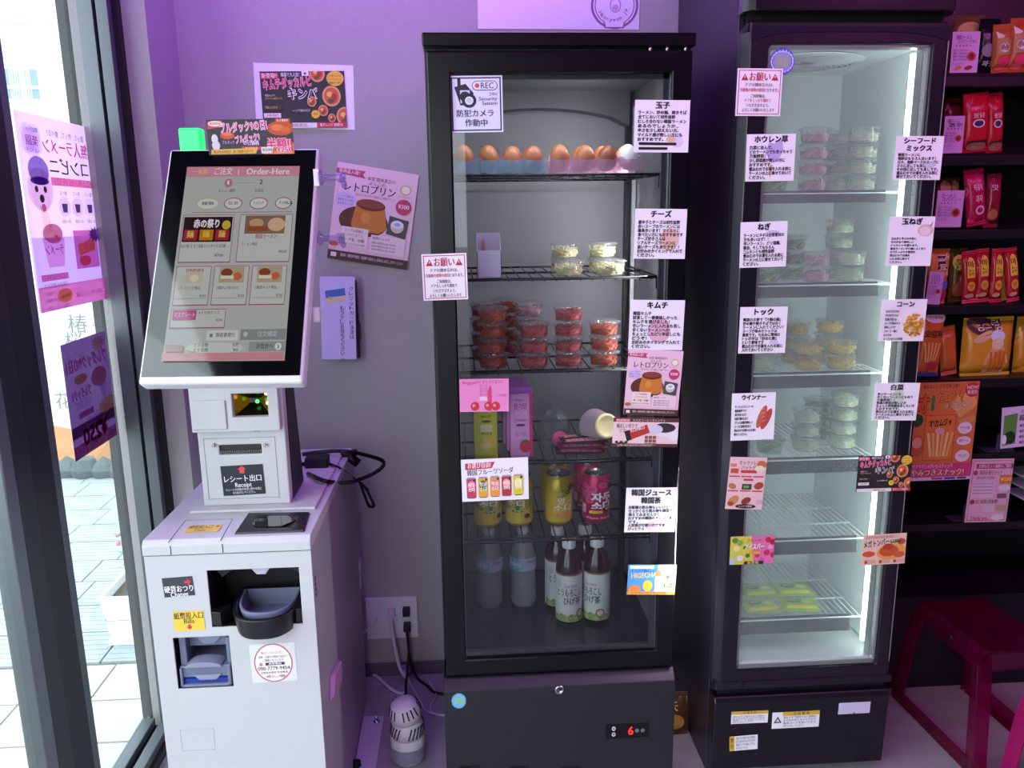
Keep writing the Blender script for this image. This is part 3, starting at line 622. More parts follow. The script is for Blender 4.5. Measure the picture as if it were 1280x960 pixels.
for i in range(22): xx = tx(276, 562)+(tx(325, 562)-tx(276, 562))*i/21; m.box(xx-.0006, xx+.0006, TY+.003, TY+.009, recz[1]+.003, recz[1]+.009, mat('cutter_metal', '#8e8e90', .35, .8))
m.build('printer_door', term)
m = MB(); 
for px in (268, 332): m = MB(); q = at(px, 556, 1, TY); m.lathe([(.004, 0), (.004, .006), (.0015, .008)], (q.x, q.y, q.z), metal, 12, axis='y'); m.build('door_knob', term)
# upper reader housing, leaning forward, with the scanner window
zs0, zs1 = tzz(300, 537), tzz(300, 480)
P8 = lambda x0, x1, yb0, yb1, yt0, yt1, z0, z1: [(x0, yb0, z0), (x1, yb0, z0), (x1, yb1, z0), (x0, yb1, z0), (x0, yt0, z1), (x1, yt0, z1), (x1, yt1, z1), (x0, yt1, z1)]
m = MB(); sx0, sx1 = tx(293, 505), tx(337, 505); w0, w1_ = tzz(300, 519), tzz(300, 490)
FYt = TY-.018
m.panel(X0-.004, X1-.006, zs0, zs1, [(sx0, sx1, w0, w1_)], FYt, TY, white)
m.panel(X0-.001, tx(285, 505), tzz(265, 534), tzz(265, 498), [], FYt-.004, FYt, white)
m.build('scanner_housing', term, .002)
m = MB(); sa_ = mat('scanner_amber', '#8a6a14', .12, .7, emit='#8a6a10', estr=.12); sb_ = mat('scanner_dark', '#15100a', .12)
sy0, sy1 = TY-.003, TY+.030; cxx_, czz_ = (sx0+sx1)/2, (w0+w1_)/2; kx, kz = (sx1-sx0)*.16, (w1_-w0)*.1
C0 = [(sx0, sy0, w0), (sx1, sy0, w0), (sx1, sy0, w1_), (sx0, sy0, w1_)]; C1 = [(cxx_-kx, sy1, czz_-kz), (cxx_+kx, sy1, czz_-kz), (cxx_+kx, sy1, czz_+kz), (cxx_-kx, sy1, czz_+kz)]
for i in range(4): j = (i+1) % 4; m.add([C0[i], C0[j], C1[j], C1[i]], [(0, 1, 2, 3)], sb_ if i in (0, 2) else sa_)
m.add(C1, [(0, 1, 2, 3)], sb_)
mxx, mz = (sx0+sx1)/2, (w0+w1_)/2
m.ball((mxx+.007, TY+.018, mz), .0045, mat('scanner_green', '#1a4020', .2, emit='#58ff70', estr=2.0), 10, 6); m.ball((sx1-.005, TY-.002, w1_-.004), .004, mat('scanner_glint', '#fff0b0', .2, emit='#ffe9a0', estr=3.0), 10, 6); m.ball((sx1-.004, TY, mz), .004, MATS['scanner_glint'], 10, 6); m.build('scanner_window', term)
m = MB(); q = at(321, 537, 1, TY); m.box(q.x-.007, q.x+.008, TY-.001, TY+.001, q.z-.004, q.z+.004, dark); m.build('camera_eye', term)
# tilted screen: frame from the measured corner points
tl, tr2, bl, br = Vector((-0.5745, 1.705, 1.566)), Vector((-0.2890, 1.690, 1.566)), Vector((-0.5690, 1.467, 1.158)), Vector((-0.2840, 1.450, 1.156))
su = ((tr2-tl)+(br-bl)).normalized(); sv = ((tl-bl)+(tr2-br)).normalized(); sn = su.cross(sv).normalized(); sv = sn.cross(su)
SW, SH = .2852, .4705
so = thing('touch_screen', None, None); so.parent = term
scm = Matrix((su, sv, sn)).transposed().to_4x4(); scc = (tl+tr2+bl+br)/4
bpy.data.objects.remove(so)
m = MB(); m.xf = Matrix.Translation(scc) @ scm
m.box(-SW/2-.005, SW/2+.006, -SH/2-.014, SH/2+.006, -.034, -.001, mat('screen_shell', '#d9d7de', .35)); scr = m.build('screen_housing', term, .006, 3)
m = MB(); m.xf = Matrix.Translation(scc) @ scm; m.box(-SW/2, SW/2, -SH/2, SH/2, -.002, .0006, mat('screen_bezel', '#08080b', .06, coat=1)); m.box(-SW/2+.012, -SW/2+.015, -.02, -.017, .0006, .0008, mat('bezel_dot', '#777777', .4)); m.build('screen_glass', scr, .0008)
m = MB()
for dy in (-.02, .02): m.tube([Vector((-.44+dy, TY+.09, 1.06)), Vector((-.44+dy, TY+.06, 1.2)), Vector((-.44+dy, 1.63, 1.33))], .014, white, 10)
m.box(-.50, -.37, TY+.03, TY+.10, 1.08, 1.10, white); m.build('screen_arm', term)
def emis(h):
    n = 'display_'+h.lstrip('#')
    return mat(n, '#050506', 0.08, emit=h, estr=0.55, coat=0.6)
W, H = 162., 250.
dm = Print(W, H, (SW*.80/W, SH*.865/H), inkf=emis); dm.L = .0008; dm.step = .00004
ox, oy = .0025, -.004
dm.fn = lambda u, v, l: tuple((Matrix.Translation(scc) @ scm) @ Vector(((u-W/2)*SW*.775/W+ox, (H/2-v)*SH*.862/H+oy, l))-ORG[scr])
dm.rect(0, 0, W, H, '#b9bdba'); dm.rect(0, 0, W, 14, '#d88fa6'); dm.text('一本堂', 8, 3, 22, 8, '#e8d060', .03); dm.text('ご注文', 40, 1, 26, 11, '#f4e8ee', .05); dm.text('|', 74, 2, 1, 9, '#f4e8ee', .02); dm.text('Order-Here', 86, 1, 62, 12, '#f6eef2', .04)
dm.ell(62, 23, 6, 6, '#c07a90'); dm.text('1', 60.5, 18, 2.5, 8, '#f4e8ee', .03); dm.rect(70, 22.5, 30, .8, '#9aa0a0'); dm.text('2', 106, 17, 5, 9, '#3a3a44', .04); dm.text('メニュー選択', 49, 31, 24, 5, '#4a4a54', .02); dm.text('お会計', 101, 31, 12, 5, '#4a4a54', .02)
for x, w_, t, c in ((20, 32, '麺類', '#c2ae80'), (59, 26, '食品・飲料', '#b04a78'), (95, 26, 'トッピング', '#b04a78'), (131, 24, 'その他', '#b04a78')): dm.ell(x+w_/2, 51, w_/2, 8, c, 28); dm.ell(x+w_/2, 51, w_/2-1.2, 6.8, '#d4d8d4', 28); dm.text(t, x+w_/2-w_*.27, 48, w_*.54, 5, '#3a3a44', .02)
dm.text('→', 148, 47, 8, 9, '#2a2a30', .03); dm.rect(16, 62.5, 140, .8, '#9a6a88')
def cell(x, y, w_, h): dm.rect(x, y, w_, h, '#a85a80'); dm.rect(x+.9, y+.9, w_-1.8, h-2.4, '#c6cac6')
cell(4, 66, 72, 63); cell(84, 66, 74, 63); cell(4, 133, 48, 50); cell(56, 133, 48, 50); cell(108, 133, 48, 50); cell(4, 187, 74, 24)
dm.rect(6, 69, 68, 33, '#2a1a1c'); dm.text('赤の祭り', 20, 72, 36, 12, '#f2e6f0', .06); 
for i, c in enumerate(('#a8283c', '#c87a1c', '#a8283c')): dm.rect(8+i*22, 86, 19, 14, c); dm.text('麺', 12+i*22, 87, 10, 10, '#e8c850', .04)
dm.ell(66, 80, 6, 6, '#d0b040'); dm.text('【赤の祭り】全て各種 ひと口サイズ 辛旨麺', 6, 105, 62, 5, '#3a3a44', .01); dm.text('¥700', 54, 117, 12, 5, '#3a3a44', .02)
dm.rect(92, 68, 56, 24, '#8a6a5c'); dm.ell(136, 80, 12, 9, '#d8b090'); dm.ell(108, 78, 10, 6, '#c4a070'); dm.rect(96, 82, 28, 7, '#a04a34'); dm.text('韓国ラーメン', 108, 92, 30, 7, '#a04070', .04); dm.text('ラーメン単品', 90, 103, 22, 5, '#3a3a44', .01); dm.text('¥550', 142, 113, 11, 5, '#3a3a44', .02)
for x, t in ((4, '1.トッピング単品'), (56, '2.韓国キムチ盛り合わせ'), (108, '3.韓国キムチ単品')):
    if x == 4: dm.rect(18, 137, 24, 18, '#c8bfb0'); dm.ell(30, 149, 6, 4.5, '#e2d8b8'); dm.text('DRINKS', 18, 136, 24, 5, '#a83a50', .02)
    else: dm.rect(x+8, 135, 34, 20, '#b8a488'); dm.ell(x+18, 142, 8, 5, '#8a4434'); dm.ell(x+33, 147, 6, 5, '#c86a44'); dm.rect(x+10, 146, 18, 4, '#e4dcc8')
    dm.text(t, x+6, 159, 30, 4.6, '#3a3a44', .01); dm.text('¥250', x+36, 169, 9, 4.5, '#3a3a44', .01); dm.rect(x+3, 174, 42, .6, '#8a8f8c')
dm.rect(7, 189, 32, 12, '#c04a8c'); dm.text('マスクシート', 9, 191, 28, 7, '#f0d8e8', .03); dm.text('4.その他グッズ', 42, 190, 28, 4.4, '#3a3a44', .01); dm.text('¥200', 66, 199, 9, 4.5, '#3a3a44', .01)
dm.rect(56, 214, 42, 12, '#d6dad6'); dm.rect(60, 218, 4, 4, '#7a7f7c'); dm.text('領収書発行', 68, 216.5, 26, 6, '#3a3a44', .03); dm.rect(101, 213, 61, 13, '#8d9494'); dm.text('注文確認', 124, 215, 26, 7.5, '#c6ccca', .03); dm.ell(108, 219, 3, 3, '#c6ccca')
dm.rect(2, 231, 24, 8, '#b09a98'); dm.ell(68, 235, 38, 6.5, '#d0d4d0', 32); dm.text('注文点数', 40, 229, 20, 5, '#3a3a44', .01); dm.text('0点', 92, 229, 8, 5, '#3a3a44', .01); dm.text('注文金額', 40, 235, 20, 5, '#3a3a44', .01); dm.text('¥0', 93, 235, 7, 5, '#3a3a44', .01)
dm.rect(114, 228, 48, 12, '#9aa09e'); dm.text('お会計へ', 124, 230, 22, 7, '#3a3a44', .03); dm.ell(153, 234, 4.5, 4.5, '#e2e6e2'); dm.text('›', 151.5, 228, 3, 10, '#3a3a44', .02); dm.rect(0, 241, W, 14, '#d69098')
dm.b['picture'].build('display_picture', scr, fixn=False) if False else None
for k in ('picture', 'lettering'):
    o = dm.b[k].build(k, scr, local=True, fixn=False)
rs = Print(52, 39, (1, 1))
sign('receipt_sticker', 'black receipt outlet sticker with a red up arrow on the printer door', 'sticker', ((275, 583), (328, 580), (332, 617), (280, 620)), TY-.0012, lambda p, W, H: (p.poly([(W/2-6, 5), (W/2, 1), (W/2+6, 5), (W/2+3, 5), (W/2+3, 10), (W/2-3, 10), (W/2-3, 5)], '#e0504e'), p.text('レシート出口', 3, 12, W-6, 9, '#f2f2f4', .03), p.text('Receipt', 16, 20, W-32, 8, '#f2f2f4', .02), p.text('レシートの印刷が完全に終わる前に', 4, 28, W-8, 3.6, '#f2f2f4', .01), p.text('引き抜かないでください。', 12, 32, W-24, 3.6, '#f2f2f4', .01)), 'stickers on the order terminal', col='#1d2230')
# green status lamp on the screen, clear brackets on its right edge
m = MB(); q = at(240, 171, 1, 1.72); m.box(q.x-.022, q.x+.022, 1.705, 1.735, q.z-.034, q.z+.016, mat('green_lamp', '#20c060', .3, emit='#22ff7a', estr=0.9)); gl = m.build('status_lamp', term, .005, 3)
cl = clear('clear_plastic', '#e8e2f4', haze=.12, hcol='#cbb8ee')
for k, (px, py) in enumerate(((401, 222), (400, 298))):
    q = at(px, py, 1, 1.66)
    m = MB(); m.lathe([(.016, 0), (.014, .006), (.006, .012), (.006, .034), (.010, .040), (.010, .052)], (q.x-.004, q.y, q.z), cl, 14, axis='x'); m.tube([(q.x+.04, q.y+.02*i, q.z-.008*i) for i in range(3)], .006, cl, 8); m.box(q.x-.012, q.x-.002, q.y-.012, q.y+.012, q.z-.016, q.z+.016, MATS['screen_shell'])
    m.build('clear_clip', term)
m = MB(); q = at(400, 393, 1, 1.56); m.box(q.x-.012, q.x+.001, q.y-.010, q.y+.010, q.z-.014, q.z+.014, MATS['screen_shell']); m.build('card_clip', term, .002)

def bulgogi(p, W, H):
    p.rect(0, 0, W, H, '#2a262c'); p.ell(92, 12, 17, 9, '#b8481e'); p.ell(88, 11, 8, 4, '#d87038'); p.ell(98, 14, 6, 4, '#cf5a28'); p.rect(86, 0, 18, 5, '#c03a30'); p.text('辛さ増量中', 88, .5, 14, 3.6, '#f4d8d8', .02)
    p.poly([(68, H), (76, 32), (82, 26), (104, 25), (107, 32), (108, H)], '#e0824c'); p.poly([(2, 2), (20, 1), (20, 9), (1, 12)], '#c23a52'); p.ell(11, 5, 9, 3.6, '#e8d4c0'); p.text('毎月9日は', 4, 3, 14, 3.8, '#7a2a34', .03)
    p.text('ブルダック9の日!', 16, 5, 60, 13, '#d85a9a', .05, rot=-4, outline='#f4dcea'); p.text('ブルダック9', 34, 21, 32, 10, '#d85a9a', .05, rot=-8, outline='#f4dcea'); p.text('の日価格', 44, 26, 20, 7, '#e8c8e8', .05); p.ell(25, 20, 9, 4.5, '#c44a34'); p.ell(25, 18, 6, 2.5, '#d8744c'); p.text('ブルダック', 18, 26, 15, 5, '#c89ad8', .03)
    p.ell(9, 24, 4, 6, '#d8d0dc'); p.ell(10, 32, 5, 6, '#cfc6d6'); p.rect(42, 34, 24, 4.5, '#c02848'); p.text('オリジナル', 46, 34.4, 16, 3.6, '#f6e0e6', .02)
    p.poly([(4, H-7), (62, H-8), (59, H-1), (3, H-1)], '#d8a83a'); p.text('毎月9日は限定！食べ放題の日です', 6, H-6, 50, 4, '#3a2412', .03); p.text('全商品', 74, 22, 22, 5, '#5a2a14', .03); p.text('半額!!', 73, 24, 32, 15, '#c8306a', .06, outline='#f4d8e6'); p.rect(66, H-9, 14, 8, '#d8d0d4'); p.text('¥500→', 67, H-8, 18, 5, '#3a2a2a', .03); p.text('¥250', 85, H-10, 20, 9, '#c8205a', .05, outline='#f8e4ea')
sign('sale_card', 'black and orange half price card propped on top of the touch screen', 'card', ((260, 150), (367, 148), (366, 192), (259, 194)), 1.686, bulgogi, col='#2a262c', thick=.0008)

# ------------------------------------------------------------------ posters on the back wall
def kimbap(p, W, H):
    k = W/109.; K = H/75.
    p.rect(0, 0, W, H, '#2b272b'); p.rect(0, 2*K, 24*k, 8*K, '#c42a4a'); p.text('新登場!!', 2*k, 2*K, 20*k, 7*K, '#f6dce4', .04); p.text('韓国で大人気！', 27*k, 1.5*K, 24*k, 6*K, '#f4f0f4', .02); p.rect(54*k, 0, 9*k, 6*K, '#f4f4f6'); p.ell(58.5*k, 3*K, 1.8*k, 1.8*K, '#c03a4a'); p.ell(58.5*k, 3.7*K, 1.8*k, 1*K, '#3a4a9a')
    for cx, cy, r in ((74, 3, 10), (91, 33, 12), (107, 60, 11), (79, 52, 6.5), (65, 40, 6), (90, 62, 5)): p.ell(cx*k, cy*K, r*k, r*1.15*K, '#e2a06c'); p.ell(cx*k, cy*K, r*.8*k, r*.95*K, '#c8603c'); p.ell((cx-r*.2)*k, (cy-r*.2)*K, r*.32*k, r*.3*K, '#f0c060'); p.ell((cx+r*.25)*k, (cy+r*.1)*K, r*.3*k, r*.4*K, '#a82c2c'); p.ell((cx-r*.1)*k, (cy+r*.55)*K, r*.36*k, r*.24*K, '#4a5a34')
    p.ell(97*k, 10*K, 11*k, 10*K, '#e8c040', 24); p.text('ピリ辛キムチが', 88*k, 5*K, 17*k, 3.4*K, '#7a4a10', .02); p.text('チーズとからみ', 88*k, 9.5*K, 17*k, 3.4*K, '#c04a20', .02); p.text('最高の一本！', 89*k, 14*K, 15*k, 3.4*K, '#7a4a10', .02)
    p.text('キムチダッカルビ', 3*k, 11*K, 64*k, 15*K, '#d8406a', .06, rot=-5, outline='#f6e2ea'); p.text('キンパ', 34*k, 22*K, 40*k, 16*K, '#241c20', .05, outline='#f4f0f2', ow=.09); p.text('特製キムチと', 5*k, 30*K, 14*k, 3.4*K, '#e8e0e4', .01); p.text('甘辛チキンの旨辛コラボ', 5*k, 34*K, 22*k, 3.4*K, '#e8c060', .01)
    p.rect(2*k, 45*K, 24*k, 6*K, '#3a3034'); p.text('下味にもこだわり', 4*k, 45.5*K, 16*k, 4*K, '#e8c060', .02); p.rect(2*k, 55*K, 22*k, 6*K, '#f0e8e8'); p.text('ごま油香る韓国のり', 4*k, 56*K, 17*k, 3.6*K, '#a03a3a', .02); p.text('レンジで温めるだけ', 40*k, 50*K, 22*k, 3.6*K, '#f0f0f2', .01); p.ell(69*k, 57*K, 5.5*k, 5.5*K, '#e8c838'); p.text('NEW', 66*k, 55*K, 6*k, 3.5*K, '#7a4a10', .02)
    p.rect(0, 68*K, W, 7*K, '#eae6ea'); p.rect(70*k, 68*K, 39*k, 7*K, '#c8324a'); p.text('韓国食品', 34*k, 69*K, 24*k, 5*K, '#c08a20', .04); p.text('電子レンジ 調理OK', 74*k, 69*K, 30*k, 4.6*K, '#f8e8ec', .02)
sign('wall_sheet', 'plain white paper sheet taped to the wall behind the food poster', 'paper', ((317, 79), (441, 81), (444, 163), (320, 159)), YW-.0008, None, col='#ece6f4')
sign('food_poster', 'black kimchi rice roll poster taped on the wall above the screen', 'poster', ((325, 91), (430, 87), (434, 161), (329, 159)), YW-.003, kimbap, col='#2b272b')
def purin(p, W, H):
    k = W/102.; K = H/134.
    p.rect(0, 0, W, H, '#eec6d8'); p.poly([(0, 8*K), (36*k, 7*K), (33*k, 12*K), (36*k, 17*K), (0, 15*K)], '#c03a6a'); p.text('新商品入荷！', 3*k, 8*K, 26*k, 6*K, '#f8e0ea', .02)
    p.text('一本堂 路地裏店の', 34*k, 13*K, 40*k, 6*K, '#4a2c2c', .02); p.text('よしこの', 42*k, 19*K, 20*k, 6*K, '#4a2c2c', .03); p.text('レトロプリン', 12*k, 24*K, 64*k, 14*K, '#3f2220', .04); p.text('昔ながらのコクが美味しい固めプリン', 26*k, 38*K, 50*k, 4*K, '#6a4a4a', .01)
    p.ell(88*k, 24*K, 7*k, 7*K, '#d8a860'); p.ell(88*k, 24*K, 5.5*k, 5.5*K, '#f4e4d8'); p.text('よしこのプリン', 80*k, 32*K, 16*k, 3.2*K, '#3a4a9a', .01)
    p.ell(15*k, 50*K, 13*k, 11*K, '#d8c0ec'); 
    for i, t in enumerate(('じっくり焼いた', '濃厚なコクと香り', 'ほろ苦カラメル')): p.text(t, 5*k, (43+5*i)*K, 20*k, 4*K, '#4a3a6a', .01)
    p.ell(40*k, 76*K, 31*k, 21*K, '#5a2c22', 32); p.ell(44*k, 70*K, 20*k, 12*K, '#6f3a2a', 24); p.poly([(29*k, 52*K), (65*k, 54*K), (70*k, 82*K), (60*k, 90*K), (40*k, 88*K), (25*k, 80*K)], '#c87a30'); p.ell(47*k, 82*K, 22*k, 8*K, '#c87a30'); p.ell(47*k, 52*K, 18.5*k, 8*K, '#6a2a22'); p.ell(47*k, 50*K, 17*k, 6*K, '#8a3c30'); p.ell(42*k, 70*K, 6*k, 8*K, '#d8903c')
    p.ell(88*k, 48*K, 10*k, 11*K, '#c23a68', 24); p.text('¥300', 81*k, 43*K, 14*k, 8*K, '#f8e4ec', .03)
    p.poly([(72*k, 62*K), (97*k, 66*K), (95*k, 92*K), (70*k, 88*K)], '#4a4e48'); p.ell(83*k, 76*K, 8.5*k, 9*K, '#d8c0b4'); p.ell(83*k, 73*K, 8*k, 5.5*K, '#ece8ee'); p.ell(83*k, 73*K, 4*k, 2.5*K, '#a8b4d8')
    p.rect(14*k, 86*K, 34*k, 27*K, '#f2dcd8'); p.text('シンプル素材に', 18*k, 88*K, 24*k, 5*K, '#4a2c2c', .02); p.text('こだわりました', 18*k, 94*K, 24*k, 5*K, '#c8781c', .03); p.text('卵・牛乳・砂糖', 16*k, 101*K, 28*k, 5*K, '#4a2c2c', .02); p.text('自然な甘さと口どけの良さが自慢', 15*k, 108*K, 30*k, 3.4*K, '#4a2c2c', .01)
    p.rect(52*k, 92*K, 44*k, 24*K, '#f2d6e0'); p.text('卵感たっぷり', 54*k, 94*K, 22*k, 4.4*K, '#4a2c2c', .02)
    for i in range(3): p.text('昭和の喫茶店を思わせる味', 54*k, (101+4.6*i)*K, 30*k, 3.4*K, '#4a2c2c', .01)
    p.ell(90*k, 104*K, 1.6*k, 3*K, '#e6d0d8'); p.ell(6*k, 112*K, 6*k, 3.4*K, '#b86430'); p.rect(0, 121*K, W, 13*K, '#4a2a26'); p.text('保存料・着色料不使用 / 冷蔵庫で保存の上 お早めにお召し上がりください', 16*k, 124*K, 80*k, 5*K, '#ecd8d4', .01); p.rect(4*k, 124*K, 7*k, 6*K, '#ecd8d4')
sign('pudding_poster', 'large pink caramel pudding poster on the wall between screen and left cooler', 'poster', ((416, 201), (516, 218), (516, 338), (415, 323)), YW-.003, purin, col='#eec6d8')
# card notice in front of a black reader box
rd = thing('card_reader', 'slim black card reader box on the wall behind the lilac card notice', 'card reader', (-.34, YW, 1.14))
m = MB(); a, c_ = at(404, 352, 1, YW-.03), at(450, 448, 1, YW-.03); m.box(a.x, c_.x, YW-.03, YW-.001, c_.z, a.z, dark); m.build('case', rd, .006, 3)
m = MB(); m.box(c_.x, c_.x+.004, YW-.02, YW-.008, c_.z+.05, c_.z+.10, dark); m.build('side_key', rd, .001)
def card(p, W, H):
    p.rect(0, 0, W, H, '#cdbcf2'); p.poly([(6, 18), (31, 14), (32, 30), (8, 34)], '#3f68b8'); p.poly([(7, 27), (32, 23), (32, 30), (8, 34)], '#d8c0a8'); p.rect(10, 25, 5, 3, '#d8b070')
    for i, ch in enumerate('クレジットカード決済は'): p.text(ch, 36, 12+i*6.0, 5.2, 6, '#2a2236', .02)
    for i, ch in enumerate('もう少しお待ちください。'): p.text(ch, 24, 36+i*5.7, 5.2, 6, '#5a2a5a', .02)
sign('card_notice', 'lilac vertical notice with a blue card picture beside the screen', 'notice', ((400, 345), (444, 346), (445, 449), (402, 449)), YW-.034, card, col='#cdbcf2', thick=.0006)
# ------------------------------------------------------------------ left cooler with drinks and toppings
gloss = mat('gloss_black', '#08070b', 0.28, spec=0.3); satin = mat('satin_black', '#1d1e24', 0.42, bump=0.1, bscale=700); gap = mat('gap_black', '#030304', 0.8)
liner = mat('cooler_liner', '#77757a', 0.45); wire = mat('black_wire', '#141417', 0.4); steel = mat('brushed_steel', '#b8b8bd', 0.3, 1.0); glassd = clear('door_glass', '#e9ecee', fres=1.45)
DY = 1.765
fr = thing('display_cooler', 'left black upright glass door cooler with eggs, toppings, cans and bottles', 'refrigerator', (0.217, 2.03, 0))
m = MB(); m.box(-.067, .500, DY, 2.29, 1.772, 1.798, gloss); m.build('top_cap', fr, .003)
m = MB(); m.box(.13, .24, 1.86, 2.1, 1.798, 1.806, satin); m.build('cap_plate', fr)
m = MB(); m.box(-.064, -.048, 1.80, 2.29, .335, 1.772, satin); m.box(.482, .498, 1.80, 2.29, .335, 1.772, satin); m.box(-.048, .482, 2.275, 2.29, .335, 1.772, satin); m.box(-.048, .482, 1.80, 2.275, 1.752, 1.772, satin); m.box(-.064, .498, 1.80, 2.29, .330, .372, gap); m.build('cabinet', fr)
m = MB(); m.box(-.048, -.040, 1.80, 2.275, .372, 1.752, liner); m.box(.470, .478, 1.80, 2.275, .372, 1.752, liner); m.box(-.040, .470, 2.262, 2.275, .372, 1.752, liner); m.box(-.04, .47, 1.80, 2.27, 1.742, 1.752, liner)
m.box(-.04, .47, 1.80, 2.27, .372, .378, mat('cooler_floor', '#2b2a2e', .16)); m.build('liner', fr)
m = MB(); m.box(.452, .470, 2.235, 2.262, .378, 1.742, wire); m.box(-.040, -.022, 2.235, 2.262, .378, 1.742, wire)
m.prism([(-.022, 1.742), (.452, 1.742), (.452, 1.655)]+[(.452-.474*t/10, 1.655+.045*math.sin(math.pi*t/10)**.6) for t in range(1, 10)]+[(-.022, 1.655)], 2.20, 2.262, mat('fan_cover', '#4a484d', .4), axis='y'); m.build('rear_posts', fr)
m = MB()
for x in (.462, -.034):
    for y in (1.86, 2.18): m.box(x-.004, x+.006, y, y+.012, .40, 1.70, steel)
m.build('shelf_rails', fr)
m = MB(); m.panel(-.060, .494, .345, 1.763, [(-.010, .450, .388, 1.719)], DY, 1.797, gloss); dr = m.build('door', fr, .004)
m = MB(); m.box(-.014, .454, 1.774, 1.779, .384, 1.723, glassd); m.build('door_glass', dr)
m = MB()
for a in ((-.0115, -.0095, .388, 1.719), (.4495, .4515, .388, 1.719)): m.box(a[0], a[1], 1.7735, 1.796, a[2], a[3], steel)
m.box(-.010, .450, 1.781, 1.794, .388, .398, mat('spacer_grey', '#5b5a60', .35, .6)); m.box(.437, .450, 1.781, 1.794, .398, 1.719, MATS['spacer_grey']); m.box(-.01, .45, 1.781, 1.794, 1.709, 1.719, MATS['spacer_grey']); m.build('glass_spacer', dr)
m = MB()
for px in (812, 833, 856): q = at(px, 66, 1, 1.78); m.lathe([(.004, 1.760), (.004, 1.774)], (q.x, 1.775, 0), steel, 8)
m.build('hinge_pins', fr)
bz = at(700, 844, 1, DY).z
m = MB(); m.prism([(DY+.012, bz), (DY-.012, bz-.022), (DY-.012, 0.02), (2.29, 0.02), (2.29, bz)], -.066, .499, satin, axis='x'); base = m.build('base_panel', fr, .002)
m = MB()
for x in (-.03, .46):
    for y in (1.80, 2.25): m.lathe([(.018, 0), (.018, .02)], (x, y, 0), rubber, 10)
m.build('feet', fr)
m = MB(); q = at(699, 861, 1, DY-.012); m.lathe([(.011, 0), (.011, .006), (.007, .007), (.007, .004), (.001, .004)], (q.x, DY-.012, q.z), steel, 18, axis='y'); m.box(q.x-.001, q.x+.005, DY-.0185, DY-.016, q.z-.002, q.z+.002, gap); m.build('lock', base)
m = MB(); a, c_ = at(757, 906, 1, DY-.013), at(811, 921, 1, DY-.013); m.box(a.x, c_.x, DY-.0135, DY-.012, c_.z, a.z, mat('display_black', '#050507', .2)); dsp = m.build('temperature_display', base, .0005)
pd = Print(54, 16, ((c_.x-a.x)/54, (a.z-c_.z)/16), fn=lambda u, v, l: (a.x+(c_.x-a.x)*u/54-.217, DY-.0138-l-2.03, a.z-(a.z-c_.z)*v/16)); pd.curved = False
redm = mat('led_red', '#300000', .4, emit='#ff2a20', estr=2.0)
_ik = pd.ink; pd.ink = lambda h: redm if h == 'led' else _ik(h)
pd.text('6', 28, 1, 6.5, 13, 'led', .04); pd.ell(10, 4.5, 2.4, 2.4, '#c8c8cc').ell(10, 11, 2.4, 2.4, '#c8c8cc').ell(39, 8, 2.6, 2.2, '#6a6a70').ell(46, 8, 2.6, 2.2, '#6a6a70').poly([(10, 3), (11.3, 5.3), (8.7, 5.3)], '#222222').poly([(8.7, 10), (11.3, 10), (10, 12.3)], '#222222')
for k in ('picture', 'lettering'): pd.b[k].build(k, dsp, local=True, fixn=False)
for k in range(3): m = MB(); q = at((575, 637, 703)[k], 958, 1, DY-.012); m.box(q.x-.001, q.x+.047, DY-.014, DY-.011, q.z-.014, q.z-.001, gap); m.build('vent_slot', base)

SZ = {'A': 1.520, 'B': 1.292, 'C': 1.079, 'D': .858, 'E': .661}
for k, z in SZ.items():
    m = MB(); y0, y1, x0, x1 = 1.83, 2.215, .0, .432
    for y in (y0, y0+.02, (y0+y1)/2, y1): m.tube([(x0-.02, y, z-.003), (x1+.02, y, z-.003)], .0028, wire, 5)
    n = 17
    for i in range(n): x = x0+(x1-x0)*i/(n-1); m.tube([(x, y0-.002, z-.008), (x, y0, z-.0018), (x, y1, z-.0018)], .0015, wire, 4)
    for x in (x0-.02, x1+.02): m.tube([(x, y0, z-.003), (x, y1, z-.003)], .0028, wire, 5); m.tube([(x, y0+.03, z-.003), (x, y0+.03, z-.03), (x+(.02 if x > .2 else -.016), y0+.04, z-.04)], .0025, wire, 4)
    m.build('wire_shelf', fr)

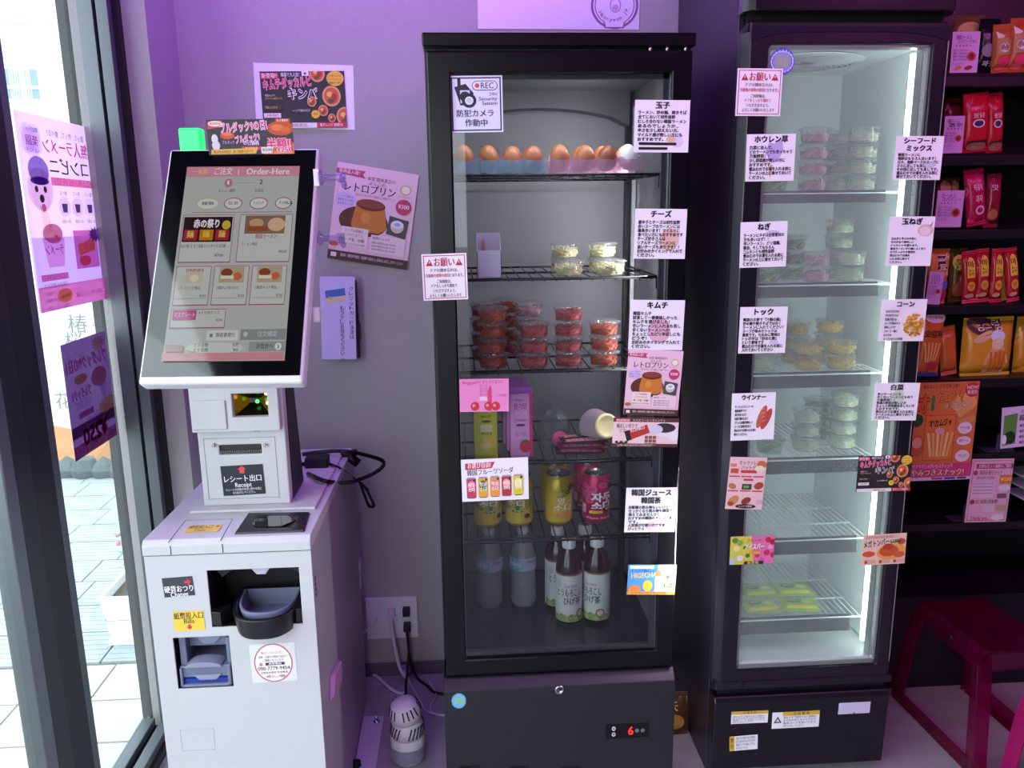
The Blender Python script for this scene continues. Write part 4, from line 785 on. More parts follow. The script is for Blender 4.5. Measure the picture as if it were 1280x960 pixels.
# ---- eggs in scalloped packs
eggm = mat('brown_eggshell', '#a8683f', .45, bump=.15, bscale=300); eggd = mat('dark_brown_eggshell', '#87492f', .45, bump=.15, bscale=300); eggw = mat('white_eggshell', '#d9d6d8', .45)
def egg_prof():
    return [(max(1e-6, .0228*math.sin(math.pi*i/12)*(1+.10*math.cos(math.pi*i/12))), .029-.029*math.cos(math.pi*i/12)) for i in range(13)]
def egg(mt, loc, label, group, proto={}):
    if mt.name not in proto:
        m = MB(); m.lathe(egg_prof(), (0, 0, 0), mt, 20, cap=False); o = m.build('egg'); proto[mt.name] = o
    else: o = proto[mt.name].copy(); COL.objects.link(o)
    o.location = loc; o.rotation_euler = (random.uniform(-.1, .1), random.uniform(-.1, .1), random.uniform(0, 6)); return tag(o, label, 'egg', group)
eggz = SZ['A']+.004
for cname, pxs, tint, hc, grp in (('pale blue', (579, 612, 640, 666), '#e8f6fc', '#c4e6f8', 'eggs in the blue pack'), ('pink', (701, 732, 757, 786), '#fcecf6', '#f6d2ea', 'eggs in the pink pack')):
    Y0 = 1.868; xs = [at(p, 195, 1, Y0).x for p in pxs]
    pk = thing('egg_pack', '%s see-through plastic egg pack on the top shelf, %s half' % (cname, 'left' if 'blue' in cname else 'right'), 'egg pack', ((xs[0]+xs[-1])/2, Y0+.025, SZ['A']), 'egg packs on the top shelf')
    cm = clear('pack_'+cname.replace(' ', '_'), tint, haze=.5, hcol=hc)
    m = MB()
    for r_ in (0, 1):
        for x in xs: m.lathe([(.010, .001), (.020, .006), (.0262, .020), (.0255, .030)], (x, Y0+.052*r_, SZ['A']), cm, 16, cap=False)
    m.build('cells', pk)
    m = MB(); e = .0275; n = 32
    def rim(y, s_):
        vs = []; fs = []
        for i in range(n+1):
            x = xs[0]-e+(xs[-1]-xs[0]+2*e)*i/n; d = min(abs(x-q) for q in xs); zt = .036 - .014*max(0, 1-(d/.019)**2)
            vs += [(x, y, SZ['A']+.004), (x, y+s_*.003, SZ['A']+zt)]
            if i: k = 2*i; fs.append((k-2, k, k+1, k-1))
        m.add(vs, fs, cm)
    rim(Y0-.027, -1); rim(Y0+.079, 1); m.build('scalloped_rim', pk, fixn=False)
    for r_ in (0, 1):
        for i, x in enumerate(xs):
            mt = eggm
            if 'pink' in cname and (r_, i) in ((0, 3), (1, 0)): mt = eggw
            elif 'pink' in cname and (r_, i) in ((0, 2), (1, 3)): mt = eggd
            c = 'white' if mt is eggw else ('dark brown' if mt is eggd else 'brown')
            egg(mt, (x, Y0+.052*r_, eggz+random.uniform(0, .003)), '%s egg, %s from the left in the %s row of the %s pack' % (c, ('first', 'second', 'third', 'fourth')[i], ('front', 'back')[r_], cname), grp)

# ---- clear food cups
cupm = clear('cup_plastic', '#f3f6f7', haze=.10, hcol='#d8dce0', fres=1.5); lidm = clear('cup_lid_plastic', '#f3f6f7', haze=.16, hcol='#e4e8ee', fres=1.6)
def make_cup(kind, r=.036, h=.0355):
    root = thing('food_cup', None, 'food cup', (0, 0, -5))
    m = MB(); m.lathe([(.001, 0), (r*.80, 0), (r*.84, .003), (r*.96, h*.86), (r, h*.88)], (0, 0, -5), cupm, 18, cap=False); m.build('cup', root)
    m = MB(); m.lathe([(r, h*.86), (r*1.06, h*.87), (r*1.06, h*.93), (r*.94, h*.95), (r*.93, h*1.0), (.001, h)], (0, 0, -5), lidm, 18, cap=False); m.build('lid', root)
    m = MB(); rr = r*.80; rnd = random.Random(kind)
    cols = {'kimchi': ('#b8401f', '#d05a28', '#c8682f', '#9e301a'), 'radish': ('#b43a40', '#c85a52', '#a83238'), 'cheese': ('#e2d8a2', '#d8cc90', '#ebe4bc'), 'corn': ('#d8b040', '#e0c058', '#c89a30'), 'greens': ('#7c9a62', '#a8b886', '#c8ceb0'), 'noodle': ('#cfd2b4', '#dcdfc4', '#c2c6a6'), 'pinkveg': ('#d8a0a4', '#e2c4c0', '#c88a90')}[kind]
    ms = [mat('food_%s_%d' % (kind, i), c, .45) for i, c in enumerate(cols)]
    m.lathe([(.001, .003), (rr*.95, .003), (rr*1.06, h*.5), (rr*.8, h*.62), (.001, h*.66)], (0, 0, -5), ms[0], 14, cap=False)
    cnt = 90 if kind in ('kimchi', 'radish', 'cheese') else 46
    for k in range(cnt):
        a = rnd.uniform(0, 6.28); zz = rnd.uniform(.004, h*.66); side = rnd.random() < .65
        ra = rr*(1.0+.13*zz/h) if side else rr*math.sqrt(rnd.random())*.95
        if not side: zz = h*rnd.uniform(.6, .72)
        c = Vector((ra*math.cos(a), ra*math.sin(a), -5+zz)); t = Vector((-math.sin(a), math.cos(a), rnd.uniform(-.9, .9))).normalized(); L = rnd.uniform(.004, .010) if kind != 'corn' else .0035
        w_ = .0014 if kind != 'corn' else .003
        n = Vector((math.cos(a), math.sin(a), 0)); mid = c+n*.0005
        m.tube([c-t*L-n*.0006, mid, c+t*L-n*.0006], w_, ms[k % len(ms)], 4, smooth=True)
    m.build('filling', root)
    return root
PH = .0362
protos = {}
def cup_at(kind, loc, label, group):
    if kind not in protos: protos[kind] = make_cup(kind); o = protos[kind]; o.location = loc; o['label'] = label
    else: o = copy_tree(protos[kind], loc, label)
    o['group'] = group; return o
LV = ('bottom', 'second lowest', 'third', 'fourth')
def lv(i, n): return 'topmost' if i == n-1 else ('bottom' if i == 0 else ('second up' if i == 1 else 'third up'))
def stack(kind, px, Y, z, n, what, where, group, py=430):
    x = at(px, py, 1, Y).x
    for i in range(n): cup_at(kind, (x+random.uniform(-.0008, .0008), Y+random.uniform(-.0008, .0008), z+.0006+PH*i), '%s, %s in %s' % (what, lv(i, n), where), group)
zc = SZ['C']; zb_ = SZ['B']
for kind, px, Y, n, wh in (('kimchi', 616, 1.880, 4, 'the first front kimchi stack'), ('radish', 668, 1.872, 3, 'the second front kimchi stack'), ('radish', 711, 1.878, 4, 'the third front kimchi stack'), ('kimchi', 755, 1.880, 3, 'the rightmost front kimchi stack'),
                         ('kimchi', 607, 1.972, 4, 'the stack behind the first kimchi stack'), ('kimchi', 634, 2.040, 4, 'the rear stack right of the first'), ('pinkveg', 661, 1.962, 4, 'the stack behind the second')):
    stack(kind, px, Y, zc, n, {'kimchi': 'cup of red cabbage kimchi', 'radish': 'cup of shredded red radish kimchi', 'pinkveg': 'pale pink pickle cup'}[kind], wh, 'kimchi cups on the third shelf')
for px, Y, wh in ((706, 1.955, 'left'), (753, 1.955, 'right')):
    x = at(px, 308, 1, Y).x; cup_at('cheese', (x, Y, zb_+.0006), 'cup of shredded cheese, bottom of the rear %s pair' % wh, 'cheese cups on the second shelf'); cup_at('cheese', (x, Y, zb_+.0006+PH), 'cup of shredded cheese, top of the rear %s pair' % wh, 'cheese cups on the second shelf')
for px, wh in ((711, 'left'), (763, 'right')): cup_at('cheese', (at(px, 330, 1, 1.875).x, 1.875, zb_+.0006), 'single cup of shredded cheese in front of the %s pair' % wh, 'cheese cups on the second shelf')

# ---- white carton of sticks
bx = thing('carton', 'small open white carton holding wooden sticks on the second shelf, left', 'box', (at(611, 320, 1, 1.87).x, 1.87, zb_))
cx = bx.location.x; cw2 = .027; m = MB(); ww = mat('card_white', '#d9d3e2', .6)
m.box(cx-cw2, cx+cw2, 1.850, 1.8512, zb_, zb_+.062, ww); m.box(cx-cw2, cx+cw2, 1.895, 1.8962, zb_, zb_+.100, ww); m.hexa([(cx-cw2, 1.85, zb_), (cx-cw2+.001, 1.85, zb_), (cx-cw2+.001, 1.896, zb_), (cx-cw2, 1.896, zb_), (cx-cw2, 1.85, zb_+.062), (cx-cw2+.001, 1.85, zb_+.062), (cx-cw2+.001, 1.896, zb_+.1), (cx-cw2, 1.896, zb_+.1)], ww)
m.hexa([(cx+cw2-.001, 1.85, zb_), (cx+cw2, 1.85, zb_), (cx+cw2, 1.896, zb_), (cx+cw2-.001, 1.896, zb_), (cx+cw2-.001, 1.85, zb_+.062), (cx+cw2, 1.85, zb_+.062), (cx+cw2, 1.896, zb_+.1), (cx+cw2-.001, 1.896, zb_+.1)], ww); m.box(cx-cw2, cx+cw2, 1.85, 1.896, zb_, zb_+.001, ww); m.build('body', bx)
for k in range(4): m = MB(); m.hexa([(cx-.022+.004*k, 1.87, zb_+.002), (cx-.018+.004*k, 1.87, zb_+.002), (cx-.018+.004*k, 1.872, zb_+.002), (cx-.022+.004*k, 1.872, zb_+.002), (cx-.016+.001*k, 1.885, zb_+.085), (cx-.012+.001*k, 1.885, zb_+.085), (cx-.012+.001*k, 1.887, zb_+.085), (cx-.016+.001*k, 1.887, zb_+.085)], mat('stick_wood', '#d0b088', .7)); m.build('stick', bx)

# ---- cans
canal = mat('can_aluminium', '#b9bcc2', .25, 1.0)
def can(loc, body, draw, label, group, Rr=.0355, h=.128):
    root = thing('drink_can', label, 'can', (0, 0, 0), group)
    m = MB(); m.lathe([(Rr*.78, .0), (Rr*.82, .001), (Rr, .010), (Rr, h-.012), (Rr*.86, h-.001)], (0, 0, 0), mat('can_'+body[1:], body, .28, .35), 26, cap=False); m.build('body', root)
    m = MB(); m.lathe([(Rr*.86, h-.001), (Rr*.88, h+.001), (Rr*.83, h+.001), (Rr*.80, h-.004), (.001, h-.004)], (0, 0, 0), canal, 24, cap=False); m.lathe([(Rr*.22, h-.003), (Rr*.22, h-.0015), (.001, h-.0012)], (0, -.006, 0), canal, 10, cap=False); m.lathe([(.001, 0.002), (Rr*.7, 0.002), (Rr*.78, 0)], (0, 0, 0), canal, 20, cap=False); m.build('lid', root)
    if draw:
        p = Print(36, 56, (1, 1), fn=lambda u, v, l: ((Rr+.0003+l)*math.cos(-math.pi/2+(u/36-.5)*2.9), (Rr+.0003+l)*math.sin(-math.pi/2+(u/36-.5)*2.9), .010+(h-.022)*(1-v/56)))
        draw(p); p.done(root)
    ORG[root] = Vector((0, 0, 0)); root.location = loc; return root
def d_mango(p):
    p.rect(4, 12, 28, 44, '#d8b428'); p.ell(21, 16, 8, 5, '#6f9a34', rot=-20); p.ell(26, 15, 4, 3, '#2f4a28', rot=-30); p.ell(29, 9, 3.6, 4, '#1e2426'); p.text('망고', 16, 22, 14, 10, '#f8f4e6', .05); p.text('소다', 12, 31, 18, 11, '#f8f4e6', .05); p.ell(22, 47, 7, 5, '#e8a048'); p.text('Mango Soda', 10, 44, 16, 4, '#d85a2a', .02)
def d_plum(p):
    for cx, cy, r in ((5, 8, 4), (12, 13, 5), (6, 20, 5), (22, 7, 4), (10, 28, 4)): p.ell(cx, cy, r, r, '#e85a8c'); p.ell(cx, cy, r*.6, r*.6, '#d83a70')
    p.ell(31, 9, 3.4, 4, '#1e2426'); p.text('자두', 12, 17, 19, 13, '#fbf2f6', .06); p.text('소다', 12, 29, 19, 12, '#fbf2f6', .06); p.rect(10, 42, 12, 4, '#e8c030'); p.ell(26, 40, 3.4, 3.4, '#2a2018'); p.ell(26, 40, 2, 2, '#d8b030'); p.rect(2, 34, 5, 12, '#e8b0c8'); p.text('Plum Soda', 8, 50, 22, 4, '#f8d8e4', .02)
def d_green(p):
    p.rect(0, 34, 36, 22, '#d8bc34'); p.ell(20, 26, 13, 15, '#2f7a3a', 24); p.text('청귤', 10, 12, 18, 11, '#f8f6ee', .05); p.text('소다', 10, 23, 18, 11, '#f8f6ee', .05); p.text('Green Tangerine', 9, 36, 18, 3.4, '#e8f0d8', .01); p.ell(29, 46, 3, 3.4, '#2a3040'); p.ell(7, 15, 4, 6, '#e8d048')
grp = 'soda cans on the shelf above the bottles'
CE = SZ['E']+.0005; Yc = at(699, 657, 2, SZ['E']).y+.033
def cx_(px): return at(px, 620, 1, Yc).x
cans = [can((cx_(609), Yc, CE), '#c8b838', d_green, 'yellow can with a green circle, leftmost of the front row', grp)]
cans.append(copy_tree(cans[0], (cx_(649), Yc, CE), 'yellow can with a green circle, second in the front row')); cans[1].rotation_euler.z = R(-22)
cans.append(can((cx_(698), Yc, CE), '#cdb42c', d_mango, 'golden yellow mango soda can, third in the front row', grp))
cans.append(can((cx_(745), Yc, CE), '#c8285c', d_plum, 'deep pink plum soda can, rightmost in the front row', grp))
for k, (src, px, wd_) in enumerate(((0, 607, 'leftmost'), (0, 647, 'second'), (2, 697, 'third'), (3, 740, 'rightmost'))):
    copy_tree(cans[src], (cx_(px), Yc+.085, CE), ('yellow green', 'yellow green', 'golden yellow', 'deep pink')[k]+' soda can in the back row, '+wd_)

# ---- bottles
def wat(name, tint, gl_=1.33): return clear(name, tint, haze=.06, hcol='#e0e6ee', fres=1.45)
bw = clear('water_bottle_plastic', '#eef3f5', haze=.42, hcol='#f6f8fb', fres=3.2, rough=.06, crinkle=70)
ZF = .3785
def water(loc, label):
    r_ = .036; h = .225; pr = [(.001, .004), (r_*.6, .0), (r_*.9, .006), (r_, .02)]
    for i in range(8): pr += [(r_*(.955 if i % 2 else 1.0), .028+.010*i)]
    pr += [(r_, .112), (r_, .150), (r_*.97, .158), (r_*.9, .172), (r_*.55, .200), (r_*.38, .208), (r_*.38, .213)]
    root = thing('water_bottle', label, 'bottle', (0, 0, 0), 'water bottles on the cooler floor')
    m = MB(); m.lathe(pr, (0, 0, 0), bw, 22, cap=False); m.lathe([(r*.93, z) for r, z in pr[2:-3]]+[(.001, .172)], (0, 0, 0), clear('water_body', '#e2eaee', haze=.05, fres=1.5, rough=.05), 16, cap=False); m.build('body', root)
    m = MB(); m.lathe([(r_*.42, .210), (r_*.44, .212), (r_*.44, .226), (r_*.40, .228), (.001, .228)], (0, 0, 0), mat('cap_white', '#dfe3ea', .4), 18); m.build('cap', root)
    m = MB(); m.lathe([(r_+.0006, .113), (r_+.0006, .149)], (0, 0, 0), mat('label_pale', '#b8c4d8', .4), 24, cap=False); lb = m.build('label', root)
    p = Print(36, 18, (1, 1), fn=lambda u, v, l: ((r_+.0008+l)*math.cos(-math.pi/2+(u/36-.5)*2.9), (r_+.0008+l)*math.sin(-math.pi/2+(u/36-.5)*2.9), .113+.036*(1-v/18)))
    p.ell(9, 9, 9, 8.6, '#5fb4d8', 24); p.rect(8.4, 1, 1.2, 16, '#cfe6f2'); p.rect(1, 8.4, 16, 1.2, '#cfe6f2'); p.ell(9, 9, 2, 2, '#cfe6f2'); p.text('水', 20, 1, 6, 7, '#c03a50', .04); p.text('miu', 26, 2, 8, 6, '#3a5ab0', .03); p.done(lb)
    root.location = loc; return root
yb = at(612, 764, 2, ZF).y+.034
w0_ = water((at(612, 730, 1, yb).x, yb, ZF), 'clear water bottle with a blue and white label, left of the pair'); copy_tree(w0_, (at(654, 730, 1, yb).x, yb, ZF), 'clear water bottle with a blue and white label, right of the pair')
team = mat('tea_amber', '#3a1418', .12, coat=.6)
def tea(loc, label):
    r_ = .0345; root = thing('tea_bottle', label, 'bottle', (0, 0, 0), 'corn tea bottles on the cooler floor')
    m = MB(); m.lathe([(.001, .003), (r_*.7, 0), (r_*.95, .005), (r_, .014), (r_, .138), (r_*1.0, .146), (r_*.97, .160), (r_*.78, .185), (r_*.46, .203), (r_*.42, .212)], (0, 0, 0), teamat if False else teamm, 24, cap=False); m.build('body', root)
    m = MB(); m.lathe([(r_*.50, .207), (r_*.52, .209), (r_*.52, .231), (r_*.48, .233), (.001, .233)], (0, 0, 0), mat('cap_cream', '#e6e2e0', .45), 20); cp = m.build('cap', root)
    m = MB(); m.lathe([(r_*.36, .2332), (.001, .2334)], (0, 0, 0), mat('cap_tan', '#b08a68', .5), 14); m.build('cap_print', cp)
    m = MB(); m.lathe([(r_+.0006, .012), (r_+.0006, .136), (r_*.99+.0006, .141)], (0, 0, 0), mat('label_cream', '#dedad4', .5), 26, cap=False); m.lathe([(r_*.99+.0007, .139), (r_*.985+.0007, .145)], (0, 0, 0), mat('label_gold', '#8a6a3c', .35, .6), 26, cap=False); lb = m.build('label', root)
    p = Print(34, 46, (1, 1), fn=lambda u, v, l: ((r_+.0008+l)*math.cos(-math.pi/2+(u/34-.5)*2.9), (r_+.0008+l)*math.sin(-math.pi/2+(u/34-.5)*2.9), .012+.124*(1-v/46)))
    for k in range(12): p.ell(3*k, 42+(k % 3), 3, 4.5, ('#7f9a4a', '#9aa85a', '#b8b878')[k % 3], 8)
    p.text('Tea time', 11, 6, 12, 4.4, '#a06a8a', .02); p.text('とうもろこし', 5, 11, 22, 9, '#2a2428', .03); p.text('ひげ茶', 11, 20, 15, 8.5, '#2a2428', .03); p.ell(26, 38, 4, 4.6, '#7a6a4a'); p.ell(26, 38, 2.8, 3.2, '#cfc8a8'); p.ell(7, 7, 2.4, 4, '#c8c2c4'); p.done(lb)
    root.location = loc; return root
teamm = teamat = teamm_ = mat('tea_amber', '#3a1418', .12)
yt = at(711, 782, 2, ZF).y+.031
t0_ = tea((at(711, 740, 1, yt).x, yt, ZF), 'brown corn tea bottle with white cap, front left of the four')
o = copy_tree(t0_, (at(744, 740, 1, yt).x+.004, yt+.002, ZF), 'brown corn tea bottle turned sideways, front right of the four'); o.rotation_euler.z = R(-38)
o = copy_tree(t0_, (at(697, 715, 1, yt+.085).x, yt+.085, ZF), 'brown corn tea bottle half hidden, back left of the four'); o.rotation_euler.z = R(15)
copy_tree(t0_, (at(731, 715, 1, yt+.085).x, yt+.085, ZF), 'brown corn tea bottle half hidden, back right of the four')

# ---- jelly stick boxes, candy packs, round shape and bag on the fourth shelf
ZD = SZ['D']+.001
def jelly(px0, px1, body, dk, tcol, draw, loc_y, label):
    a = at(px0, 560, 1, loc_y).x; c_ = at(px1, 560, 1, loc_y).x; h = .170; w_ = c_-a; d = .030
    root = thing('jelly_box', label, 'box', (0, 0, 0), 'jelly stick boxes on the fourth shelf')
    mt = mat('carton_'+body[1:], body, .35); m = MB(); m.hexa(P8(-w_/2, w_/2, 0, d, .004, d-.004, 0, h-.014), mt); m.build('body', root, .001)
    m = MB(); m.hexa([(-w_/2, .004, h-.014), (w_/2, .004, h-.014), (w_/2, d-.004, h-.014), (-w_/2, d-.004, h-.014), (-w_/2-.001, d*.5-.001, h), (w_/2+.001, d*.5-.001, h), (w_/2+.001, d*.5+.001, h), (-w_/2-.001, d*.5+.001, h)], mat('carton_'+dk[1:], dk, .35)); m.build('crimped_top', root)
    p = Print(28, 78, (1, 1), fn=lambda u, v, l: ((u/28-.5)*w_, -.0003-l+.004*(1-v/78), (h-.014)*(1-v/78))); p.curved = False; draw(p); p.done(root)
    root.location = ((a+c_)/2, loc_y, ZD); return root
def jb(p): p.rect(6, 4, 20, 70, '#cfd23a'); p.text('바나나맛', 5, 8, 18, 7, '#4a4a1a', .04); p.text('젤리 스틱', 8, 17, 12, 4.6, '#f4f2c8', .03); p.text('BINGGRAE', 9, 24, 12, 4, '#4a4a1a', .02); p.ell(15, 32, 6, 1.6, '#5a4a1a'); p.rect(8, 36, 14, 9, '#e6e2a0'); p.text('바나나', 9, 44, 12, 5, '#4a4a1a', .03); p.ell(18, 58, 8, 7, '#e8c84a'); p.ell(14, 62, 7, 4, '#f0dc88')
def jp(p): p.rect(1, 0, 26, 76, '#e2a0d6'); p.rect(24, 0, 4, 78, '#d0307a'); p.text('Binggrae', 7, 5, 10, 4, '#8a3a8a', .02); p.text('딸기맛', 5, 11, 16, 8, '#a8307a', .04); p.text('젤리 스틱', 6, 21, 14, 5, '#f4d8f0', .03); p.text('STRAWBERRY', 6, 30, 14, 4, '#a8307a', .02); p.ell(13, 38, 6, 1.6, '#6a2a4a'); p.text('요거트', 6, 46, 15, 6, '#b04a9a', .02); p.ell(19, 64, 7, 8, '#d03048'); p.ell(18, 58, 3, 2, '#4a8a3a')
jelly(593, 622, '#c9cc30', '#a8b020', '', jb, 1.865, 'yellow green banana jelly stick box behind the pink card')
j1 = jelly(638, 666, '#dc9ad0', '#a86ab8', '', jp, 1.868, 'pink strawberry jelly stick box, front one beside the yellow box')
copy_tree(j1, (j1.location.x-.006, 1.925, ZD), 'pink strawberry jelly stick box, middle of three'); copy_tree(j1, (j1.location.x-.012, 1.985, ZD), 'pink strawberry jelly stick box, rearmost of three')
def pillow(w_, h, t, mt, crimp=.012, nu=10, nv=8, wob=.0):
    m = MB(); vs = []; fs = []
    def hh(i, j, s_):
        a, b_ = abs(2*i/nu-1), abs(2*j/nv-1); return s_*t/2*(max(0, 1-a**3.2)**.6)*(max(0, 1-(min(1, b_*1.02))**3.2)**.6)
    for s_ in (1, -1):
        for j in range(nv+1):
            for i in range(nu+1): vs.append(((i/nu-.5)*w_, (j/nv-.5)*(h-2*crimp), hh(i, j, s_)+.0003*s_+random.uniform(-wob, wob)))
    N = (nu+1)*(nv+1)
    for s_ in (0, 1):
        for j in range(nv):
            for i in range(nu): a = s_*N+j*(nu+1)+i; f = (a, a+1, a+nu+2, a+nu+1); fs.append(f if s_ == 0 else f[::-1])
    for i in range(nu): fs.append((i+1, i, N+i, N+i+1)); k = nv*(nu+1); fs.append((k+i, k+i+1, N+k+i+1, N+k+i))
    for j in range(nv): k = j*(nu+1); fs.append((k, k+nu+1, N+k+nu+1, N+k)); fs.append((k+nu+nu+1, k+nu, N+k+nu, N+k+nu+nu+1))
    m.add(vs, fs, mt, True)
    for s_ in (1, -1):
        y = s_*(h/2-crimp)
        for k in range(4):
            ya, yc = y+s_*crimp*k/4, y+s_*crimp*(k+1)/4; za = .0012 if k % 2 else -.0004; zc_ = -.0004 if k % 2 else .0012
            m.add([(-w_/2, ya, za), (w_/2, ya, za), (w_/2, yc, zc_), (-w_/2, yc, zc_)], [(0, 1, 2, 3)], mt)
    return m, (lambda u, v, l: ((u-.5)*w_, (.5-v)*h, hh(u*nu, min(nv, max(0, ((.5-v)*h/(h-2*crimp)+.5)*nv)), 1)+.0012+l))
for k in range(3):
    m, fnp = pillow(.120-.004*k, .075, .012, mat('candy_wrap_%d' % (k % 2), ('#4a2a22', '#8a3a5c')[k % 2], .25)); root = thing('candy_pack', ('dark brown and pink candy pack lying flat, bottom of three', 'pink candy pack lying flat, middle of three', 'dark brown candy pack lying flat, top of three')[k], 'snack', (0, 0, 0), 'candy packs on the fourth shelf')
    m.build('wrapper', root); p = Print(100, 60, (1, 1), fn=lambda u, v, l: fnp(u/100, v/60, l)); p.rect(8, 42, 84, 8, '#c04a78'); p.text('POCKY CHOCO BAR' if False else 'CHOCO CANDY', 12, 42, 76, 9, '#f2d8e4', .03); p.rect(10, 14, 30, 20, '#c8a08a'); p.ell(66, 24, 14, 9, '#e8d0c0'); p.done(root)
    root.location = (at(725, 570, 1, 1.89).x+.003*k, 1.893, ZD+.0075+.0135*k); root.rotation_euler.z = R(4*k-4)
tb = thing('cream_round', 'tapered round shape with a cream coloured disc in front, on the candy packs', 'tub', (0, 0, 0))  # guessed form: tapered round body with a cream front disc
q = at(758, 533, 1, 1.86); m = MB(); m.lathe([(.028, 0), (.030, -.006), (.041, -.060), (.043, -.066), (.040, -.070), (.001, -.070)], (0, 0, 0), mat('round_body_mauve', '#b09aa4', .3), 26, axis='y', cap=False); m.build('tub', tb)
m = MB(); m.lathe([(.029, -.002), (.031, .001), (.030, .004), (.024, .005), (.023, .0035), (.001, .0035)], (0, 0, 0), mat('cream_disc', '#e2d49c', .45), 26, axis='y', cap=False); m.build('lid', tb); tb.location = q+Vector((0, 0, .001)); tb.rotation_euler = (R(-14), 0, R(16))
bg_ = thing('clear_bag', 'crumpled clear plastic bag with a small round pink disc on the fourth shelf', 'bag', (0, 0, 0))
rnd = random.Random(5); m = MB(); prb = [(.001, 0), (.030, .002), (.034, .02), (.036, .05), (.032, .075), (.018, .092), (.010, .100)]
m.lathe(prb, (0, 0, 0), clear('bag_film', '#dfe6e6', haze=.16, hcol='#c8d4d4', fres=1.7, rough=.1), 9, cap=False, smooth=False); bfm = m.build('film', bg_)
for v in bfm.data.vertices: v.co += Vector((rnd.uniform(-.004, .004), rnd.uniform(-.004, .004), rnd.uniform(-.002, .004) if v.co.z > .01 else 0))
m = MB(); m.lathe([(.019, 0), (.020, .003), (.018, .005), (.001, .005)], (.010, -.034, .028), mat('pink_disc', '#d0507c', .4), 20, axis='y', cap=False); m.build('lid', bg_)  # guessed form: small pink disc set at the front of the film
bg_.location = (at(694, 540, 1, 1.93).x, 1.955, ZD+.001)

# ---- signs on the cooler door
SY = DY-.0012
def cam_sign(p, W, H):
    p.frame(2, 2, W-4, H-4, 1.6, '#20222c'); p.rect(10, 2, 4, 11, '#20222c'); p.poly([(6, 14), (20, 10), (30, 22), (24, 36), (13, 37)], '#20222c'); p.rect(13, 18, 12, 16, '#cfd4ec'); p.ring(19, 26, 0, 6.5, '#20222c'); p.ring(24, 31, 0, 9, '#20222c'); p.ring(24, 31, 0, 5.2, '#e8eaf6'); p.ring(24, 31, 0, 3.6, '#c8cce0')
    p.ell(34, 12.5, 6, 6, '#20222c').ell(54, 12.5, 6, 6, '#20222c').rect(34, 6.5, 20, 12, '#20222c').ell(34, 12.5, 5.2, 5.2, '#dfe4f6').ell(54, 12.5, 5.2, 5.2, '#dfe4f6').rect(34, 7.3, 20, 10.4, '#dfe4f6'); p.ell(34.5, 12.5, 2.8, 2.8, '#d84038'); p.text('REC', 39, 7, 16, 10.5, '#20222c', .02)
    p.text('24H', 49, 20, 10, 6, '#6a6e80', .0); p.text('Security', 36, 25.5, 23, 6.5, '#3a3c4c', .0); p.text('System', 40, 31, 19, 6.5, '#3a3c4c', .0); p.text('防犯カメラ', 8, 42, 46, 10, '#20222c', .02); p.text('作動中', 18, 54, 28, 10, '#20222c', .02)
sign('warning_sign', 'pale blue security camera sign with REC, top left of the left cooler door', 'sign', ((562, 95), (628, 94), (629, 165), (563, 166)), DY+.0085, cam_sign, col='#dfe4f6')
def onegai(red5):
    def f(p, W, H):
        p.frame(2, 2, W-4, H-4, 1, '#c04a78')
        for x in (5, W-14): p.poly([(x, 15), (x+4.5, 6.5), (x+9, 15)], '#b8243c'); p.rect(x+4, 9, 1, 3, '#f4e8f0')
        p.text('お願い', 15, 4.5, W-30, 12, '#b8243c', .05); p.text('ドアの閉め忘れは、', 11, 18, W-22, 5, '#2a2030', .03)
        p.text('冷蔵庫の故障の原因', 4, 24.5, (W-8)*.62, 5, '#c02848', .04); p.text('となります。', 4+(W-8)*.63, 24.5, (W-8)*.36, 5, '#2a2030', .03)
        p.text('ご利用後は、', 18, 32, W-38, 5, '#2a2030', .03); p.text('ドアをしっかり閉めて', 11, 37.5, W-24, 5, '#c02848' if red5 else '#2a2030', .03); p.text('いただきますよう、', 13, 43.5, W-28, 5, '#2a2030', .03); p.text('よろしくお願いいたします', 8, 49.5, W-16, 5, '#2a2030', .03)
    return f
sign('notice_card', 'pink framed request card taped over the left edge of the left cooler door', 'notice', ((527, 318), (583, 316), (585, 374), (529, 376)), SY, onegai(0), 'request cards on the cooler doors')
def memo(title, body, tw, th=10, two=None, pic=None, h=5.0, bw_=None, y0=None, dy=None):
    def f(p, W, H):
        if pic: pic(p, W, H)
        y = 2
        if two: p.text(title, (W-tw)/2, 2, tw, th, '#15101a', .085); p.text(two[0], (W-two[1])/2, 2+th*1.15, two[1], th, '#15101a', .085); y = 2+th*2.4
        else: p.text(title, (W-tw)/2, 2, tw, th, '#15101a', .085); y = 3+th*1.25
        if y0: y = y0
        d = dy or (H-y-2)/len(body); ml = max(len(t) for t in body)
        for i, t in enumerate(body): p.text(t, 4, y+i*d, ((bw_ or W-8))*len(t)/ml, min(h, d*.98), '#1a141e', .058)
    return f
def blob(cx, cy, rx, ry, c): return lambda p, W, H: p.ell(cx, cy, rx, ry, c)
g1 = 'white topping cards on the left cooler door'
def eggpic(p, W, H): p.ell(54, 52, 8, 7, '#e6d6e8'); p.ell(46, 49, 6, 4, '#e8c0a0')
def strike(p, W, H):
    memo('玉子', ['ラーメン、炒め麺、焼きそば', '全てにおいて相性抜群', 'むしろ合わない韓国ラーメン', 'あるのでしょうか...', '辛さを少し抑えたい方、', 'マイルド感が欲しい方にも', 'おすすめです。'], 18, 9, pic=eggpic, y0=13, dy=5.6)(p, W, H)
    p.rect(6, 53, 47, 3.4, '#0c0a10', rot=.5); p.rect(6, 59, 36, 3.2, '#0c0a10')
sign('topping_card', 'white egg topping card with two crossed-out lines, top right of the left cooler', 'card', ((794, 125), (862, 125), (861, 191), (792, 190)), SY, strike, g1)
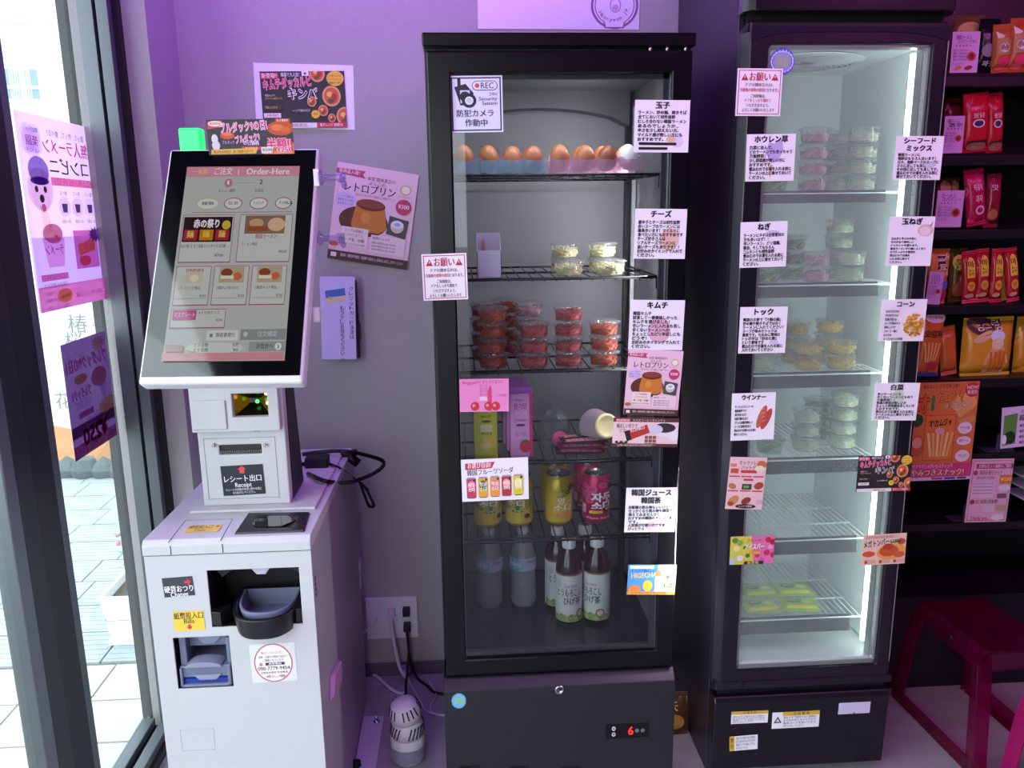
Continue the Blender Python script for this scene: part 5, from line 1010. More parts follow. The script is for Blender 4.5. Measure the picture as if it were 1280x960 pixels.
sign('topping_card', 'white cheese topping card with an orange smudge, second down the left cooler door edge', 'card', ((794, 261), (858, 261), (857, 324), (792, 323)), SY, memo('チーズ', ['唐辛子とチーズは相性抜群', '赤いスープのラーメンには', '最高合います！マイルドに', '食べたい方にもおすすめです', 'チーズ好きさんは', 'リアルチーズラーメンに', '追いチーズもありです！！', 'お好みのタイミングで入れて', 'ください。'], 26, 9, pic=blob(44, 38, 12, 14, '#e8bcae')), g1)
sign('topping_card', 'white kimchi topping card with a pink smudge, above the small pudding poster', 'card', ((788, 375), (855, 375), (854, 438), (785, 437)), SY, memo('キムチ', ['韓国キムチ', '試食して一番美味しかった', 'キムチを選びました！', '辛いラーメンに入れるも良し', '辛くないラーメンへの', 'ちょっとしたピリ辛足しにも', 'どうぞ！', 'お好みのタイミングで入れて', 'ください。'], 26, 9, pic=blob(38, 38, 14, 16, '#e6b4c8')), g1)
sign('topping_card', 'white Korean juice and tea card, lower right of the left cooler door', 'card', ((782, 610), (845, 609), (844, 665), (781, 665)), SY, memo('韓国ジュース', ['自販機の飲み物もいいけど', 'せっかくなら飲み物も韓国で', '揃えてみませんか？', 'おすすめの韓国のドリンク達', 'です。', '人気物が可愛いので写真にも', 'ぴったり☆'], 50, 8.4, two=('韓国茶', 25), pic=blob(34, 49, 7, 6, '#e6bcd8')), g1)
sign('pudding_flyer', 'small pink caramel pudding flyer below the kimchi card', 'poster', ((783, 437), (851, 438), (850, 521), (782, 517)), SY-.0006, purin, col='#eec6d8')
def choco(p, W, H):
    p.rect(0, 0, W, 5, '#5a3028'); p.rect(0, H-4, W, 4, '#5a3028'); p.rect(3, 1, 18, 4, '#c8304a'); p.text('KOPIKO', 4, 1, 16, 4, '#f8e4e8', .03); p.text('大人のコーヒーキャンディ', 24, 1, 40, 3.6, '#e8d0c8', .01)
    p.text('香ばしい甘さで', 4, 7, 26, 6, '#4a2420', .04); p.text('リフレッシュ', 8, 13, 22, 6, '#4a2420', .03); p.ell(64, 14, 16, 9, '#e8e4ec'); p.ell(64, 12, 14, 6, '#3a2a2c'); p.ell(76, 22, 8, 6, '#efe8ee'); p.ell(52, 14, 10, 6, '#d8d0e0'); p.poly([(14, 17), (42, 8), (46, 18), (20, 28)], '#b8342c'); p.poly([(14, 17), (20, 15), (24, 27), (18, 29)], '#2a1a1c'); p.text('KOPIKO', 22, 13, 18, 6, '#f4e4f0', .04, rot=-16)
    for i in range(3):
        for j in range(3): p.rect(40+5*i, 22+4.5*j, 4, 3.6, '#8a5a44')
    for k in range(5): p.ell(5+3*k, 30+(k % 2)*2, 2, 1.6, '#4a2a20')
    p.text('COFFEE CANDY MADE WITH COFFEE EXTRACT', 6, H-3.8, 44, 3.2, '#f0d8d0', .01)
sign('candy_card', 'wide brown and pink coffee candy card under the pudding flyer', 'card', ((766, 523), (848, 522), (847, 560), (766, 557)), SY-.0012, choco, col='#efcfd4')
def hige(p, W, H):
    p.poly([(0, 0), (38, 0), (34, H), (0, H)], '#4a94dc'); p.poly([(38, 0), (W, 0), (W, H), (34, H)], '#cfe0ee'); p.rect(2, 1, 30, 4, '#d8ecf8'); p.text('すっきり香ばしい', 4, 4, 30, 6, '#1f4a98', .03); p.text('HIGECHA', 4, 9, 32, 9, '#e8c83a', .04, rot=-3); p.ell(38, 15, 4, 9, '#d8884a'); p.rect(34, 14, 8, 20, '#e6dcea'); p.rect(36.5, 1, 3.4, 4, '#f2f2f4'); p.ell(9, 30, 8, 5, '#e0803a'); p.ell(25, 26, 6, 7, '#e8b83a')
    p.rect(0, H-4, W, 4, '#d89a3a'); p.rect(46, 22, 13, 6, '#3f5a2c'); p.text('香ばしい', 47, 22.5, 11, 5, '#e8f0d8', .02); p.text('とうもろこし', 44, 10, 15, 4, '#5a4a6a', .01); p.ell(50, 15, 2.4, 2.4, '#5a6a8a'); p.text('トウモロコシのひげ茶', 6, H-4, 44, 3.6, '#6a3a10', .01); p.ell(52, 6, 8, 3, '#d8c4e0')
sign('tea_card', 'blue and orange corn tea card at the lower right of the left cooler door', 'card', ((785, 706), (845, 706), (844, 743), (784, 743)), SY, hige, col='#cfe0ee')
def strawb(p, W, H):
    p.rect(0, 0, W, H, '#e88ac4'); p.text('Binggrae', 4, 2, 16, 5, '#b02a6a', .04); p.text('한국 젤리 스틱 딸기맛', 20, 2, 34, 4, '#a83a7a', .01)
    for i in range(5): p.text('젤리 스틱', 25, 7+3.6*i, 10, 3, '#b04a8a', .01)
    p.rect(25, 22, 9, 5, '#f4c4e0'); p.poly([(38, 7), (40, 12), (40, 40), (36, 40), (35, 16)], '#d8406a')
    for cx, cy in ((19, 34), (36, 34), (45, 34)): p.ell(cx, cy, 5.4, 5.6, '#c82a40'); p.ell(cx-1.5, cy-1, 2, 2, '#e88a90')
    p.text('とろける食感', 46, 19, 12, 3.4, '#b04a8a', .01)
sign('jelly_card', 'bright pink strawberry jelly card at the left of the left cooler door', 'card', ((574, 474), (636, 473), (636, 514), (575, 515)), SY, strawb, col='#e88ac4')
def soda(p, W, H):
    p.poly([(5, 5), (42, 4), (38, 12), (5, 13)], '#c8304a'); p.text('お選び自由!', 8, 4.5, 29, 7.5, '#f8e8ee', .04, rot=-1.5); p.text('韓国フルーツソーダ', 7, 13, 58, 8, '#1a141e', .03, rot=-2)
    for i, (c, c2, t) in enumerate((('#c83a5a', '#e890a8', '자두'), ('#e0a830', '#3a5a3a', '청귤'), ('#e89a3a', '#e8788a', '복숭'), ('#b82a38', '#e8a0a0', '석류'), ('#e0c838', '#f0e8a0', '유자'))):
        x = 6+14.6*i; y = 23-.5*i; p.rect(x, y+1, 12, 24, c); p.rect(x+1, y-.6, 10, 2, '#9a9aa4'); p.rect(x+1.4, y+24.6, 9.2, 1.2, '#6a6a74'); p.ell(x+6, y+10, 4.6, 6, c2); p.text(t, x+1.6, y+6, 9, 6, '#f8f4f0', .05); p.text('소다', x+1.6, y+12, 9, 6, '#f8f4f0', .05); p.ell(x+10, y+3, 1.4, 1.6, '#2a2a30')
sign('soda_card', 'white Korean fruit soda card showing five cans, on the left cooler door', 'card', ((576, 575), (660, 571), (661, 624), (578, 627)), SY, soda, col='#f2ecf4')
def brand_dot(p, W, H): p.ell(W/2, H/2, W/2, H/2, '#5fa8d8', 28); p.ell(W/2, H/2, W/2-1, H/2-1, '#7fc0e4', 28); [p.rect(4+2.1*i, 5.5, 1.1, 7, '#9ae060') for i in range(6)]
def round_sign(name, label, cat, px, Y, draw, col, group=None):
    x0, y0, x1, y1 = px; a, c_ = at(x0, y0, 1, Y), at(x1, y1, 1, Y); rx, rz = (c_.x-a.x)/2, (a.z-c_.z)/2
    m = MB(); m.lathe([(1, 0), (1, .0004)], (0, 0, 0), ink(col), 32); o = m.build(name); o.data.transform(Matrix.Diagonal((rx, rz, 1, 1)))
    mm = Matrix(((1, 0, 0), (0, 0, 1), (0, -1, 0))).transposed().to_4x4(); o.matrix_world = Matrix.Translation((a+c_)/2) @ Matrix(((1, 0, 0, 0), (0, 0, -1, 0), (0, 1, 0, 0), (0, 0, 0, 1)))
    tag(o, label, cat, group); W, H = x1-x0, y1-y0; p = Print(W, H, (2*rx/W, 2*rz/H)); p.L = .0004; draw(p, W, H); p.done(o); return o
round_sign('round_sticker', 'round light blue sticker on the base panel of the left cooler', 'sticker', (564, 867, 583, 885), DY-.0122, brand_dot, '#5fa8d8')
def bowl(p, W, H):
    p.ring(171, 6, 27, 30, '#8a5a90', 40); p.ring(171, 6, 24, 25.2, '#8a5a90', 40); p.rect(140, -24, 62, 24, '#e6dcf2') if False else None
    p.poly([(157, 28), (185, 28), (183, 35), (159, 35)], '#8a5a90'); p.poly([(159, 27), (183, 27), (181.5, 33.4), (160.5, 33.4)], '#e6dcf2'); p.ell(172, 6, 7, 9, '#8a5a90', 20); p.ell(172, 6, 6, 8, '#e6dcf2', 20); p.ell(172, 9, 4, 4, '#c8a0d0', 16)
    for i, ch in enumerate('Haeryeon.JP'):
        a = R(152-12.6*i); p.text(ch, 171+18.4*math.cos(a)-2, 6+18.4*math.sin(a)-4, 0, 6.6, '#8a4a80', .02, rot=90-math.degrees(a)*-1-180 if False else math.degrees(a)-90)
sign('bowl_logo_sheet', 'wide white paper with a noodle bowl outline logo taped to the wall above the left cooler', 'paper', ((597, -24), (800, -20), (799, 38), (597, 35)), YW-.002, lambda p, W, H: bowl_shift(p, W, H), col='#e6dcf2') if False else None
def bowl_shift(p, W, H):
    class Q: pass
    f0 = p.P; p.P = lambda u, v, l: f0(u, v+24, l); bowl(p, W, H); p.P = f0
sign('bowl_logo_sheet', 'wide white paper with a noodle bowl outline logo on the wall above the left cooler', 'paper', ((597, -30), (800, -30), (799, 38), (597, 35)), YW-.002, lambda p, W, H: (setattr(p, 'clip', False), setattr(p, 'P', (lambda f0: (lambda u, v, l: f0(u, v+30, l)))(p.P)), bowl(p, W, H)), col='#e6dcf2')
# ------------------------------------------------------------------ right upright freezer
GY = 1.78
fzr = thing('display_freezer', 'right black upright freezer with lit white inside and topping cards on its door', 'freezer', (0.84, 2.05, 0))
body = mat('freezer_black', '#15131b', 0.3, coat=.2); iw = mat('freezer_liner', '#ced3d3', .45); sidep = mat('freezer_side', '#2a2433', .4)
def gx(px, py): return at(px, py, 1, GY).x
def gz(px, py): return at(px, py, 1, GY).z
dzb = gz(900, 866); dzt = 1.822
m = MB(); m.box(.607, .622, 1.83, 2.33, .0, 2.05, sidep); m.box(1.055, 1.07, 1.83, 2.33, .0, 2.05, sidep); m.box(.622, 1.055, 2.30, 2.33, 0, 2.05, sidep)
m.box(.622, 1.055, 1.83, 2.30, 1.83, 2.05, body); m.box(.622, 1.055, 1.80, 2.30, .02, .285, body); m.build('cabinet', fzr, .003)
m = MB(); m.prism([(.607, 1.83), (.607, 1.80), (.625, 1.775), (1.055, 1.775), (1.07, 1.80), (1.07, 1.83)], 1.842, 2.05, mat('header_black', '#100f16', .22, coat=.5)); m.build('header', fzr, .003)
m = MB(); m.panel(.622, 1.055, dzb-.02, 1.842, [(.655, 1.045, .325, 1.786)], 1.815, 1.829, gap); m.build('seal_gap', fzr)
m = MB(); m.panel(.624, 1.057, .315, 1.800, [(.655, 1.045, .333, 1.786)], 1.79, 1.83, iw)
m.box(.640, .648, 1.83, 2.24, .33, 1.79, iw); m.box(1.030, 1.038, 1.83, 2.24, .33, 1.79, iw); m.box(.640, 1.038, 2.225, 2.24, .33, 1.79, iw); m.box(.640, 1.038, 1.80, 2.24, 1.782, 1.79, iw); m.box(.640, 1.038, 1.80, 2.24, .310, .322, iw); m.build('liner', fzr)
# fan guard in the ceiling of the cold space
m = MB(); fc = (.835, 2.02, 1.781); m.lathe([(.135, 0), (.135, .001), (.001, .001)], (fc[0], fc[1], fc[2]-.002), mat('fan_dark', '#1a2028', .6), 32, cap=False)
for r_ in (.135, .112, .088, .060, .030): m.lathe([(r_, -.004), (r_+.003, -.004), (r_+.003, -.001), (r_, -.001), (r_, -.004)], fc, iw, 36, cap=False)
for k in range(40):
    a = 2*math.pi*k/40; m.tube([(fc[0]+(.03+.105*t)*math.cos(a+t*.9), fc[1]+(.03+.105*t)*math.sin(a+t*.9), fc[2]-.0035) for t in (0, .25, .5, .75, 1)], .0022, iw, 4)
m.build('fan_guard', fzr)
tube_m = mat('led_tube', '#ffffff', .4, emit='#e8fff6', estr=8)
m = MB(); m.box(1.007, 1.029, 1.838, 1.852, .345, 1.770, tube_m); m.build('light_tube', fzr, .002)
m = MB(); m.box(.660, 1.01, 1.832, 1.838, 1.776, 1.781, tube_m); m.build('light_tube', fzr, .002)
m = MB(); m.box(.640, .650, 1.842, 1.856, .345, 1.770, mat('led_tube_left', '#ffffff', .4, emit='#dcfff0', estr=3)); m.build('light_tube', fzr, .002)
m = MB(); 
for z in [x*.05+.4 for x in range(28)]: m.box(1.0285, 1.030, 1.885, 1.895, z, z+.02, MATS['spacer_grey'])
m.build('shelf_standard', fzr)
FS = [(1.478, 1.450), (1.267, 1.233), (1.052, 1.014), (.837, .797), (.624, .582), (.407, .364)]
railm = mat('price_rail', '#14122a', .4); ww2 = mat('white_wire', '#dfe6e4', .4)
for a, b_ in FS:
    m = MB()
    for i in range(24): x = .655+.355*i/23; m.tube([(x, 1.868, a-.004), (x, 2.19, a-.004)], .0016, ww2, 4)
    for y in (1.868, 1.97, 2.08, 2.19): m.tube([(.648, y, a-.007), (1.018, y, a-.007)], .0025, ww2, 5)
    sh = m.build('wire_shelf', fzr); m = MB(); m.hexa(P8(.650, .985, 1.862, 1.866, 1.868, 1.872, b_, a), railm); m.build('price_rail', sh)
# door
m = MB(); bev = .014
m.panel(.604+bev, 1.062-bev, dzb+.02, dzt, [(.660, 1.017, .315, 1.778)], GY, 1.82, body)
m.build('door', fzr, .003); dr2 = [o for o in fzr.children if o.name.startswith('door')][0]
m = MB()
for s_, x0, x1 in ((1, .604, .604+bev), (-1, 1.062, 1.062-bev)): m.prism([(x0, 1.82), (x0, GY+.018), (x1, GY), (x1, 1.82)], dzb+.02, dzt-.02, mat('door_edge', '#2b2a33', .3)); m.prism([(x0, dzt-.02), (x1, dzt), (x1, dzt-.02)], GY+.012, 1.82, MATS['door_edge'], axis='y')
m.build('edge_trim', dr2, .001)
m = MB(); m.prism([(1.82, dzb), (GY+.012, dzb), (GY-.006, dzb+.012), (GY-.003, dzb+.030), (1.82, dzb+.030)], .606, 1.060, mat('door_lip', '#1c1a24', .25), axis='x'); m.build('lower_lip', dr2, .002)
m = MB(); m.prism([(.62+.43*t/16, 1.802-.018*abs(2*t/16-1)**4) for t in range(17)]+[(1.05, 1.812), (.62, 1.812)], GY-.002, GY, mat('header_arch', '#1e1a2c', .2), axis='y'); m.build('arch_trim', dr2)
m = MB()
for (a, b_, c_, d_) in ((.6605, .6665, .315, 1.778), (1.0105, 1.0165, .315, 1.778), (.66, 1.017, .3155, .326), (.66, 1.017, 1.7715, 1.7775)): m.box(a, b_, GY+.006, GY+.034, c_, d_, mat('frame_grey', '#8f9292', .3, .5))
m.box(1.000, 1.004, GY+.010, GY+.034, .32, 1.775, MATS['frame_grey']); m.build('glass_frame', dr2, .001)
m = MB(); m.box(.662, 1.015, GY+.008, GY+.012, .317, 1.776, clear('frosted_door_glass', '#f6faf9', haze=.15, hcol='#dfe8e4', fres=1.4)); m.build('door_glass', dr2)
m = MB(); q = at(927, 855, 1, GY-.006); m.lathe([(.006, 0), (.006, .003), (.003, .003)], (q.x, GY-.004, q.z), gap, 12, axis='y'); m.build('key_lock', dr2)
bzt = gz(905, 873)
m = MB(); m.prism([(1.83, .03), (GY+.006, .03), (GY-.002, bzt-.012), (GY+.006, bzt), (1.83, bzt)], .608, 1.060, mat('base_black', '#111119', .35), axis='x'); fb_ = m.build('base_panel', fzr, .003)
m = MB(); q0, q1 = at(1049, 879, 1, GY-.002), at(1087, 891, 1, GY-.002); m.box(q0.x, q1.x, GY-.0025, GY+.004, q1.z, q0.z, mat('lamp_lens', '#cfc6e4', .3)); m.box((q0.x+q1.x)/2-.003, (q0.x+q1.x)/2+.003, GY-.003, GY-.002, q1.z+.001, q1.z+.004, mat('lamp_dot', '#a83050', .4)); m.build('lamp_lens', fb_, .0015)
for k in range(3): m = MB(); m.box(.99+.014*k, .998+.014*k, GY+.004, GY+.010, .034, .05, gap); m.build('vent_slot', fb_)
m = MB()
for x in (.63, 1.035):
    for y in (1.86, 2.28): m.lathe([(.018, 0), (.018, .03)], (x, y, 0), rubber, 10)
m.build('feet', fzr)

# ---- cups inside
def fstack(kind, px, Y, z, n, what, where, group):
    x = at(px, 400, 1, Y).x + 0; x = at(px, {1.478: 220, 1.267: 340, 1.052: 450, .837: 560, .407: 770}[z], 1, Y).x
    for i in range(n): cup_at(kind, (x, Y, z-.0015+PH*i), '%s, %s in %s' % (what, lv(i, n), where), group)
G1, G2, G3, G4 = [('cups on the %s freezer shelf' % k) for k in ('top', 'second', 'third', 'fourth')]
for z, g, L in ((1.478, G1, (('greens', 966, 1.915, 2, 'first', 'frosted cup of greens'), ('pinkveg', 1016, 1.915, 4, 'second', 'frosted cup of seafood mix'), ('noodle', 1076, 1.915, 4, 'third', 'frosted cup of seafood mix'), ('noodle', 1044, 1.995, 4, 'rear', 'frosted pale cup'))),
    (1.267, G2, (('greens', 957, 1.912, 2, 'first', 'cup of chopped green onion'), ('greens', 987, 1.99, 3, 'rear left', 'cup of chopped green onion'), ('pinkveg', 1020, 1.912, 2, 'second', 'pink tinged cup of onion'), ('noodle', 1062, 1.912, 2, 'third', 'cup of chopped onion'), ('noodle', 1046, 1.995, 4, 'rear right', 'cup of chopped onion'))),
    (1.052, G3, (('noodle', 952, 1.912, 1, 'first', 'cup of rice cakes'), ('corn', 1010, 1.912, 2, 'second', 'cup of yellow corn'), ('corn', 1051, 1.912, 2, 'third', 'cup of yellow corn'), ('corn', 992, 2.0, 3, 'rear left', 'cup of yellow corn'), ('corn', 1034, 2.02, 3, 'rear right', 'cup of yellow corn'))),
    (.837, G4, (('noodle', 1006, 1.94, 3, 'first', 'cup of pale cabbage'), ('noodle', 1052, 1.95, 4, 'second', 'cup of pale cabbage'), ('greens', 962, 1.93, 1, 'leftmost', 'cup of pale cabbage'), ('greens', 1018, 2.04, 3, 'rear', 'cup of pale cabbage')))):
    for kind, px, Y, n, wh, what in L: fstack(kind, px, Y, z, n, what, wh+' stack, '+g[8:], g)
def gpack(i, px, Y, k):
    m, fnp = pillow(.095, .075, .014, mat('green_pack', '#a4c840', .3)); root = thing('frozen_pack', ('bright green frozen pack lying at the front left', 'bright green frozen pack lying at the front right', 'green frozen pack lying behind on the left', 'green frozen pack lying behind on the right')[i]+' of the lowest freezer shelf', 'frozen pack', (0, 0, 0), 'green packs on the lowest freezer shelf')
    m.build('wrapper', root); p = Print(60, 50, (1, 1), fn=lambda u, v, l: fnp(u/60, v/50, l)); p.ell(22, 20, 12, 9, '#3f8a3a'); p.ell(42, 24, 8, 7, '#d8e88a'); p.rect(6, 36, 48, 6, '#e8d838'); p.text('메로나', 14, 14, 18, 10, '#f4f8e0', .04); p.done(root); root.location = (at(px, 770, 1, Y).x, Y, .407+.0075); root.rotation_euler.z = R(k)
gpack(0, 950, 1.915, 4); gpack(1, 998, 1.915, -5); gpack(2, 946, 2.0, 2); gpack(3, 989, 2.0, -3)

# ---- cards on the freezer door
ZY = GY-.0012; g2 = 'white topping cards on the freezer door'
sign('notice_card', 'pink framed request card taped at the top left edge of the freezer door', 'notice', ((922, 85), (978, 86), (976, 145), (919, 145)), ZY, onegai(1), 'request cards on the cooler doors')
def logo(p, W, H):
    p.ell(W/2, H/2, W/2, H/2, '#4858c8', 32); p.ring(W/2, H/2, 12, 13.4, '#c8d0f0', 32); p.ell(W/2, H/2, 11, 12, '#8f98d8', 28)
    for i in range(5): p.rect(W/2-8+3.6*i, H/2-7, 1.8, 14, '#a8b84a')
    for k in range(20): a = 2*math.pi*k/20; p.ell(W/2+12.6*math.cos(a), H/2+14*math.sin(a), .8, .8, '#eef0fa', 6)
round_sign('round_sticker', 'round blue and green sticker inside the freezer glass at its top left', 'sticker', (963, 60, 992, 94), GY+.0068, logo, '#4858c8')
def leaf(p, W, H): p.poly([(34, 12), (44, 6), (46, 20), (40, 34), (32, 36), (24, 24), (28, 10)], '#b8b0da'); p.poly([(28, 40), (34, 40), (31, 56)], '#e0c8a0')
sign('topping_card', 'white spinach topping card with a faint leaf, upper left of the freezer door', 'card', ((934, 168), (995, 167), (992, 226), (931, 227)), ZY, memo('ホウレン草', ['白菜に並んで、', 'どのラーメンでも合っちゃう', '万能野菜！！', '少し野菜感が欲しい方に', 'おすすめです。', '煮込むのでお湯を入れる前に', 'ラーメンの上に乗せておいて', 'ください。'], 42, 9, pic=leaf), g2)
sign('topping_card', 'white green onion topping card below the spinach card, freezer left edge', 'card', ((926, 278), (985, 276), (982, 333), (924, 335)), ZY, memo('ねぎ', ['ラーメンにネギは必要素材の', '方も多いはず！！', '辛いラーメン、ピリ塩麺、', '醤油、そしてもちろん', 'コムタンとも相性抜群', '煮込むのでお湯を入れる前に', 'ラーメンの上に乗せておいて', 'ください。'], 16, 9, pic=blob(40, 14, 8, 3, '#cfc8e4')), g2)
sign('topping_card', 'white rice cake topping card, third down the freezer left edge', 'card', ((926, 384), (985, 383), (981, 441), (922, 442)), ZY, memo('トック', ['韓国のお餅で『汁麺の鍋』', '炒め麺や焼きそばではなく', 'ラーメンに入れてください！', 'スープが染みたトックは', '最高です。ちなみに現地は', 'トッポギは『炒めた餅』', 'という意味です', '煮込むのでお湯を入れる前に', '入れておいてください'], 24, 8.4, pic=blob(44, 44, 6, 3, '#d8d0e8')), g2)
def wiener(p, W, H): p.ell(38, 30, 4.5, 15, '#c86048', rot=20); p.ell(44, 33, 4.5, 14, '#b84e3c', rot=24); [p.rect(36+k*.6, 20+5*k, 5, .8, '#e8a890', rot=-20) for k in range(4)]
sign('topping_card', 'white sausage topping card with two red sausages, freezer left edge', 'card', ((916, 492), (970, 490), (967, 549), (912, 551)), ZY, memo('ウインナー', ['ラーメンにウインナーの', '相性抜群です！', '切れ目を入れて', 'お湯で温めるだけ', 'パリッと食感が美味しい', 'スープに旨味が出ます', '煮込むのでお湯を入れる前に', '乗せてください。'], 30, 7, bw_=27, h=3.6, y0=15, dy=4.9, pic=wiener), g2)
sign('topping_card', 'white seafood mix topping card, upper right of the freezer door', 'card', ((1120, 170), (1180, 170), (1175, 225), (1116, 225)), ZY, memo('シーフード', ['韓国ラーメンに', '海鮮はもちろん合います！', '元々、海鮮ベースのスープに', 'さらに足しても良し', 'その他に足しても良しです。', '煮込むのでお湯を入れる前に', '乗せておいてください。'], 40, 8, two=('ミックス', 32), pic=blob(44, 36, 9, 4, '#cfd0ea')), g2)
def onion(p, W, H): p.ell(46, 17, 10, 7.5, '#dfc0bc'); p.ell(45, 18, 7, 5.4, '#efdcd8'); p.poly([(50, 12), (54, 6), (53, 12)], '#a87858')
sign('topping_card', 'white onion topping card with a peeled onion picture, freezer right edge', 'card', ((1112, 271), (1169, 270), (1163, 333), (1107, 332)), ZY, memo('玉ねぎ', ['玉ねぎと辛さの中和に', '甘みが出て美味しい', 'シャキシャキ感もあり、', '醤油ラーメンや汁麺によく合う', 'のでたっぷりの使用を', '煮込むのでお湯を', '入れる前に乗せて', 'ください。'], 26, 8.6, bw_=44, h=3.2, y0=26, dy=4.2, pic=onion), g2)
def corn(p, W, H):
    rr = random.Random(2)
    for k in range(110): a = rr.uniform(0, 6.28); r_ = 12.5*math.sqrt(rr.random()); p.ell(42+r_*math.cos(a), 32+r_*1.1*math.sin(a), 1.9, 1.6, rr.choice(('#e0a030', '#d08820', '#ecc058', '#c87a1c')), 7)
sign('topping_card', 'white corn topping card with a heap of kernels, freezer right edge', 'card', ((1102, 375), (1159, 373), (1154, 427), (1098, 426)), ZY, memo('コーン', ['甘みで口の中の', '辛さをやわらげ', '食感が変わる', 'スープが染みたり', '美味しいです', 'バターと一緒に', 'おすすめ', 'スープと合うのが特徴'], 22, 7.4, bw_=24, h=3.4, y0=13, dy=4.9, pic=corn), g2)
sign('topping_card', 'white cabbage topping card with a faint green blot, freezer right edge', 'card', ((1093, 479), (1149, 478), (1146, 526), (1090, 525)), ZY, memo('白菜', ['辛いラーメンにも', '辛くないラーメンにも合う', '万能野菜！！', '普通の野菜が欲しい方', 'ちょっと野菜感を足したい方', 'におすすめです。', '煮込むのでお湯を入れる前に', 'ラーメンの上に乗せておいて', 'ください。'], 16, 7.4, pic=blob(30, 20, 8, 12, '#cddcc8')), g2)
def hatog(p, W, H):
    p.rect(0, 0, W, H, '#edc6c8'); p.text('モッツァレラ', 12, 4, 26, 6, '#4a2420', .04); p.text('ハットグ', 15, 10, 18, 6, '#4a2420', .04); p.rect(15, 16, 20, 3.6, '#c83838'); p.ell(40, 9, 6, 5, '#c8703c'); p.ell(38, 14, 6, 4, '#eeddc0'); p.rect(1, 8, 8, 4, '#d88070'); p.rect(2, 14, 10, 6, '#c8583c')
    for i in range(3):
        for j in range(2): p.rect(1+15*i, 23+18*j, 13, 1.6, '#c84848')
    p.ell(6, 36, 5, 3.4, '#c07a4c', rot=20); p.rect(18, 33, 12, 7, '#3c3c34'); p.rect(20, 35, 7, 3, '#7aa04a'); p.ell(39, 35, 6, 4.4, '#a84a2c', rot=-20); p.ell(9, 54, 8, 5, '#d08a54', rot=-40); p.ell(6, 58, 4, 3, '#a8442c'); p.ell(25, 54, 6.4, 4, '#8e3a28', rot=-25); p.rect(38, 52, 7, 6, '#d8b0b8'); p.ell(25, 61, 13, 2.8, '#2a1c1c'); p.text('レンジで簡単', 17, 59.4, 16, 3, '#f0e0d8', .02); p.rect(19, 26.5, 12, 2.4, '#c03050')
sign('snack_flyer', 'pale red corn dog flyer with six small pictures, lower left of the freezer door', 'flyer', ((911, 571), (957, 572), (954, 637), (908, 636)), ZY, hatog, col='#edc6c8')
def fruits(p, W, H):
    p.poly([(0, 0), (26, 0), (30, H), (0, H)], '#d8c84a'); p.poly([(26, 0), (W, 0), (W, H), (30, H)], '#e070a8'); rr = random.Random(3)
    for cx, cy, r_, c in ((6, 5, 4, '#5a8a3a'), (12, 8, 4, '#7aa848'), (8, 15, 4, '#e8e098'), (5, 23, 4, '#b8d060'), (13, 27, 4, '#d8d8e8'), (3, 31, 4, '#b0c0e8'), (47, 5, 4, '#c82850'), (53, 8, 4, '#a82048'), (50, 14, 3, '#e8a0c8'), (46, 21, 4, '#c02a58'), (54, 24, 4, '#b82a50'), (40, 30, 4, '#d060a0'), (22, 24, 3, '#3a7a38'), (34, 24, 3, '#c83060'), (18, 14, 2.4, '#4a8040')): p.ell(cx, cy, r_, r_*.9, c, 12)
    p.text('フルーツ', 20, 3, 18, 5, '#7a4a2a', .02); p.text('アイスバー', 18, 9, 24, 8, '#f4eed8', .06, outline='#b05a8a'); p.rect(24, 19, 14, 3.4, '#e8a838'); p.rect(18, 31, 24, 4, '#3a2a28'); p.text('新登場', 22, 31, 14, 4, '#e8d060', .02)
sign('fruit_flyer', 'small yellow and pink fruit flyer on the lower left of the freezer door', 'flyer', ((913, 671), (968, 669), (967, 704), (912, 706)), ZY, fruits, col='#e070a8')
sign('food_flyer', 'black kimchi rice roll flyer on the right edge of the freezer door', 'flyer', ((1073, 571), (1140, 568), (1137, 613), (1070, 614)), ZY-.0006, kimbap, col='#2b272b')
def megaton(p, W, H):
    p.rect(0, 0, W, H, '#efc4ae'); p.ell(36, 22, 18, 10, '#e8a04c', rot=-6); p.ell(33, 21, 12, 7, '#c8542c', rot=-4); p.ell(32, 16, 7, 4, '#b8402c'); p.ell(48, 10, 5, 4, '#c84a34'); p.ell(46, 26, 7, 4, '#d0583c'); p.ell(8, 24, 8, 3.6, '#d05434'); p.text('メガトンバー', 1, 8, 32, 9, '#1a1620', .06, rot=-6, outline='#f4ecf0'); p.rect(34, 7, 13, 4, '#3a3a24', rot=-5); p.text('極太バー', 35, 6.6, 11, 4, '#e8e0c0', .02, rot=-4); p.rect(2, 2, 40, 3, '#e8b0a0', rot=-1); p.text('ミニサイズより大きい食べ応え', 4, 1.4, 34, 3.6, '#5a2a24', .01)
    for i in range(3): p.rect(3+18*i, 31, 14, 5, '#e0a898'); p.ell(5+18*i, 34, 2, 2, '#b04030', 8)
sign('sausage_bar_flyer', 'orange jumbo sausage bar flyer on the lower right edge of the freezer door', 'flyer', ((1079, 669), (1133, 666), (1131, 704), (1077, 707)), ZY, megaton, col='#efc4ae')
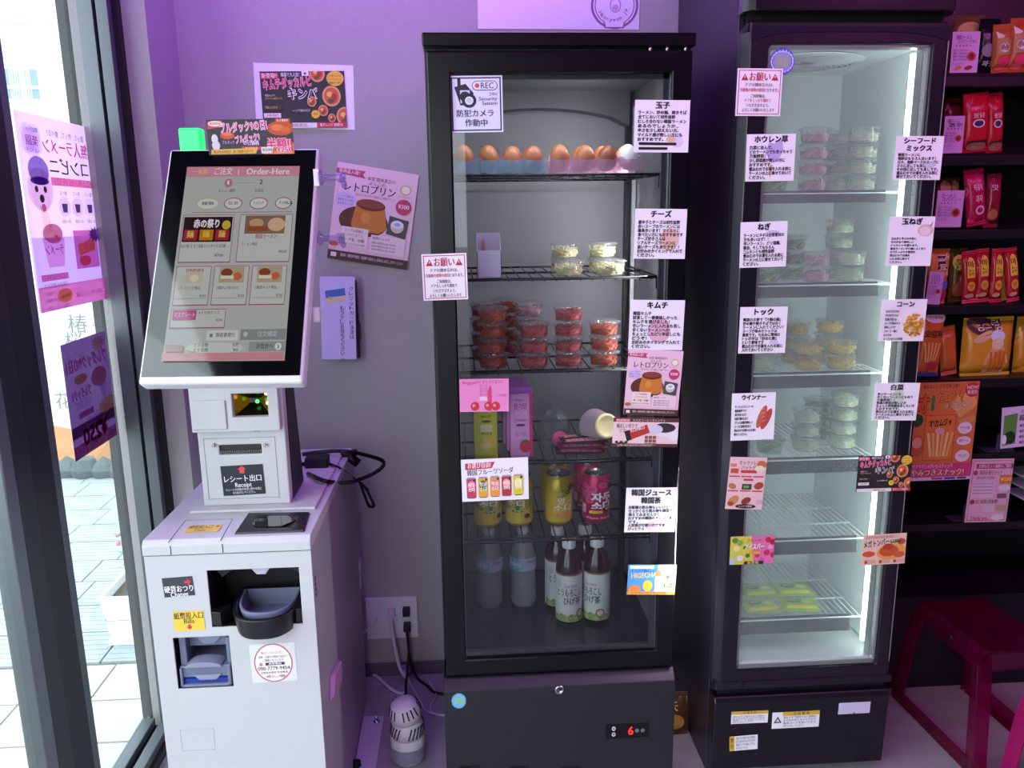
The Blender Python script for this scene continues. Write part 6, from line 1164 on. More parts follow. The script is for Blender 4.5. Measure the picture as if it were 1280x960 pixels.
def warn(h, two=False, tri=False):
    def f(p, W, H):
        if two: p.rect(0, 0, 6, H, '#d8b030'); p.text('警', 1, 2, 4, 6, '#3a2a10', .03); p.text('告', 1, 9, 4, 6, '#3a2a10', .03); x = 8
        elif tri: p.rect(13, 0, W-13, 4.6, '#d8b030'); p.text('注 意 事 項', 26, .3, 20, 4, '#3a2a10', .03); p.poly([(2, 13), (7, 5), (12, 13)], '#22202a'); p.poly([(4.4, 11.6), (7, 7.4), (9.6, 11.6)], '#e0dce8'); x = 14
        else: p.rect(0, 0, W, 3.6, '#d8b030'); p.text('お 知 ら せ', W/2-8, 0, 16, 3.4, '#3a2a10', .02); x = 2
        y0 = 1 if two else 5; n = 4
        for i, t in enumerate(('濡れた手で操作すると感電の', 'おそれがありますので必ず', '電源コードを抜いてから', 'お手入れをしてください')[:n]): p.text(t, x, y0+i*(H-y0-1)/n, (W-x-2)*(.95 if i < 3 else .6), min(4, (H-y0-1)/n*.9), '#3a3444', .01)
    return f
gs = 'warning stickers on the freezer base'
sign('warning_sticker', 'white sticker with a thin yellow top strip on the freezer base, upper left', 'sticker', ((914, 890), (960, 888), (960, 903), (914, 905)), GY-.0015, warn(15), gs)
sign('warning_sticker', 'white sticker with a yellow bar and black triangle on the freezer base', 'sticker', ((965, 891), (1024, 888), (1024, 908), (965, 911)), GY-.0015, warn(20, tri=True), gs)
sign('warning_sticker', 'white sticker with a yellow left edge, lowest on the freezer base', 'sticker', ((912, 921), (947, 918), (947, 936), (912, 939)), GY-.0015, warn(18, two=True), gs)
# ------------------------------------------------------------------ black snack shelving on the right
SYF = 2.13; sm_ = mat('shelf_black', '#141218', .4)
su_ = thing('snack_shelf', 'tall black shelving unit stocked with snack bags at the right', 'shelving', (1.9, 2.28, 0))
m = MB(); m.box(1.20, 1.225, SYF+.01, 2.43, 0, 2.3, sm_); m.build('side_panel', su_)
m = MB(); m.box(2.60, 2.625, SYF+.01, 2.43, 0, 2.3, sm_); m.build('side_panel', su_)
m = MB(); m.box(1.225, 2.60, 2.41, 2.43, 0, 2.3, sm_); m.build('back_panel', su_)
SHZ = [1.763, 1.566, 1.374, 1.171, .963, .745, .535]
for z in SHZ: m = MB(); m.box(1.225, 2.60, SYF, 2.41, z-.024, z, sm_); m.build('board', su_, .001)
m = MB(); m.box(1.225, 2.60, SYF+.01, 2.41, 0.0, .30, sm_); m.build('plinth', su_)
m = MB(); m.box(1.225, 2.60, SYF, 2.41, 2.15, 2.3, sm_); m.build('top_board', su_)

def bag(name, label, group, corners, Y, col, draw, t=.03, lean=0.0, rough=.25, wob=.0012, base=None, mt=None):
    """pillow pack standing on a shelf; corners tl,tr,br,bl in photo pixels"""
    if not isinstance(corners[0], tuple): x0, y0, x1, y1 = corners; corners = ((x0, y0), (x1, y0), (x1, y1), (x0, y1))
    c = [at(x, y, 1, Y) for x, y in corners]; zs = min(SHZ, key=lambda z: abs(z-(c[2].z+c[3].z)/2)); c[2].z = max(c[2].z, zs+.001); c[3].z = max(c[3].z, zs+.001); ud = ((c[1]-c[0])+(c[2]-c[3]))/2; vd = ((c[0]-c[3])+(c[1]-c[2]))/2
    w_, h = ud.length, vd.length; X = ud.normalized(); Z = X.cross(vd).normalized(); V = Z.cross(X)
    m, fnp = pillow(w_, h, t, mt or mat('wrap_'+col[1:], col, rough, bump=.8, bscale=45), wob=wob); o_ = thing(name, label, 'snack', (0, 0, 0), group); m.build('wrapper', o_)
    W = (abs(corners[1][0]-corners[0][0])+abs(corners[2][0]-corners[3][0]))/2; H = (abs(corners[3][1]-corners[0][1])+abs(corners[2][1]-corners[1][1]))/2
    p = Print(W, H, (1, 1), fn=lambda u, v, l: fnp(u/W, v/H, l+wob)); 
    if draw: draw(p, W, H); p.done(o_)
    mm = Matrix((X, V, Z)).transposed().to_4x4(); mm.translation = sum(c, Vector())/4+Vector((0, t/2, 0)); o_.matrix_world = mm; return o_
r1 = 'packs on the top snack shelf'; r2 = 'packs on the second snack shelf'; r3 = 'packs on the third snack shelf'; r4 = 'packs on the fourth snack shelf'; r5 = 'bags on the fifth snack shelf'
def dnoodle(p, W, H): p.ell(W*.5, H*.28, W*.4, H*.16, '#d8b070'); p.ell(W*.5, H*.6, W*.42, H*.18, '#b8442c'); p.text('라면', W*.2, H*.42, W*.6, 10, '#f0e0c0', .05)
def dspicy(p, W, H): p.rect(W*.1, H*.30, W*.8, H*.35, '#b88a4c'); p.ell(W*.5, H*.5, W*.28, W*.26, '#e8e0ec'); p.text('辛', W*.32, H*.40, W*.36, 10, '#2a2a50', .05); p.ell(W*.5, H*.78, W*.3, H*.1, '#e83a6a'); p.poly([(2, H*.15), (W*.5, H*.26), (4, H*.4)], '#e8d8c8'); p.ell(W*.4, H*.9, W*.3, H*.06, '#d85a48')
bag('snack_pack', 'gold and brown noodle pack behind the first price card, top shelf', r1, (1192, 18, 1232, 91), 2.20, '#7a5a34', dnoodle)
bag('snack_pack', 'black and white wrapped pack between the gold and orange packs', r1, (1226, 22, 1252, 90), 2.17, '#1c1a22', lambda p, W, H: (p.ell(W*.4, H*.6, W*.3, H*.12, '#8a8494'), p.text('짜장', W*.2, H*.78, W*.6, 8, '#c8c0cc', .03)))
bag('snack_pack', 'clear and orange spicy noodle pack, left one at the frame edge', r1, ((1243, 30), (1266, 28), (1268, 89), (1246, 90)), 2.15, '#c86a3c', dspicy)
bag('snack_pack', 'clear and orange spicy noodle pack, right one at the frame edge', r1, ((1264, 22), (1290, 20), (1290, 89), (1267, 89)), 2.15, '#c45a38', dspicy)
def dred(p, W, H): p.ell(W*.5, H*.52, W*.24, H*.07, '#e8d8e4'); p.ell(W*.5, H*.52, W*.18, H*.05, '#3a2a4a'); p.text('불닭', W*.28, H*.34, W*.44, 7, '#f0c8d0', .04); p.rect(W*.1, H*.80, W*.8, H*.04, '#3a1420'); p.ell(W*.5, H*.9, W*.4, H*.07, '#a86a58'); p.ell(W*.4, H*.92, W*.1, H*.03, '#e0c8b0')
bag('snack_pack', 'dark red pack half hidden behind the second price card', r2, (1183, 122, 1207, 190), 2.20, '#8a1c28', None)
bag('snack_pack', 'bright red spicy pack, left of the two on the second shelf', r2, ((1208, 118), (1238, 112), (1240, 190), (1207, 190)), 2.15, '#c81c30', dred)
bag('snack_pack', 'bright red spicy pack, right of the two on the second shelf', r2, ((1234, 118), (1255, 113), (1260, 190), (1239, 190)), 2.16, '#bc1a2e', dred)
def dmag(p, W, H): p.text('떡볶이', W*.3, H*.25, W*.42, 10, '#f0c0d4', .04); p.text('과자', W*.35, H*.45, W*.35, 10, '#f0c0d4', .04); p.ell(W*.55, H*.72, W*.22, H*.08, '#e8b8cc'); p.ell(W*.55, H*.72, W*.15, H*.05, '#a0144a')
bag('snack_pack', 'tan and maroon pack half hidden behind the third price card', r3, (1173, 222, 1200, 284), 2.20, '#7a3434', lambda p, W, H: (p.ell(W*.3, H*.2, W*.22, H*.14, '#b8845c'), p.ell(W*.75, H*.2, W*.2, H*.14, '#b8845c')))
bag('snack_pack', 'magenta rice cake snack pack leaning left on the third shelf', r3, ((1205, 214), (1232, 209), (1238, 280), (1216, 284)), 2.15, '#b8184c', dmag)
bag('snack_pack', 'maroon snack pack with a brown picture beside the magenta pack', r3, ((1232, 219), (1248, 216), (1259, 285), (1239, 283)), 2.165, '#8a1a34', lambda p, W, H: (p.ell(W*.4, H*.75, W*.3, H*.1, '#a8683c'), p.text('맛', W*.2, H*.2, W*.4, 8, '#e0b0bc', .03)))
def dori(p, W, H): p.rect(0, H*.1, W, H*.4, '#d8843c'); p.text('리', W*.38, H*.10, W*.55, 26, '#1c1830', .06, outline='#e8d8c8'); p.ell(W*.8, H*.65, W*.18, H*.09, '#7a5ab8'); p.ell(W*.8, H*.85, W*.18, H*.09, '#c82a58')
bag('snack_pack', 'orange chip pack with a big dark Korean letter, left of the fourth shelf', r4, (1160, 311, 1188, 381), 2.16, '#c06a2c', dori)
bag('snack_pack', 'black and yellow pack next to the orange chip pack', r4, ((1190, 312), (1212, 310), (1212, 381), (1190, 381)), 2.18, '#6a4a1c', lambda p, W, H: (p.ell(W*.4, H*.25, W*.35, H*.14, '#d8b83a'), p.text('콘', W*.15, H*.18, W*.5, 14, '#1a1620', .05), p.ell(W*.4, H*.75, W*.3, H*.14, '#a84a38'), p.ell(W*.6, H*.55, W*.2, H*.08, '#c8a898')))
def dstick(p, W, H): p.ell(W*.5, H*.28, W*.28, H*.17, '#e8b838', 14); p.rect(W*.22, H*.28, W*.56, H*.22, '#e8b838'); p.text('마', W*.28, H*.18, W*.44, 9, '#2a1a18', .05); p.text('늘', W*.28, H*.33, W*.44, 9, '#2a1a18', .05); p.ell(W*.5, H*.66, W*.28, H*.09, '#d89a30'); p.text('맛', W*.34, H*.62, W*.32, 6, '#7a1a20', .03); p.ell(W*.4, H*.84, W*.3, H*.04, '#c89878')
for k, (a, b_, c_, d_) in enumerate((((1206, 316), (1223, 312), (1222, 380), (1204, 382)), ((1223, 312), (1240, 310), (1238, 378), (1222, 380)), ((1242, 312), (1257, 310), (1255, 380), (1240, 380)), ((1261, 312), (1279, 306), (1272, 380), (1258, 380)))):
    bag('snack_stick_pack', 'slim red and yellow garlic snack pack, %s of four on the fourth shelf' % ('leftmost', 'second', 'third', 'rightmost')[k], 'red stick packs on the fourth shelf', (a, b_, c_, d_), 2.142+.004*k, '#b01c2c', dstick, t=.022)
bag('snack_stick_pack', 'yellow and maroon slim pack tucked behind the two right red packs', 'red stick packs on the fourth shelf', ((1250, 318), (1264, 312), (1264, 376), (1250, 378)), 2.185, '#c8a02c', None, t=.02)
def dgam(p, W, H): p.ell(W*.55, H*.15, W*.42, H*.07, '#e8c8d8'); p.text('오븐에 구운', W*.25, H*.12, W*.6, 5, '#c02a4a', .03); p.text('오!감자', W*.12, H*.32, W*.74, 10, '#4a1c14', .06); [p.rect(W*(.2+.12*i), H*.5, 2, H*.28, '#e8b060', rot=-8+5*i) for i in range(5)]; p.ell(W*.6, H*.83, W*.24, H*.07, '#b82c3a'); p.rect(0, H*.94, W, H*.06, '#3a3a7a')
bag('snack_bag', 'orange potato stick bag at the left end of the fifth shelf', r5, ((1153, 385), (1184, 384), (1178, 472), (1149, 471)), 2.14, '#d8682c', dgam)
bag('snack_bag', 'second orange potato stick bag, slightly behind the first', r5, ((1180, 412), (1196, 405), (1201, 473), (1176, 473)), 2.17, '#c8622c', None)
def dchip(p, W, H): p.ell(W*.30, H*.12, W*.26, H*.16, '#4a2030', 20, rot=15); p.ell(W*.30, H*.10, W*.18, H*.09, '#c8882c', 20, rot=15); p.ell(W*.34, H*.30, W*.22, H*.07, '#e0b088', 16, rot=-25); p.text('양파링', W*.2, H*.03, W*.5, 14, '#f0d8c0', .05, outline='#3a1828'); p.poly([(W*.42, H*.95), (W*.36, H*.72), (W*.5, H*.45), (W*.72, H*.45), (W*.86, H*.72), (W*.8, H*.95)], '#e8a878'); p.ell(W*.6, H*.30, W*.14, H*.10, '#d8dcec'); p.ell(W*.6, H*.42, W*.12, H*.10, '#e8c0a0'); [p.rect(W*(.48+.08*i), H*.55, 2.6, H*.36, '#d05a2c', rot=-6+4*i) for i in range(4)]; p.rect(0, H*.92, W, H*.05, '#e8b040')
bag('snack_bag', 'large yellow orange snack bag filling the right of the fifth shelf', r5, ((1202, 402), (1262, 398), (1280, 472), (1214, 474)), 2.15, '#d89428', dchip, t=.05)
bag('snack_bag', 'yellow snack bag cut by the right edge of the fifth shelf', r5, ((1262, 400), (1300, 398), (1310, 474), (1284, 474)), 2.19, '#c88420', None, t=.04)
# price cards; the magenta LED tint is put into their colour
gc = 'lilac lit price cards on the snack shelves'
def price(l1, l2, star=4, dots=True):
    def f(p, W, H):
        p.text(l1, W*.15, H*.08, W*.55, 6, '#2a1430', .03); p.text(l2, W*.2, H*.18, W*.7, 6, '#2a1430', .03)
        for i in range(5): p.text('★', W*.12+4.2*i, H*.30, 3.6, 4, '#c02858' if i < star else '#a880b0', 0)
        for i in range(4): p.text('旨辛スープがやみつきに', W*.08, H*(.42+.075*i), W*.52, 3.4, '#3a2040', .01)
        p.ell(W*.74, H*.60, W*.16, W*.17, '#c8482c'); p.ell(W*.74, H*.60, W*.10, W*.10, '#7a2018')
        p.text('トッピング', W*.08, H*.75, W*.35, 3.6, '#3a2040', .01)
        if dots: p.ell(W*.28, H*.88, W*.13, H*.05, '#e09040', rot=-20); p.ell(W*.66, H*.88, W*.15, H*.05, '#a83028', rot=-15)
    return f
sign('price_card', 'lilac lit ramen price card in front of the gold noodle pack, top shelf', 'card', ((1191, 40), (1226, 39), (1221, 91), (1187, 91)), SYF-.001, price('韓国ラーメン', 'スパイシーチキン'), gc, col='#e0b4e8')
sign('price_card', 'lilac lit ramen price card in front of the dark red pack, second shelf', 'card', ((1181, 145), (1206, 145), (1203, 191), (1178, 192)), SYF-.001, price('韓国ラーメン', '激辛', 4, False), gc, col='#d8a4dc')
sign('price_card', 'lilac lit spicy ramen price card in front of the maroon pack, third shelf', 'card', ((1172, 238), (1207, 238), (1200, 284), (1168, 284)), SYF-.001, price('ラーメン', 'スパイシー', 3, False), gc, col='#d8a4dc')
sign('price_card', 'small lilac lit price card in front of the orange chip pack, fourth shelf', 'card', ((1161, 339), (1179, 340), (1176, 381), (1158, 380)), SYF-.001, price('スナック', 'レギュラー', 2, False), gc, col='#cf98d4')
def gamja(p, W, H):
    p.rect(0, 0, W, H, '#d8743c'); p.ell(60, 26, 16, 12, '#e8a468'); p.rect(52, 30, 22, 9, '#e0a060', rot=-35); p.rect(56, 44, 20, 8, '#d89050', rot=-20); p.ell(69, 10, 9, 9, '#c82a3c', 20); p.text('NEW!', 62, 4, 14, 6, '#f4d8dc', .03); p.text('新発売', 63, 10, 12, 6, '#f4d8dc', .03)
    p.text('あのおいしさが日本上陸！', 8, 2, 44, 6, '#7a2a14', .03); p.text('オ', 2, 14, 16, 26, '#d85a20', .06, outline='#3a1820', rot=-4); p.text('!', 19, 14, 5, 22, '#4a8a3a', .06, outline='#2a2420'); p.text('カムジャ', 26, 12, 34, 15, '#e8842c', .06, rot=-6, outline='#3a1820'); p.text('グラタン味', 36, 26, 26, 8, '#f0d0a8', .04, rot=-5, outline='#5a2420')
    p.poly([(14, 40), (52, 38), (52, 96), (12, 98)], '#e07a34'); p.frame(14, 40, 38, 57, .8, '#b04a24'); p.text('オ!カムジャ', 19, 46, 28, 10, '#3a1c14', .06, rot=-5); 
    for i in range(6): p.rect(20+5*i, 62, 3, 30, ('#ecc080', '#e0a860')[i % 2], rot=-10+4*i)
    p.ell(33, 60, 6, 4, '#d8a0a0'); p.ell(6, 78, 9, 14, '#c8583c'); p.ell(6, 74, 6, 7, '#e0a080'); p.ell(3, 46, 8, 8, '#2f4a2a')
    for y, t in ((57, 'サクサク食感'), (73, '濃厚チーズ'), (92, 'クセになる！')): p.ell(64, y, 9, 7.5 if y != 73 else 5.6, '#ecd0e0'); p.text(t, 58, y-2.4, 12, 4.4, '#8a2a4a', .02)
    p.rect(0, 101, W, 18, '#d03a7a'); p.text('サクサクじゃがいもスティック', 3, 101, 50, 6, '#f4c8dc', .03); p.text('やみつきスナック!', 2, 107, 66, 10, '#f0e0a0', .05, outline='#5a1c50'); p.rect(0, 118, W, 4, '#e0b8dc'); p.rect(28, 118.5, 14, 2.6, '#b03a8a'); p.rect(44, 118.5, 14, 2.6, '#3a4a9a'); p.rect(60, 118.5, 12, 2.6, '#6a4a5a')
sign('snack_poster', 'large orange potato stick poster hanging from the shelves beside the freezer', 'poster', ((1145, 478), (1223, 477), (1213, 598), (1137, 602)), SYF-.006, gamja, col='#d8743c', thick=.0008)
def seaweed(p, W, H): p.poly([(3, 10), (20, 8), (18, 46), (2, 48)], '#5a8a3c'); p.ell(11, 38, 7, 8, '#22301c'); p.ell(4, 40, 3, 6, '#e8e4ee'); p.text('お店の', 24, 4, 12, 5, '#2a1430', .02); p.text('韓国海苔', 22, 10, 26, 9, '#2a1430', .04); [p.text('●風味豊かな味わい', 23, 22+7*i, 24, 4.4, '#4a2450', .02) for i in range(4)]
sign('product_card', 'lilac and green seaweed card propped on the sixth shelf at the frame edge', 'card', ((1255, 510), (1302, 505), (1298, 556), (1248, 561)), SYF+.01, seaweed, col='#dcb8e6', thick=.001)
def pinkcard(p, W, H):
    p.frame(2, 2, W-4, H-4, .8, '#b86a5a'); p.rect(6, 6, 46, 6, '#a83060'); p.text('お得なセット価格のご案内', 9, 6.4, 40, 5, '#f4d0e0', .03); p.ell(6, 17, 3, 3, '#a83060'); p.text('韓国お菓子セット', 11, 14, 28, 6, '#7a3a1c', .03); p.text('組み合わせ自由', 8, 21, 22, 4, '#5a2a4a', .01); p.rect(4, 28, 28, 20, '#e0b8d0'); [p.rect(5, 30+4*i, 25, 1, '#a880a0') for i in range(4)]; p.rect(37, 20, 16, 11, '#d87a2c'); p.text('¥250', 38, 22, 13, 6, '#f4d8b0', .02); p.ell(44, 36, 7, 4, '#ddd0e8'); p.rect(36, 43, 12, 6, '#7a5a6a'); p.ell(6, 53, 3, 3, '#a83060'); p.text('まとめ買いがお得！', 10, 50, 28, 6, '#7a3a1c', .03); p.rect(20, 58, 14, 8, '#dcc0cc'); p.rect(36, 57, 14, 8, '#c89a8a'); p.text('Thank you', 6, 70, 22, 7, '#a83a5a', .03); p.ell(40, 73, 8, 4, '#e8d0dc')
sign('product_card', 'pink framed set price card propped on the lowest visible shelf', 'card', ((1216, 574), (1268, 573), (1257, 652), (1205, 653)), SYF-.002, pinkcard, col='#e0a8c4', thick=.001)
acr = clear('acrylic_stand', '#e8dcec', haze=.35, hcol='#9a86a8')
def stand(px, py, z, label, w_=.05):
    q = at(px, py, 1, SYF+.03); m = MB(); m.box(q.x-w_*.5, q.x+w_*1.2, SYF+.012, SYF+.055, z, z+.002, acr); m.box(q.x+.01, q.x+w_*1.2, SYF+.022, SYF+.024, z, z+.05, acr); o = m.build('card_stand'); tag(o, label, 'card stand')
stand(1240, 548, SHZ[5]+.0003, 'clear acrylic stand behind the seaweed card'); stand(1198, 640, SHZ[6]+.0003, 'clear acrylic stand behind the pink set price card')
for k in range(3): q = at(1286, 598+14*k, 1, 2.16); m = MB(); m.box(q.x-.012, q.x+.14, 2.16, 2.26, q.z, q.z+.004, mat('tray_white', '#cfc0d8', .5)); o = m.build('paper_tray'); tag(o, 'thin pale tray at the right frame edge, %s of three' % ('top', 'middle', 'bottom')[k], 'tray', 'pale trays at the right edge')

# ------------------------------------------------------------------ magenta acrylic stools
def acrylic(name, h, f=.30, haze=.10):
    m = clear(name, h, haze=haze, hcol='#d02888', fres=1.6); return m
mag = acrylic('magenta_acrylic', '#e46cb8'); 
def band(m, pts, wdir, w_, t, mt):
    """bent sheet: centre line pts, width along wdir"""
    n = len(pts); vs = []; W_ = Vector(wdir)*w_/2
    for i, p in enumerate(pts):
        p = Vector(p); a = Vector(pts[max(i-1, 0)]); b = Vector(pts[min(i+1, n-1)]); nn = (b-a).cross(Vector(wdir)).normalized()*t/2
        vs += [p-W_-nn, p+W_-nn, p+W_+nn, p-W_+nn]
    fs = [(0, 1, 2, 3), tuple(4*(n-1)+k for k in (3, 2, 1, 0))]
    for i in range(n-1):
        for k in range(4): fs.append((4*i+k, 4*(i+1)+k, 4*(i+1)+(k+1) % 4, 4*i+(k+1) % 4))
    m.add(vs, fs, mt)
def stool(loc, rz, label, mt, name='acrylic_stool'):
    root = thing(name, label, 'stool', (0, 0, 0), 'magenta acrylic stools'); hs = .33; hw, hd = .105, .135; sw, sd = .125, .175
    m = MB(); prof = [(-hw-.006, hs-.045), (-hw, hs-.012), (-hw+.014, hs)]+[(-hw+.014+(2*hw-.028)*t/6, hs-.006*math.sin(math.pi*t/6)) for t in range(1, 6)]+[(hw-.014, hs), (hw, hs-.012), (hw+.006, hs-.045)]
    band(m, [(x, 0, z) for x, z in prof], (0, 1, 0), 2*hd, .006, mt); m.build('seat', root, .001)
    for sx in (-1, 1):
        for sy in (-1, 1):
            m = MB(); band(m, [(sx*(hw+.004), sy*(hd-.014), hs-.03), (sx*(hw+.012), sy*(hd+.004), hs-.12), (sx*sw, sy*(sd-.012), .006)], (sx*.25, sy*.97, 0), .040, .007, mt); band(m, [(sx*(hw-.012), sy*(hd+.001), hs-.03), (sx*(hw-.004), sy*(hd+.020), hs-.12), (sx*(sw-.016), sy*(sd+.005), .006)], (1, 0, 0), .034, .006, mt); m.build('leg', root, .001)
        m = MB(); band(m, [(sx*sw, -sd, .022), (sx*sw, sd, .022)], (0, 0, 1), .040, .006, mt); band(m, [(sx*(sw-.012), -sd, .004), (sx*(sw-.012), sd, .004)], (1, 0, 0), .028, .005, mt); m.build('side_rail', root, .001)
    for sy in (-1, 1):
        m = MB(); band(m, [(-hw+.01, sy*hd, hs-.030), (hw-.01, sy*hd, hs-.030)], (0, 0, 1), .05, .006, mt); m.build('apron', root, .001)
    m = MB(); m.tube([(-hw-.007, -.02, hs-.022), (-hw-.003, -.02, hs-.022)], .008, rubber, 10); m.build('rubber_plug', root)
    root.location = loc; root.rotation_euler.z = rz; return root
stool((1.395, 1.925, 0), R(3), 'translucent magenta acrylic stool in front of the black shelves', mag)
stool((1.465, 1.548, 0), R(-4), 'bright pink acrylic stool at the lower right corner of the frame', acrylic('pink_acrylic', '#ff8ad0', haze=.7))
# ------------------------------------------------------------------ wall outlet, cables, plug adapter, air freshener
ol = thing('wall_outlet', 'wide lilac lit white wall outlet plate low between cabinet and left cooler', 'outlet', (-.24, YW, .2))
q0, q1 = at(457, 747, 1, YW), at(523, 795, 1, YW); plm = mat('outlet_white', '#ded8e2', .4)
m = MB(); m.box(q0.x, q1.x, YW-.008, YW, q1.z, q0.z, plm); m.build('plate', ol, .002)
m = MB(); q = at(494, 779, 1, YW-.008); m.box(q.x-.010, q.x+.009, YW-.014, YW-.008, q.z-.030, q.z+.030, plm); m.build('socket_strip', ol, .001)
m = MB(); q = at(470, 773, 1, YW-.008); m.lathe([(.005, 0), (.005, .002), (.002, .002)], (q.x, YW-.008, q.z), plm, 10, axis='y'); m.build('cable_port', ol)
m = MB(); m.tube([(q.x, YW-.009, q.z), (q.x-.02, YW-.03, q.z-.02), (q.x-.07, YW-.05, q.z-.055)], .0028, mat('cable_white', '#d8d2dc', .5)); tag(m.build('white_cable'), 'short thin white cable leaving the outlet port to the left', 'cable')
def plug(px, py, label, mt):
    q = at(px, py, 1, YW-.02); m = MB(); m.box(q.x-.011, q.x+.011, YW-.036, YW-.010, q.z-.012, q.z+.012, mt); m.box(q.x-.006, q.x+.006, YW-.040, YW-.036, q.z-.010, q.z+.008, mt); o = m.build('plug', None, .003); tag(o, label, 'plug'); return q
bkr = mat('cable_black', '#0b0b0e', .5)
pa = plug(508, 764, 'black plug in the upper outlet socket', bkr); pb = plug(509, 783, 'black plug in the lower outlet socket', bkr); pc = plug(489, 766, 'white plug in the middle of the outlet plate', mat('plug_white', '#d8d0dc', .45))
def cable(name, label, pts, r, mt):
    P = [Vector(p) for p in pts]; out = []
    for i in range(len(P)-1):
        p0 = P[max(i-1, 0)]; p1 = P[i]; p2 = P[i+1]; p3 = P[min(i+2, len(P)-1)]
        for k in range(6):
            t = k/6; out.append(.5*((2*p1)+(p2-p0)*t+(2*p0-5*p1+4*p2-p3)*t*t+(3*p1-p0-3*p2+p3)*t**3))
    out.append(P[-1]); m = MB(); m.tube(out, r, mt, 7); return tag(m.build(name), label, 'cable')
def fl(px, py, z=.005): return at(px, py, 2, z)
def wl(px, py, y): return at(px, py, 1, y)
cable('black_cable', 'black power cable hanging from the outlet to the white freshener', [pb+Vector((0, -.02, -.01)), wl(511, 815, YW-.05), wl(508, 850, YW-.10), wl(507, 885, YW-.22)], .0042, bkr)
cable('black_cable', 'black power cable curving from the outlet floor to the left cooler', [pb+Vector((.002, -.022, -.012)), wl(512, 820, YW-.04), wl(520, 845, YW-.03), fl(534, 857), fl(545, 866), fl(570, 868)], .0042, bkr)
cable('white_cable', 'thick white cable hanging from the white plug to the floor', [pc+Vector((0, -.02, -.01)), wl(492, 800, YW-.05), wl(500, 835, YW-.05), fl(510, 852), fl(505, 866), fl(490, 862), fl(470, 845), fl(455, 838)], .0055, MATS['cable_white'])
cable('white_cable', 'thin white cord looping over the floor toward the left cooler', [wl(505, 838, YW-.05), fl(515, 858), fl(525, 875), fl(532, 888), fl(548, 893), fl(570, 892)], .0026, MATS['cable_white'])
cable('white_cable', 'thin pale cord arc lying closest to the left cooler', [fl(536, 852), fl(545, 868), fl(538, 884), fl(545, 893), fl(575, 897)], .0022, MATS['cable_white'])
m = MB(); q = wl(507, 836, YW-.04); m.box(q.x-.014, q.x+.014, q.y-.006, q.y+.004, q.z-.010, q.z+.012, clear('tag_film', '#e0d0f8', haze=.6, hcol='#c0a0f0')); tag(m.build('cable_tag'), 'small shiny lilac tag tied on the white cable', 'tag')
# anchor plate with bolt beside the cabinet
ap = thing('anchor_plate', 'flat lilac lit metal floor plate with a bolt beside the change machine', 'floor plate', (-.29, 2.0, 0))
a, b_, c_, d_ = fl(456.5, 895, .004), fl(480, 895, .004), fl(470, 960, .004), fl(440, 960, .004); e0 = (c_+(c_-b_)*.6); e1 = (d_+(d_-a)*.6); e1.x = a.x = KX1+.002
m = MB(); m.hexa([Vector((p.x, p.y, .0003)) for p in (e1, e0, b_, a)]+[Vector((p.x, p.y, .005)) for p in (e1, e0, b_, a)], mat('plate_white', '#d4cfe0', .4)); m.build('plate', ap, .001)
q = fl(471, 902); m = MB(); m.lathe([(.010, .005), (.010, .008), (.0085, .008)], (q.x, q.y, 0), metal, 14); m.lathe([(.0075, .008), (.0075, .014)], (q.x, q.y, 0), metal, 6, smooth=False); m.lathe([(.004, .014), (.004, .022), (.003, .023)], (q.x, q.y, 0), metal, 10); m.build('bolt', ap)
q = fl(446, 957); m = MB(); m.lathe([(.012, .005), (.011, .018), (.006, .022)], (q.x, q.y, 0), rubber, 12); m.build('rubber_stop', ap)
# freshener
q = fl(511, 948, 0); fx0, fy0 = q.x, q.y; aw = mat('freshener_white', '#dcd6e0', .4); ag = mat('freshener_slots', '#3a3444', .7)
fr2 = thing('air_freshener', 'white slatted air freshener standing on the floor left of the left cooler', 'air freshener', (fx0, fy0, 0))
m = MB(); m.lathe([(.030, 0), (.034, .004), (.040, .045), (.040, .07), (.0385, .074)], (fx0, fy0, 0), aw, 26); m.build('base', fr2)
m = MB(); m.lathe([(.0385, .075), (.038, .100), (.032, .118), (.028, .120)], (fx0, fy0, 0), aw, 26)
for k in range(26):
    if k % 13 in (5, 6, 12): continue
    a = 2*math.pi*k/26; lo, hi = .080, .108; d = .22
    m.tube([(fx0+.0385*math.cos(a), fy0+.0385*math.sin(a), lo), (fx0+.0372*math.cos(a+d), fy0+.0372*math.sin(a+d), hi)], .0022, ag, 4)
m.build('collar', fr2)
m = MB(); m.xf = Matrix.Translation((fx0, fy0, .118)) @ Matrix.Rotation(R(10), 4, 'X') @ Matrix.Rotation(R(-8), 4, 'Y'); m.lathe([(.028, 0), (.036, .004), (.037, .026), (.030, .046), (.016, .054), (.001, .055)], (0, 0, 0), aw, 24)
for k in range(20):
    if k % 5 == 4: continue
    a = 2*math.pi*k/20; m.tube([(.0368*math.cos(a), .0368*math.sin(a), .024), (.030*math.cos(a), .030*math.sin(a), .0465)], .0022, ag, 4)
m.build('cap', fr2)
m = MB(); m.lathe([(.0405, .012), (.0408, .05)], (fx0, fy0, 0), mat('label_grey', '#8a8c9c', .3, var=.3, vscale=40), 26, cap=False); lb = m.build('label', fr2); fr2.scale = (1.15, 1.15, 1.05)
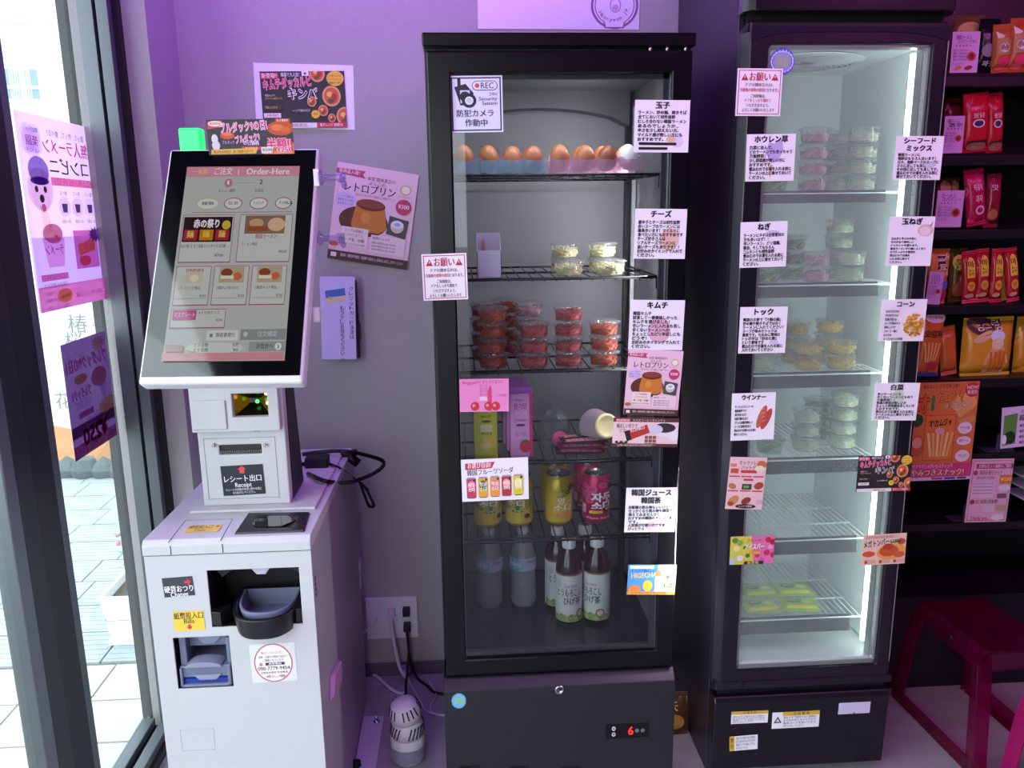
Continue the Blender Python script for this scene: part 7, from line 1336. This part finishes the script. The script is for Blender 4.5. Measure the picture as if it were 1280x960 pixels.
# adapter and loops of cable behind the terminal
lt = .79
def tp(px, py, z=.80): return at(px, py, 2, z)
ad = thing('power_adapter', 'black power adapter lying on the change machine behind the terminal', 'adapter', tuple(tp(402, 586, .79)))
q = tp(398, 588, .791); m = MB(); m.box(q.x-.03, q.x+.028, q.y-.022, q.y+.022, lidz(q.y)+.002, lidz(q.y)+.034, bkr); m.build('brick', ad, .004)
m = MB(); m.tube([(q.x-.03, q.y, .81), (q.x-.06, q.y+.01, .806)], .006, bkr); m.build('strain_relief', ad)
yb2 = 2.20
cable('black_cable', 'thick black cable loop reaching out past the cabinet edge', [tp(378, 568, .806), tp(400, 565, .808), wl(430, 564, 2.1), wl(462, 570, 2.15), wl(480, 578, 2.18), wl(470, 590, 2.16), wl(440, 602, 2.1), tp(410, 602, .812), tp(385, 592, .812)], .0055, bkr)
cable('black_cable', 'thin black cord from the adapter over the cabinet corner', [tp(412, 580, .806), tp(425, 585, .803), wl(440, 596, 2.19), wl(450, 603, 2.21), wl(460, 612, 2.26)], .003, bkr)
m = MB(); q = wl(438, 571, 2.13); m.tube([q+Vector((-.015, 0, .012)), q+Vector((.02, 0, -.02))], .013, bkr, 10); m.tube([q+Vector((-.025, 0, .008)), q+Vector((.018, 0, .012))], .009, bkr, 10); tag(m.build('cable_connector', None, 0), 'black plug connector lying on the cable loop at the cabinet corner', 'connector')
cable('cord_bundle', 'bundled black cord hanging down over the cabinet back corner', [wl(449, 602, 2.26), wl(456, 608, 2.26), wl(463, 622, 2.26), wl(468, 632, 2.26), wl(461, 633, 2.26), wl(457, 622, 2.265), wl(452, 608, 2.265), wl(458, 612, 2.27), wl(465, 626, 2.27), wl(466, 634, 2.27), wl(459, 628, 2.255), wl(450, 604, 2.255)], .0035, bkr)
# brown snack bag fallen between the two coolers
m, fnp = pillow(.10, .12, .03, mat('wrap_fallen', '#5a3420', .35), wob=.002); fb2 = thing('snack_bag', 'brown orange bag standing in the dark gap between the two coolers', 'snack', (0, 0, 0)); m.build('wrapper', fb2); p = Print(50, 60, (1, 1), fn=lambda u, v, l: fnp(u/50, v/60, l+.002)); p.ell(25, 40, 18, 12, '#c88a3a'); p.text('味', 14, 8, 20, 18, '#e8c8a0', .03); p.done(fb2)
q = fl(851, 945, 0); fb2.location = (.553, q.y+.1, .062); fb2.rotation_euler = (R(80), 0, 0)
for _o in SC.objects:
    if _o.type == 'MESH' and _o.parent is None and 'kind' not in _o and 'label' not in _o: print('UNTAGGED', _o.name)
